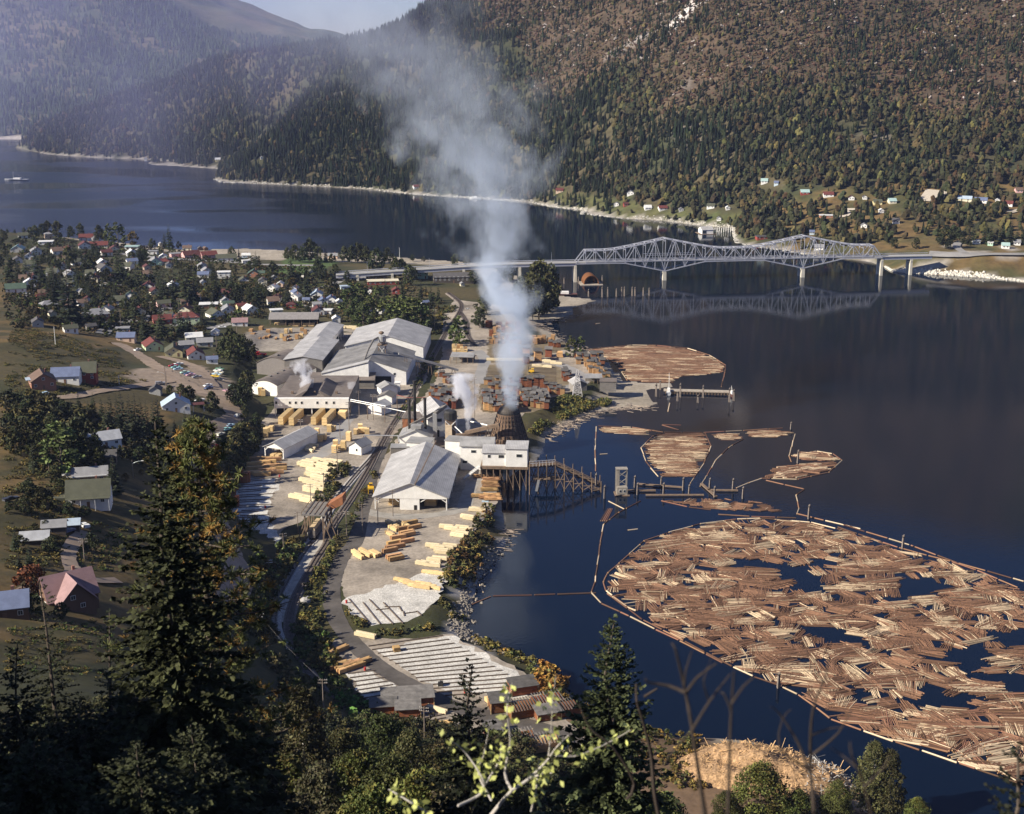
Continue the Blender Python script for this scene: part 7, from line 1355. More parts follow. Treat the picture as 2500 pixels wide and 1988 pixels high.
 # trees of the town, the mill and the hillside
def clear_of(x,y,r=0):return all((x-a)**2+(y-b)**2>(c+r)**2 for a,b,c in HXY)
def put(k,kind,x,y,top,label,group,wide=1.0,proto=None):
 p=GQ(k,x,y);h=hpx(0,0,(y-top)/ZM[k][2],p)
 i=rnd.randrange(4)if kind=='c' else rnd.choice((0,1,2))if kind=='l' else{'p':3,'g':4,'r':5}[kind]
 P=CON[i]if kind=='c' else LEA[i];base={'c':(18,18,18,16)[i%4]}.get(kind,(11,11,11,13,8,5)[i%6]);s=h/base
 nm={'c':'conifer_tree','p':'poplar_tree','r':'autumn_tree'}.get(kind,'leafy_tree');s=max(s,.22)
 k_=wide*(1.0 if kind!='c' else 1.0)
 o=tree(nm,P,p,1.0,label,group);o.scale=(s*k_,s*k_,s);return o
def build_trees():
 T1='trees among the town houses'
 put(1,'c',1375,362,148,'giant dark spruce on the lakefront, tallest of the town',None,.85);put(1,'c',1335,356,220,'smaller dark spruce touching the giant lakefront spruce',None,.9)
 put(1,'p',960,345,150,'tall loose poplar on the lakefront, standing highest beside a thinner twin',None,1.6);put(1,'p',885,335,160,'thin yellowish poplar on the lakefront beside a thicker twin',None);put(1,'g',1080,330,222,'yellowing tree by the lakefront flat white blocks',None,.9);put(1,'c',1935,425,312,'narrow dark cypress at the pale beach field',None,.55)
 for x,y,t in((1235,362,278),(655,268,160),(800,300,172),(470,285,145),(390,255,140),(290,300,180),(195,230,186),(345,270,160),(575,275,178),(60,235,200),(120,235,205),(15,250,200),(36,300,215),(10,380,270),(40,440,320),(8,520,420),(250,280,190),(840,295,210),(1450,360,300)):put(1,'l',x,y,t,'round leafy tree in the lakefront row behind the town','lakefront round trees',.8)
 for x,y,t in((970,640,350),(300,600,325),(80,600,340),(210,565,400),(790,475,330),(450,790,510),(570,960,470),(740,790,580),(620,640,480),(935,765,600),(1110,690,460),(1230,640,480),(1330,765,470),(1410,770,480),(1520,800,440),(1570,790,520),(1210,800,640),(1130,470,315),(1780,690,590),(1835,660,550),(2075,515,375),(2085,830,600),(1310,1060,790),(1180,1090,840),(1640,1010,860),(400,790,560),(340,640,420),(500,720,540),(250,660,470),(150,620,430),(1000,600,430),(1470,700,520),(1290,700,540),(680,760,600)):put(1,'c',x,y,t,'dark tall conifer standing among the houses of the town','dark conifers among the town houses',1.05)
 for x,y,t in((560,520,350),(730,560,395),(640,470,380),(1100,870,735),(1020,905,770),(1180,890,780),(910,830,745),(1880,425,345),(1700,545,480),(1800,545,485),(1620,540,490),(1540,560,500),(1900,560,500),(1860,770,655),(1920,800,660),(2060,840,760),(1790,800,735),(2110,720,640),(870,640,520),(690,700,590),(420,500,400),(100,520,430),(1480,560,470),(1440,520,450),(1250,930,830),(360,960,880),(450,970,900),(1950,720,650),(1690,740,660),(1740,640,560)):put(1,'l',x,y,t,'broad green garden tree among the town houses','garden trees of the town',.9)
 for x,y,t in((1830,1265,1085),(1900,1295,1065),(1975,1295,1075),(2040,1285,1105),(1870,1200,1010),(1790,1240,1120),(1940,1230,1060)):put(1,'l',x,y,t,'big dark leafy tree in the clump between town row and arched hall','leafy clump by the arched hall',.8)
 for x,y,t in((340,812,555),(370,552,430),(1270,745,595),(1420,765,605),(1500,800,620),(1130,765,585),(1560,780,640),(180,800,690),(60,790,640),(530,740,670),(650,465,330),(1460,740,640)):put(2,'c',x,y,t,'dark conifer in the belt between the town and the freight shed','conifers by the freight shed',.8)
 for x,y,t in((520,465,290),(400,465,330),(900,472,318),(800,465,345),(975,475,345),(860,470,340),(1150,480,355),(460,470,350),(590,470,350),(345,450,350),(700,480,400),(1350,460,405),(1440,465,420),(940,460,330)):put(2,'l',x,y,t,'big round tree on the lakefront behind the bridge approach','lakefront trees by the bridge approach',.85)
 for x,y,t in((220,600,470),(580,570,450),(620,615,490),(720,605,490),(1060,575,370),(1210,600,440),(1260,590,450),(1320,655,500),(1700,525,410),(700,745,600),(500,640,540),(760,590,520),(820,620,540),(420,640,560),(1790,500,420),(1370,620,520)):put(2,'l',x,y,t,'leafy tree in the gardens near the bridge approach road','garden trees by the approach road',.8)
 for x,y,t in((850,910,650),(930,880,640),(1000,960,750),(955,1000,790),(1150,1005,750),(1205,1015,765),(1280,1025,745),(1350,1035,755),(1420,1035,780),(1060,840,670),(900,960,760),(1110,960,760),(1390,990,760),(1250,960,740),(1310,990,770)):put(2,'p',x,y,t,'tall green poplar in the grove behind the warehouses','poplar grove behind the warehouses',1.5)
 put(2,'p',1725,1140,905,'lone tall poplar between the two railway branches',None,1.5);put(2,'p',1700,1120,960,'shorter poplar leaning on the lone tall one between the tracks',None,1.4)
 for x,y,t in((1920,900,740),(1890,1000,860),(1960,820,700),(1840,640,540),(2010,700,560)):put(2,'l',x,y,t,'leafy tree half veiled by the tall smoke','trees veiled by the smoke')
 for x,y,t in((550,930,480),(620,860,510),(470,860,560),(660,850,640),(500,940,680),(580,900,620),(440,900,650),(400,760,590),(310,640,500),(250,620,490)):put(3,'l',x,y,t,'dark leafy tree in the grove at the bridge end beach','grove at the bridge end',.8)
 put(3,'p',810,1235,1062,'bright green young poplar beside the orange stacks at the pond',None,1.2);put(3,'p',885,1228,1068,'second bright green poplar, nearer the log pond',None,1.2);put(3,'l',1100,1452,1388,'round bush over the grey board shed on the spit',None,1.0)
 for x,y,t in((1000,585,165),(1110,595,190),(905,505,200),(1200,585,240),(1290,575,200),(830,440,225),(760,385,190),(640,340,190),(1060,560,200),(1150,540,230),(960,520,190),(1250,520,210),(870,560,260),(720,420,250),(580,400,240)):put(5,'c',x,y,t,'dark fir in the dense group above the ribbed roof cottage','firs above the ribbed roof cottage',.85)
 put(5,'c',500,385,215,'pointed dark spruce on the shaded slope below the brick house',None,.9);put(5,'c',930,1015,690,'broad cedar beside the tan bungalow and the farmhouse',None,1.1)
 put(5,'p',505,845,430,'tall poplar with bare white trunk at the golden field edge',None,1.7);put(5,'p',880,1125,1005,'slim young poplar before the farmhouse porch',None,1.1)
 for x,y,t in((650,810,430),(720,750,470),(580,800,480),(210,625,420),(130,700,500),(270,720,560),(320,640,470),(420,700,500),(770,780,560)):put(5,'l',x,y,t,'olive leafy tree in the thicket on the hillside field','thicket on the hillside field',.85)
 for x,y,t in((1470,275,130),(1540,285,150),(1620,330,240),(1380,230,140)):put(5,'l',x,y,t,'leafy tree close behind the pale blue roofed house','trees behind the pale blue roofed house',.9)
 put(5,'l',1720,375,190,'dark purplish round tree at the road by the pale blue roofed house',None,.8)
 for x,y,t in((1960,330,110),(2000,230,30),(1985,410,300),(2075,495,365),(1935,650,470),(2050,705,520),(1900,300,130),(2090,600,500),(1990,560,440),(1880,700,600),(1860,800,690),(1960,760,650)):put(5,'l',x,y,t,'bushy tree on the bank between the dirt road and the mill','trees on the bank above the mill',.85)
 for x,y,t in((230,1095,925),(330,1115,955),(400,1150,1040),(560,1185,1085),(690,1205,1115),(420,1495,1365),(600,1020,900),(480,1000,900),(290,1330,1250),(370,1300,1230),(170,1450,1350)):put(5,'l',x,y,t,'low spreading orchard tree round the farmhouse','orchard trees round the farmhouse',1.3)
 for x,y,t in((1420,560,400),(1500,480,330),(1340,700,560),(1450,650,520),(1560,430,330)):put(5,'c',x,y,t,'conifer between the dirt road and the fir group','conifers by the dirt road',.85)
 for i in range(60):
  x,y=rnd.uniform(30,1500),rnd.uniform(330,1640);p=GQ(5,x,y)
  if not clear_of(p[0],p[1],3)or 530<x<720 and y>1250:continue
  c=rnd.random()<.3;tree('conifer_tree' if c else 'leafy_tree',CON[rnd.randrange(4)]if c else LEA[rnd.choice((0,2,2,4))],p,rnd.uniform(.25,.62),'dark young conifer scattered on the hillside field' if c else 'dark bushy tree scattered on the hillside field','young conifers on the hillside field' if c else 'bushy trees on the hillside field')
 put(9,'r',210,265,85,'red leaved round tree beside the pink shingle house',None,.8);put(9,'l',235,425,275,'grey green bush at the wall of the pink shingle house',None,1.0);put(9,'l',405,435,325,'twiggy bush before the gable of the pink shingle house',None,1.0)
 n=0
 TP=[(20,600),(250,620),(500,650),(760,690),(760,800),(600,800),(520,860),(350,830),(200,800),(30,720)]
 while n<96:
  x,y=rnd.uniform(20,900),rnd.uniform(600,860)
  if not inpoly(np.array([x]),np.array([y]),TP)[0]:continue
  p=G(x,y);n+=1
  if not clear_of(p[0],p[1],1.5):continue
  c=rnd.random()<.5;s=rnd.uniform(.55,1.05)*(1.25 if c else 1);tree('conifer_tree' if c else 'leafy_tree',CON[rnd.randrange(4)]if c else LEA[rnd.choice((0,1,2,2,4))],p,s,'small dark conifer filling gaps between the town houses' if c else 'small garden tree filling gaps between the town houses','small conifers between houses' if c else 'small garden trees between houses')
 for k,x,y,t,w_,lb in((4,1110,470,315,.7,'tall lone fir in the far meadow beside the yellow house'),(4,1085,560,440,1.3,'dark bushy fir below the lone one in the far meadow')):
  p=GF(*q(k,x,y));h=(y-t)/ZM[k][2]*(p[1]*math.cos(TH)+40)/FOC;tree('conifer_tree',CON[0],p,h/18,lb)
 for x,y,t in((1560,640,480),(1620,600,470),(1740,610,420),(1700,600,450),(1860,600,410),(1900,610,430),(1980,600,420),(2050,610,410),(2100,600,400),(2150,610,420),(1770,600,440),(1180,640,560),(1340,640,560)):
  p=GF(*q(4,x,y));h=(y-t)/ZM[4][2]*(p[1]*math.cos(TH)+40)/FOC;c=x>1690;tree('conifer_tree' if c else 'leafy_tree',CON[rnd.randrange(4)]if c else LEA[rnd.randrange(3)],p,h/(18 if c else 11),'dark conifer over the roadside court at the far bridge end' if c else 'round leafy tree on the far meadow near the bridge end','conifers over the roadside court' if c else 'round trees at the far bridge end')
def at_depth(px,py,D):return PY(px,py,D)
def stand(D,px):
 """ground point at forward distance D under photo column px"""
 x=(px-1250)/FOC*(D*math.cos(TH)+60*math.sin(TH));
 for _ in range(6):z=H(x,D);x=(px-1250)/FOC*(D*math.cos(TH)+(CAMZ-z)*math.sin(TH))
 return(x,D,H(x,D))
def build_foreground():
 def fir(px,top,D,R,label,seed,nt=38,nb=13,col=DKG,spray=9,name='fir_tree',lowz=.05,**kw):
  t=PY(px,top,D);g=(t[0],D,H(t[0],D));h=t[2]-g[2]
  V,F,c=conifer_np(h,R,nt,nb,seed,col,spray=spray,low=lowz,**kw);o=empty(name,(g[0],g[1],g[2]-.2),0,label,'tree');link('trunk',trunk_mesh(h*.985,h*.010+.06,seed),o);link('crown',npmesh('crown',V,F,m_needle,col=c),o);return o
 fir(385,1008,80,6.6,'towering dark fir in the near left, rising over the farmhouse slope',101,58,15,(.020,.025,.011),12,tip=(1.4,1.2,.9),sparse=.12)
 fir(1496,1496,90,7.0,'pointed spruce with sunlit tips before the bay',102,50,16,(.040,.050,.022),11,name='spruce_tree',tip=(1.8,1.7,1.5))  # sunlit look of the tips is put into the needle colour
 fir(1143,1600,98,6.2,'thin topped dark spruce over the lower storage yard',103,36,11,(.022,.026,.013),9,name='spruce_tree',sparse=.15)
 for i,(px,top,D,R,lb)in enumerate(((105,1410,112,5.0,'dark conifer below the pink shingle house, nearer the left edge'),(262,1480,100,5.0,'dark conifer below the pink shingle house, nearer the towering fir'),(30,1560,90,5,'dark conifer at the left frame edge'),(560,1640,84,5,'dark conifer in shade between the towering fir and the tracks'),(190,1690,70,5,'dim conifer low in the shaded corner'),(660,1780,92,4,'dim conifer at the foot of the lamp slope'),(80,1800,56,4.5,'dim conifer in the bottom left corner'),(470,1760,62,5,'dim conifer under the golden pine'),(330,1800,52,4.5,'dim conifer at the foot of the towering fir'))):
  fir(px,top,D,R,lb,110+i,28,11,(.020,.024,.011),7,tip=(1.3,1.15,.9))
 fir(2490,1790,26,2.6,'black conifer tip in the bottom right corner',130,24,10,(.02,.022,.012),7)
 t=PY(480,1035,87);g=(t[0],87,H(t[0],87));h=t[2]-g[2];r=np.random.default_rng(5);o=empty('pine_tree',(g[0],g[1],g[2]-.2),0,'golden green pine with tufted needles beside the towering fir','tree')
 b=MB();b.path([(0,0,-1),(.2,0,h*.4),(-.2,.1,h*.75),(0,0,h)],.38,.08,7);V=[];K=[]
 for i in range(80):
  u=i/79;z=h*(.30+.69*u);a=i*2.4+r.uniform(-.4,.4);L=(6.3*(1-u)**.6+1.0)*r.uniform(.6,1.1);tip=Vector((math.cos(a)*L,math.sin(a)*L,z+L*r.uniform(.1,.35)));st=Vector((0,0,z));mid=st.lerp(tip,.55)+Vector((0,0,-.06*L));b.path([st,mid,tip],.09,.03,4)
  for k in range(12):
   f=.22+.78*(k+r.uniform(0,1))/12;c=(st.lerp(mid,f/.55)if f<.55 else mid.lerp(tip,(f-.55)/.45))+Vector(r.normal(0,.35,3));br=r.uniform(.5,1.5);gold=r.uniform()<.3
   base=np.array((.20,.12,.035)if gold else(.08,.088,.03))*br
   for j in range(28):
    d=Vector(r.normal(0,1,3));d.z+=.4;d.normalize();l=r.uniform(.35,.62);w_=d.cross(Vector(r.normal(0,1,3))).normalized()*.036;V+=[tuple(c-w_),tuple(c+w_),tuple(c+d*l+w_*.4),tuple(c+d*l-w_*.4)];K+=[base*r.uniform(.8,1.2)]*4
 b.build('trunk',m_bark,o);link('crown',npmesh('crown',np.array(V),np.arange(len(V)).reshape(-1,4),m_needle,col=np.clip(np.array(K),0,1)),o)
 FL=[P_leaf(14,4.6,1.5,190,70,.20,41,(0.068,0.070,0.024),m_birch,alt=(0.096,0.084,0.028)),P_leaf(13,4.8,1.0,190,70,.20,42,(0.060,0.070,0.019),None),P_leaf(15,3.6,1.0,170,70,.19,43,(0.080,0.078,0.030),m_birch,shape=.75),P_leaf(9,4.2,.5,150,70,.18,44,(0.076,0.092,0.022),None,alt=(0.104,0.096,0.024)),P_leaf(8,3.4,.3,110,60,.18,45,(0.060,0.056,0.028),None)]
 spots=[(735,1690,188,2,'conical pale barked tree, highest at the foot of the lamp'),(830,1790,196,0,'olive leafy tree next to the conical pale barked one'),(930,1760,214,1,'green leafy tree beside the rusty cut of the tracks'),(1000,1790,205,2,'loose topped tree in the middle of the bottom thicket'),(870,1850,176,3,'bright bushy tree low in the bottom thicket'),(960,1860,168,1,'broad bright tree at the bottom edge of the thicket'),(1060,1830,192,0,'dark olive tree against the thin topped spruce'),(780,1880,160,4,'twiggy grey bush tree below the conical one'),(690,1860,172,3,'yellow green bush tree under the street lamp'),(1030,1900,158,3,'leafy tree at the bottom centre'),(1130,1850,185,1,'shaded leafy tree behind the near yellow sapling'),(640,1930,150,4,'low bush tree on the shaded slope by the lamp'),(1230,1880,190,0,'shaded tree below the pole roofed piles'),(1330,1905,200,4,'shaded bush tree right of the near sapling'),(900,1940,142,3,'pale green bush tree cut by the bottom frame edge'),(1110,1930,140,4,'dim bush tree at the base of the sapling'),(720,1960,135,4,'dim bush tree at the bottom edge under the lamp'),(1420,1930,180,4,'dim bush tree at the foot of the pointed spruce'),(1620,1950,220,3,'green bush tree near the wood waste heap, toward the spruce')]
 for px,top,D,k,lb in spots:
  t=PY(px,top,D);gz=H(t[0],D);h=t[2]-gz
  if h<3:h=4;gz=t[2]-4
  base=(14,13,15,9,8)[k];s=h/base;w_=min(max(s,.75),1.25)if s>0 else 1;o=tree('leafy_tree',FL[k],(t[0],D,gz),1,lb);o.scale=(w_,w_,s)
 for px,py,top,k,lb in((2125,1985,1806,2,'taller poplar of the pair at the corner of the wood waste heap'),(2165,1990,1826,2,'poplar with white trunk, nearer the open water'),(1850,2010,1865,3,'round sunlit bush tree before the wood waste heap'),(1945,2020,1930,3,'round sunlit bush tree second before the wood waste heap'),(2040,2010,1905,1,'leafy tree before the grey end of the wood waste heap'),(1770,2020,1930,1,'leafy tree at the spruce side of the wood waste heap'),(2235,2015,1948,3,'low leafy bush tree at the water edge in the corner')):
  p=W(px,py,3.0);h=hpx(0,0,py-top,p);base=(14,13,15,9,8)[k];s=h/base;o=tree('leafy_tree',FL[k],p,1,lb);o.scale=(max(s,.7),max(s,.7),s)
 Z11=lambda x,y,D:PY(*q(11,x,y),D)
 def limbs(root,lists,m,name='trunk',jit=.0,nt_=None):
  b=MB()
  for P,r0,r1,D in lists:
   P3=[Vector(Z11(x,y,D+rnd.uniform(-jit,jit)))-root.location for x,y in P];P3=smooth_path(P3,.12)if len(P3)>2 else P3
   b.path([tuple(p)for p in P3],r0,r1,6)
  return b.build(name,m,root)
 D=27;base=Z11(-30,1760,D);gz=H(base[0],D);S=empty('alder_sapling',(base[0],base[1],gz),0,'near pale barked sapling with scattered bright yellow-green leaves','tree');S.location=(base[0],base[1],gz)
 bl=MB();bl.path([(0,0,-.3),(.1,0,(base[2]-gz)*.6),tuple(Vector(base)-S.location)],.09,.055,7)
 tw=[([(-30,1760),(70,1630),(160,1530),(290,1440),(430,1300),(500,1200),(600,1100)],.05,.012,D),([(160,1530),(105,1400),(145,1150),(120,900),(150,740),(160,690)],.035,.006,D),([(290,1440),(400,1400),(470,1395)],.03,.01,D),([(440,1290),(460,1100),(480,800),(500,640)],.018,.004,D+.6),([(310,1690),(350,1500),(370,1290)],.03,.01,D+.8),([(-60,1500),(60,1300),(75,1170)],.03,.008,D+.4),([(500,1260),(640,1265),(800,1210),(960,1130),(1080,1060)],.022,.006,D+.5),([(-260,1650),(-90,1560),(-60,1460),(-200,1240),(-330,1130)],.035,.008,D-.6),([(-420,1760),(-600,1640),(-800,1520)],.035,.012,D-1.0),([(0,1610),(-100,1400),(-60,1250),(-20,1050)],.03,.006,D+.3)]
 limbs(S,tw,m_birch,jit=.25);bl.build('stem',m_birch,S)
 r=np.random.default_rng(77);V=[];K=[]
 for P,r0,r1,d in tw:
  for i in range(38):
   f=r.uniform(.25,1)*(len(P)-1);k=min(int(f),len(P)-2);x=P[k][0]+(P[k+1][0]-P[k][0])*(f-k)+r.normal(0,34);y=P[k][1]+(P[k+1][1]-P[k][1])*(f-k)+r.normal(0,34)
   c=Vector(Z11(x,y,d+r.normal(0,.35)))-S.location;u=Vector(r.normal(0,1,3));u.z-=.6;u.normalize();v=u.cross(Vector(r.normal(0,1,3))).normalized();s=r.uniform(.06,.115)
   V+=[tuple(c),tuple(c+u*s*.9+v*s*.62),tuple(c+u*s*2),tuple(c+u*s*.9-v*s*.62)];K+=[np.array((.42,.45,.14))*r.uniform(.6,1.3)]*4
 ml=mat('yellow_leaf',(0,0,0),.6,var=.15,scale=8,attr=True)
 bs=ml.node_tree.nodes['Principled BSDF'];bs.inputs['Transmission Weight'].default_value=0.0
 link('leaves',npmesh('leaves',np.array(V),np.arange(len(V)).reshape(-1,4),ml,col=np.clip(np.array(K),0,1)),S)
 mtw=mat('dark_twig',(.045,.034,.028),.9,var=.3,scale=6)
 bare=[('bare twig sapling with wide fork before the bay',14,[([(1690,1900),(1660,1714),(1560,1050),(1510,770),(1430,430),(1400,390)],.034,.010),([(1560,1060),(1700,830),(1860,620)],.018,.006),([(1510,770),(1380,715),(1220,690),(1200,660)],.022,.008),([(1515,770),(1600,650),(1750,540)],.02,.008),([(1500,700),(1510,600),(1560,440)],.014,.005),([(1560,1060),(1400,1240),(1330,1340)],.016,.006),([(1690,830),(1650,680),(1710,500)],.012,.004)]),
('straight bare sapling second from the spruce',13,[([(1850,1900),(1840,1714),(1860,1000),(1885,600)],.026,.008),([(1870,850),(1960,720),(2050,640)],.014,.005),([(1860,900),(1810,780),(1780,770)],.012,.005)]),
('bare sapling with crooked branches before the big raft',15,[([(2530,2000),(2510,1714),(2480,1300),(2500,900),(2600,640),(2620,470)],.032,.008),([(2480,1400),(2380,1150),(2230,920),(2170,880)],.02,.006),([(2500,1250),(2700,1080),(2800,900)],.018,.006),([(2490,1100),(2620,1050),(2720,1040)],.012,.004),([(2440,1350),(2240,1200),(2260,980),(2330,900)],.014,.005)]),
('dark snag sapling crossing the pointed spruce',24,[([(1330,1850),(1270,1560),(1240,1250),(1180,1000),(1130,840),(1125,700)],.06,.02),([(1190,800),(1290,735)],.03,.015),([(1050,1600),(1110,1480),(950,1200),(770,1050),(680,860)],.035,.012)]),
('faint bare sapling toward the bottom right corner',12,[([(3020,2000),(2900,1500),(2800,1250),(2790,1150)],.022,.006),([(2900,1500),(3050,1350),(3100,1250)],.014,.005),([(2840,1350),(2720,1250),(2640,1200)],.01,.004)])]
 for lb,D,L in bare:
  a=L[0][0][0];p=Z11(*a,D);gz=H(p[0],D);o=empty('bare_sapling',(p[0],p[1],gz),0,lb,'tree');limbs(o,[(P,r0,r1,D)for P,r0,r1 in L],mtw,'branches',.12)['kind']='stuff'
  MB().path([(0,0,-.3),(.08,0,(p[2]-gz)*.5),(0,0,p[2]-gz)],L[0][1]*1.5,L[0][1],6).build('stem',mtw,o)
def build_brush():
 protos=[leafy_np(2.4,1.5,.1,7,9,.42,s,(.5,.5,.5),var=.3)for s in(61,62,63)];grass=leafy_np(1.0,1.2,.0,7,9,.24,64,(.5,.5,.5),var=.4)
 def scatter(k,poly,dens,cols,hs,name,label,prot=None,hole=None):
  P=[GQ(k,*p)[:2]for p in poly]if k is not None else poly;xs=[p[0]for p in P];ys=[p[1]for p in P];n=int((max(xs)-min(xs))*(max(ys)-min(ys))*dens);n=min(n,40000)
  x=RG.uniform(min(xs),max(xs),n);y=RG.uniform(min(ys),max(ys),n);ok=inpoly(x,y,P)&(fbm(x,y,9,13,2)>.40)
  for a,b,c in HXY:ok&=(x-a)**2+(y-b)**2>(c*.85)**2
  x,y=x[ok],y[ok]
  if not len(x):return
  z=np.array([H(a,b)for a,b in zip(x,y)]);ok=z>.25;x,y,z=x[ok],y[ok],z[ok];n=len(x)
  pr=[protos[i]for i in range(3)]if prot is None else[prot];pick=RG.integers(0,len(pr),n);Ps,Fs,Cs=[],[],[];off=0
  for j,(V,F,c)in enumerate(pr):
   ii=np.where(pick==j)[0];m=len(ii)
   if not m:continue
   h=RG.uniform(*hs,m);colr=np.array(cols)[RG.integers(0,len(cols),m)]*RG.uniform(.65,1.4,(m,1))
   A,B,C_=rot_scatter(V,F,x[ii],y[ii],z[ii]-.15,h*RG.uniform(.8,1.3,m),h,RG.uniform(0,6.28,m),colr,'',None,c.mean(1)*2);Ps.append(A);Fs.append(B+off);Cs.append(C_);off+=len(A)
  BR.append((name,label,np.concatenate(Ps),np.concatenate(Fs),np.concatenate(Cs)))
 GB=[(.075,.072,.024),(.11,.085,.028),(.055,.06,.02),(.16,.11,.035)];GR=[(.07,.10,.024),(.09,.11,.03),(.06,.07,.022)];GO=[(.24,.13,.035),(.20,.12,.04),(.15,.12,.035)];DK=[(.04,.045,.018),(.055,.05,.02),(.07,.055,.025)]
 sc=lambda*a,**k:scatter(*a,**k);BN='bank_brush';BRI='green and brown brush covering the banks round the mill'
 sc(6,[(2140,1110),(2010,1280),(1900,1450),(1800,1610),(1790,1760),(1960,1800),(2100,1480),(2156,1330)],.30,GB+[(.12,.06,.025)],(.7,1.7),BN,BRI)
 sc(8,[(960,600),(1060,700),(1200,770),(1400,760),(1640,670),(1760,560),(1960,720),(2040,900),(2156,1000),(2156,920),(1960,800),(1700,800),(1400,850),(1150,850),(1000,720)],.30,GB,(.5,1.1),BN,BRI)
 sc(10,[(1500,-30),(1620,40),(1900,160),(2150,310),(2290,480),(2330,560),(2420,600),(2420,520),(2300,380),(2156,240),(1900,120),(1650,0)],.35,GO+GB,(.6,1.3),BN,BRI);sc(11,[(700,860),(900,1020),(1270,1070),(1700,1150),(1660,1500),(1400,1560),(1000,1300),(760,1060)],.22,GO+GB,(.4,1.1),BN,BRI);sc(11,[(350,660),(420,600),(560,740),(540,800),(430,830),(340,760)],.5,[(.24,.10,.03),(.20,.11,.03)],(1.0,1.9),BN,BRI)
 sc(6,[(870,780),(1010,820),(900,1000),(760,1170),(690,1160),(790,1000),(830,880)],.3,GB+DK,(.6,1.5),BN,BRI);sc(6,[(1200,830),(1225,860),(1130,1080),(1040,1290),(1000,1290),(1080,1080)],.3,GB,(.5,1.0),BN,BRI)
 sc(8,[(890,60),(920,60),(820,330),(790,480),(800,700),(760,760),(620,820),(570,780),(600,620),(690,400),(780,230)],.35,GB+[(.15,.13,.035)],(.5,1.3),BN,BRI);sc(8,[(560,120),(620,150),(470,400),(370,560),(330,700),(180,500),(200,330),(300,190),(420,150)],.32,GR+GB,(.7,2.0),BN,BRI)
 sc(8,[(560,800),(780,800),(900,1000),(980,1250),(900,1350),(700,1180),(560,950)],.35,GR+GB,(.6,1.6),BN,BRI);sc(8,[(900,1270),(1060,1340),(1240,1470),(1500,1540),(1580,1640),(1200,1620),(1000,1500),(880,1400)],.4,GR+[(.08,.15,.03)],(.6,1.5),BN,BRI);sc(8,[(100,560),(340,700),(420,900),(560,1050),(760,1300),(860,1440),(560,1400),(300,1000),(120,760)],.16,DK,(.6,1.8),BN,BRI)
 sc(5,[(1930,480),(2050,470),(2000,620),(1900,720),(1820,840),(1820,960),(1900,1000),(1800,1120),(1640,1080),(1700,900),(1740,780),(1850,600)],.28,GB+DK,(.7,2.0),BN,BRI);sc(6,[(0,560),(130,600),(280,640),(190,740),(100,880),(0,1080),(-120,1200),(-260,1100),(-150,850)],.25,GB+DK,(.7,2.0),BN,BRI)
 sc(7,[(640,520),(740,420),(900,240),(1060,225),(1300,265),(1290,300),(1100,345),(900,430),(760,500),(700,560)],.5,[(.13,.115,.035),(.16,.12,.035),(.09,.095,.03)],(.6,1.2),BN,BRI);sc(6,[(1560,170),(1640,30),(1700,-110),(1660,-120),(1560,60),(1450,270),(1390,420),(1420,440)],.25,GB+GR,(.4,1.0),BN,BRI);sc(2,[(1500,940),(1620,830),(1700,840),(1640,960),(1560,1050),(1480,1060)],.3,GB,(.5,1.2),BN,BRI)
 tn='garden_brush';tl='hedges and low shrubs between the town gardens'
 sc(1,[(30,620),(500,560),(1000,600),(1600,620),(2150,640),(2150,1000),(1700,960),(1400,1120),(950,1080),(500,1020),(100,1000),(30,900)],.045,GR+GB+DK,(.8,1.9),tn,tl);sc(1,[(30,290),(600,290),(1200,360),(2100,440),(2150,640),(1600,620),(1000,600),(500,560),(30,620)],.022,GR+DK,(.8,1.8),tn,tl);sc(2,[(0,500),(500,520),(800,640),(1300,640),(1600,800),(1500,960),(1000,980),(800,960),(600,900),(250,860),(0,820)],.05,GR+GB,(.8,1.8),tn,tl)
 GF_=[(.17,.11,.035),(.13,.095,.032),(.10,.085,.028),(.075,.07,.024),(.14,.085,.03)];fn='field_grass';fl='dry golden grass and weeds of the hillside fields'
 sc(5,[(40,660),(400,600),(640,860),(560,1080),(640,1250),(560,1400),(440,1640),(40,1640)],.34,GF_,(.4,1.2),fn,fl,prot=grass);sc(5,[(640,1250),(950,1140),(1040,1300),(900,1640),(650,1640),(620,1500)],.34,GF_+GR,(.4,1.1),fn,fl,prot=grass);sc(1,[(90,1010),(300,1010),(640,1090),(900,1120),(980,1220),(1000,1330),(700,1310),(400,1290),(60,1200)],.28,GF_+DK,(.4,1.1),fn,fl,prot=grass);sc(1,[(40,1290),(500,1330),(1050,1350),(1180,1430),(900,1480),(500,1560),(40,1640)],.28,GB+GF_,(.4,1.2),fn,fl,prot=grass)
 sc(5,[(40,230),(420,250),(700,330),(900,560),(1500,620),(1480,760),(1100,720),(640,860),(400,600),(40,660)],.12,DK+GB,(.8,2.2),fn,fl);sc(9,[(40,500),(330,480),(640,450),(800,600),(700,900),(300,800),(40,900)],.35,GR+GF_,(.3,.9),fn,fl,prot=grass)
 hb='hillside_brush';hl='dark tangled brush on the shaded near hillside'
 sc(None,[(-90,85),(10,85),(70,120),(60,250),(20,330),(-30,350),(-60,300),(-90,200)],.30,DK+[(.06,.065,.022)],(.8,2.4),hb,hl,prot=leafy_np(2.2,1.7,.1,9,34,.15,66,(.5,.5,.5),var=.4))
 groups={}
 for nme,lb,A,B,C_ in BR:groups.setdefault((nme,lb),[]).append((A,B,C_))
 for(nme,lb),L in groups.items():
  off=0;Fs=[]
  for A,B,C_ in L:Fs.append(B+off);off+=len(A)
  tag(link(nme,npmesh(nme,np.concatenate([a for a,_,_ in L]),np.concatenate(Fs),m_leaf,col=np.concatenate([c for _,_,c in L]))),lb,'brush',kind='stuff')
BR=[]
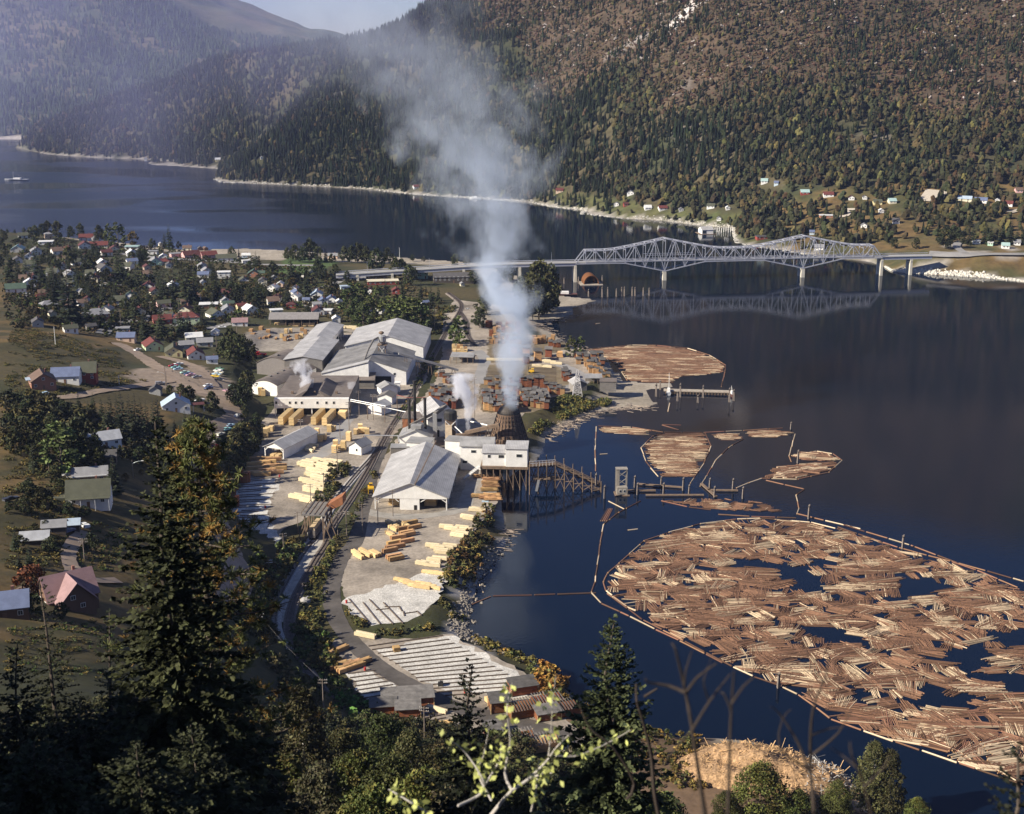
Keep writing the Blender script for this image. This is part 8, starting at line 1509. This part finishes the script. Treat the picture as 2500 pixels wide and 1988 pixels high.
def build_debris():
 c=W(1855,1890,3.2);n=44;u=np.linspace(-1,1,n);X,Y=np.meshgrid(u*29,u*17);d=np.sqrt((X/29)**2+(Y/17)**2);Z=np.clip(1-d**1.6,0,1)*6.5*(.35+fbm(X+50,Y+50,7,3))+(fbm(X,Y,2.0,8,3)-.5)*1.2*(d<1)-.6-np.clip((d-.62)/.38,0,1)**1.3*4.6
 o=empty('wood_waste_heap',c,-.25,'orange brown heap of broken wood waste at the edge of the bay','heap');mw_=mat('wood_waste',(.33,.21,.115),.95,var=.5,scale=.6,bump=.6,cell=(1.8,.3));link('mound',npmesh('mound',np.stack([X,Y,Z],-1).reshape(-1,3),grid_faces(n,n),mw_),o)
 b=MB();cols=[]
 for i in range(2600):
  a=rnd.uniform(0,6.283);rr=math.sqrt(rnd.random())*.97;x,y=29*rr*math.cos(a),17*rr*math.sin(a);i_=int((x/29+1)/2*(n-1));j_=int((y/17+1)/2*(n-1));z=Z[j_,i_]+.1;t=rnd.uniform(0,6.28);l=rnd.uniform(.3,1.5)if rnd.random()<.95 else rnd.uniform(2,4);el=rnd.uniform(-.3,.8);dx,dy,dz_=math.cos(t)*math.cos(el)*l,math.sin(t)*math.cos(el)*l,math.sin(el)*l;k=len(b.v);b.bar((x,y,z),(x+dx,y+dy,z+dz_),rnd.uniform(.06,.2),rnd.uniform(.04,.1));g=x>12;cc=np.array((.42,.40,.37)if g and rnd.random()<.6 else(.56,.36,.18))*rnd.uniform(.3,1.5);cols+=[cc]*(len(b.v)-k)
 s=link('splinters',npmesh('splinters',b.v,b.f,LOGA,col=np.clip(np.array(cols),0,1)),o);s['kind']='stuff'
 b=MB()
 P=[Vector(W(*SHORE[i]))for i in range(15,26)]
 for i in range(1000):
  k=rnd.randrange(len(P)-1);p=P[k].lerp(P[k+1],rnd.random())+Vector((rnd.gauss(-2.0,1.8),rnd.gauss(0,1.2),0));b.box((p.x,p.y,max(H(p.x,p.y),0)-.15),(rnd.uniform(.4,1.3),rnd.uniform(.4,1.1),rnd.uniform(.3,.8)),rnd.uniform(0,3),top=rnd.uniform(.5,.9))
 tag(b.build('bank_rocks',mat('bank_rock',(.27,.24,.20),.9,var=.3,scale=1.2)),'grey rocks tumbled along the bank below the near yard','rocks',kind='stuff')
 b=MB()
 for P,n_,sg in(([W(*SHORE[i])for i in(25,26,27)],60,2),([W(*SHORE[i])for i in range(33,41)],420,3),([W(*SHORE[i])for i in range(50,60)],260,3)):
  P=[Vector(p)for p in P]
  for i in range(n_):k=rnd.randrange(len(P)-1);p=P[k].lerp(P[k+1],rnd.random())+Vector((rnd.gauss(0,sg),rnd.gauss(0,sg),0));z=max(H(p.x,p.y),0)+.1;t=rnd.gauss(.5,.8);l=rnd.uniform(.8,5);b.tube((p.x,p.y,z),(p.x+l*math.cos(t),p.y+l*math.sin(t),z),.12,.09,5)
 tag(b.build('driftwood',mat('driftwood',(.42,.34,.27),.9,var=.35,scale=.5)),'bleached driftwood littering the beaches','driftwood',kind='stuff')
 b=MB();P=[Vector(W(*FAR[i]))for i in range(1,7)]
 for i in range(1500):
  k=rnd.choices(range(len(P)-1),[(P[j+1]-P[j]).length for j in range(len(P)-1)])[0];p=P[k].lerp(P[k+1],rnd.random())+Vector((0,abs(rnd.gauss(2,2.5)),0));s=rnd.uniform(.7,1.9);b.box((p.x,p.y,max(float(HF(p.x,p.y)),0)-.3),(s*1.3,s,s*.8),rnd.uniform(0,3),top=rnd.uniform(.5,.9))
 tag(b.build('riprap',mat('riprap_stone',(.60,.57,.50),.9,var=.25,scale=.5)),'pale boulders armouring the causeway at the far bridge end','rocks',kind='stuff')
 b=MB();P=[Vector(W(*FAR[i]))for i in range(9,29)]
 for i in range(800):
  k=rnd.randrange(len(P)-1);p=P[k].lerp(P[k+1],rnd.random())+Vector((rnd.gauss(0,1),abs(rnd.gauss(2,3)),0));s=rnd.uniform(.4,1.5);b.box((p.x,p.y,max(float(HF(p.x,p.y)),0)-.2),(s*2,s,s*.7),rnd.uniform(-.4,.4),top=.8)
 tag(b.build('shore_rocks',MATS['riprap_stone']),'white rocks and stranded logs along the far shoreline','rocks',kind='stuff')
 # smoke and steam
def smoke(label,pts,dens,col,seed,nscale,name='smoke',aniso=.1,edge=.4):
 """pts: (x, y, z, radius) rising in z; density thins toward the rim"""
 pts=sorted(pts,key=lambda p:p[2]);z0,z1=pts[0][2],pts[-1][2];n=12;b=MB();V=[];F=[];PP=[]
 for i in range(25):
  z=z0+(z1-z0)*i/24
  for a,c in zip(pts,pts[1:]):
   if a[2]<=z<=c[2]+1e-6:t=(z-a[2])/(c[2]-a[2]+1e-9);t=t;PP.append([a[k]+(c[k]-a[k])*t for k in range(4)]);break
 for x,y,z,r in PP:
  for i in range(n):a=2*math.pi*i/n;V.append((x+r*1.6*math.cos(a),y+r*1.6*math.sin(a),z))
 for j in range(len(PP)-1):
  for i in range(n):F.append((j*n+i,j*n+(i+1)%n,(j+1)*n+(i+1)%n,(j+1)*n+i))
 F.append(tuple(range(n-1,-1,-1)));F.append(tuple((len(PP)-1)*n+i for i in range(n)))
 m=bpy.data.materials.new('smoke_air');m.use_nodes=True;N=m.node_tree.nodes;L=m.node_tree.links;N.remove(N['Principled BSDF']);v=N.new('ShaderNodeVolumePrincipled');v.inputs['Color'].default_value=(*col,1);v.inputs['Anisotropy'].default_value=aniso;L.new(v.outputs[0],N['Material Output'].inputs['Volume'])
 g=N.new('ShaderNodeNewGeometry');sp=N.new('ShaderNodeSeparateXYZ');L.new(g.outputs['Position'],sp.inputs[0])
 def M(op,a,b_=0.0,clamp=False):
  k=N.new('ShaderNodeMath');k.operation=op;k.use_clamp=clamp
  for i,s in enumerate((a,b_)):
   if isinstance(s,(int,float)):k.inputs[i].default_value=s
   else:L.new(s,k.inputs[i])
  return k.outputs[0]
 t=M('DIVIDE',M('SUBTRACT',sp.outputs['Z'],z0),z1-z0,True)
 cr=N.new('ShaderNodeValToRGB');cr2=N.new('ShaderNodeValToRGB');L.new(t,cr.inputs[0]);L.new(t,cr2.inputs[0])
 xs=[p[0]for p in pts];ys=[p[1]for p in pts];x0,xr=min(xs)-1,max(xs)-min(xs)+2;y0,yr=min(ys)-1,max(ys)-min(ys)+2;rm_=max(p[3]for p in pts);dm=max(d for d in dens)
 for ramp,f in((cr,lambda p,d:((p[0]-x0)/xr,(p[1]-y0)/yr,p[3]/rm_,1)),(cr2,lambda p,d:(d/dm,0,0,1))):
  E=ramp.color_ramp;E.interpolation='LINEAR'
  for i,(p,d)in enumerate(zip(pts,dens)):
   pos=(p[2]-z0)/(z1-z0);e=E.elements[0]if i==0 else(E.elements[len(E.elements)-1]if i==len(pts)-1 else E.elements.new(pos));e.color=f(p,d)
   if i==0:e.position=0.0
 sc=N.new('ShaderNodeSeparateColor');L.new(cr.outputs[0],sc.inputs[0]);sc2=N.new('ShaderNodeSeparateColor');L.new(cr2.outputs[0],sc2.inputs[0])
 no=N.new('ShaderNodeTexNoise');no.inputs['Scale'].default_value=nscale;no.inputs['Detail'].default_value=5;no.inputs['Roughness'].default_value=.55;mp=N.new('ShaderNodeMapping');mp.inputs['Location'].default_value=(seed,seed*2,0);mp.inputs['Scale'].default_value=(1,1,.7);L.new(g.outputs['Position'],mp.inputs[0]);L.new(mp.outputs[0],no.inputs['Vector'])
 wn=N.new('ShaderNodeTexNoise');wn.inputs['Scale'].default_value=nscale*.42;wn.inputs['Detail'].default_value=2;L.new(mp.outputs[0],wn.inputs['Vector']);wc=N.new('ShaderNodeSeparateColor');L.new(wn.outputs['Color'],wc.inputs[0])
 r=M('MULTIPLY',sc.outputs[2],rm_);dx=M('DIVIDE',M('SUBTRACT',sp.outputs['X'],M('ADD',M('MULTIPLY',sc.outputs[0],xr),x0)),r);dy=M('DIVIDE',M('SUBTRACT',sp.outputs['Y'],M('ADD',M('MULTIPLY',sc.outputs[1],yr),y0)),r)
 raw=M('SQRT',M('ADD',M('MULTIPLY',dx,dx),M('MULTIPLY',dy,dy)));dx=M('ADD',dx,M('MULTIPLY',M('SUBTRACT',wc.outputs[0],.5),1.8));dy=M('ADD',dy,M('MULTIPLY',M('SUBTRACT',wc.outputs[1],.5),1.8));rad=M('SQRT',M('ADD',M('MULTIPLY',dx,dx),M('MULTIPLY',dy,dy)));f=M('SUBTRACT',M('ADD',M('SUBTRACT',1.0,rad),M('MULTIPLY',M('SUBTRACT',no.outputs['Fac'],.5),4.0)),.2)
 mr=N.new('ShaderNodeMapRange');mr.interpolation_type='SMOOTHSTEP';mr.inputs['From Min'].default_value=0;mr.inputs['From Max'].default_value=edge;L.new(f,mr.inputs['Value'])
 edge0=M('MULTIPLY',M('MULTIPLY',M('SUBTRACT',1.12,rad),6.0,True),M('MULTIPLY',M('SUBTRACT',1.5,raw),2.5,True))
 L.new(M('MULTIPLY',M('MULTIPLY',mr.outputs[0],edge0),M('MULTIPLY',sc2.outputs[0],dm)),v.inputs['Density'])
 o=link(name,npmesh(name,V,F,m));tag(o,label,'smoke',kind='stuff');return o
def build_smoke():
 D0=628
 P=[PY(px,py,D)+(rr,)for px,py,D,rr in((1247,1000,628,3.8),(1242,940,628,5.5),(1241,870,630,9),(1236,800,632,13),(1240,730,636,18),(1236,680,642,20),(1215,610,655,30),(1198,540,670,32),(1180,450,690,35),(1150,350,720,41),(1080,230,770,50),(970,110,830,55),(880,0,880,60),(820,-90,900,66))]
 smoke('tall blue-grey smoke column rising from the cone burner across the lake and hills',P,[.16,.17,.14,.11,.09,.075,.036,.026,.022,.0165,.008,.005,.004,.0025],(.78,.87,1.0),3.0,.05)
 def steam(label,k,pts,D,seed,d0):
  Q=[PY(*q(k,x,y),D)+(rr,)for x,y,rr in pts];smoke(label,Q,[d0*(1 if i<len(pts)-1 else.5)for i in range(len(pts))],(.95,.96,1.0),seed,.22,'steam',edge=.35)
 y1=W(*q(6,660,250),9)[1];steam('white steam column rising from the kiln roof',6,[(665,250,1.8),(660,180,3.2),(655,110,3.6),(635,40,4.4),(600,-60,6.5)],y1+6,8.0,.30)
 steam('small steam puff drifting over the kiln roof toward the road',6,[(470,250,1.6),(500,200,3.2),(560,150,4.0)],y1+10,15.0,.05)
 y2=W(*q(6,1965,560),10)[1];steam('bright white steam cloud above the planer house',6,[(1966,535,.8),(1958,450,1.4),(1975,350,2.4),(1965,260,4.4),(1960,180,7.0),(1935,100,7.4),(1920,40,7.0)],y2+4,21.0,.34)
 steam('thin steam plume at the end of the kiln wall',6,[(1008,250,.7),(1008,210,1.1),(1000,160,1.8),(1020,110,2.6)],y1+3,27.0,.28)
 P=[(-900,1750,-2,700),(-900,1950,150,820),(-900,2150,330,900),(-900,2200,520,900)];smoke('thin violet haze layer added over the western reach and its hills',P,[.0009,.001,.0007,.0002],(.60,.62,1.0),44.0,.003,edge=.9)  # extra volume added to thicken the violet distance haze over the left hills
 P=[PY(px,py,D)+(rr,)for px,py,D,rr in((1190,520,1000,40),(1130,400,1020,90),(1060,270,1050,120),(960,120,1100,135),(860,-30,1150,150),(800,-120,1150,160))];smoke('broad thin veil of old smoke trailing up over the wooded hills',P,[.0002,.0006,.0008,.0008,.0007,.0005],(.76,.86,1.0),61.0,.012,edge=.9)
 y3=W(*q(7,690,720),11)[1];steam('faint grey steam behind the log trestle',7,[(650,800,1.0),(690,740,2.6),(720,690,3.4),(690,640,3.4)],y3,33.0,.05)
 # build everything
build_mill();build_houses();build_far_houses();forest()
build_bridge();build_stacks();flush_stacks();build_logs();build_vehicles();build_poles()
build_trees();build_foreground();build_brush();build_debris();build_smoke();haze()
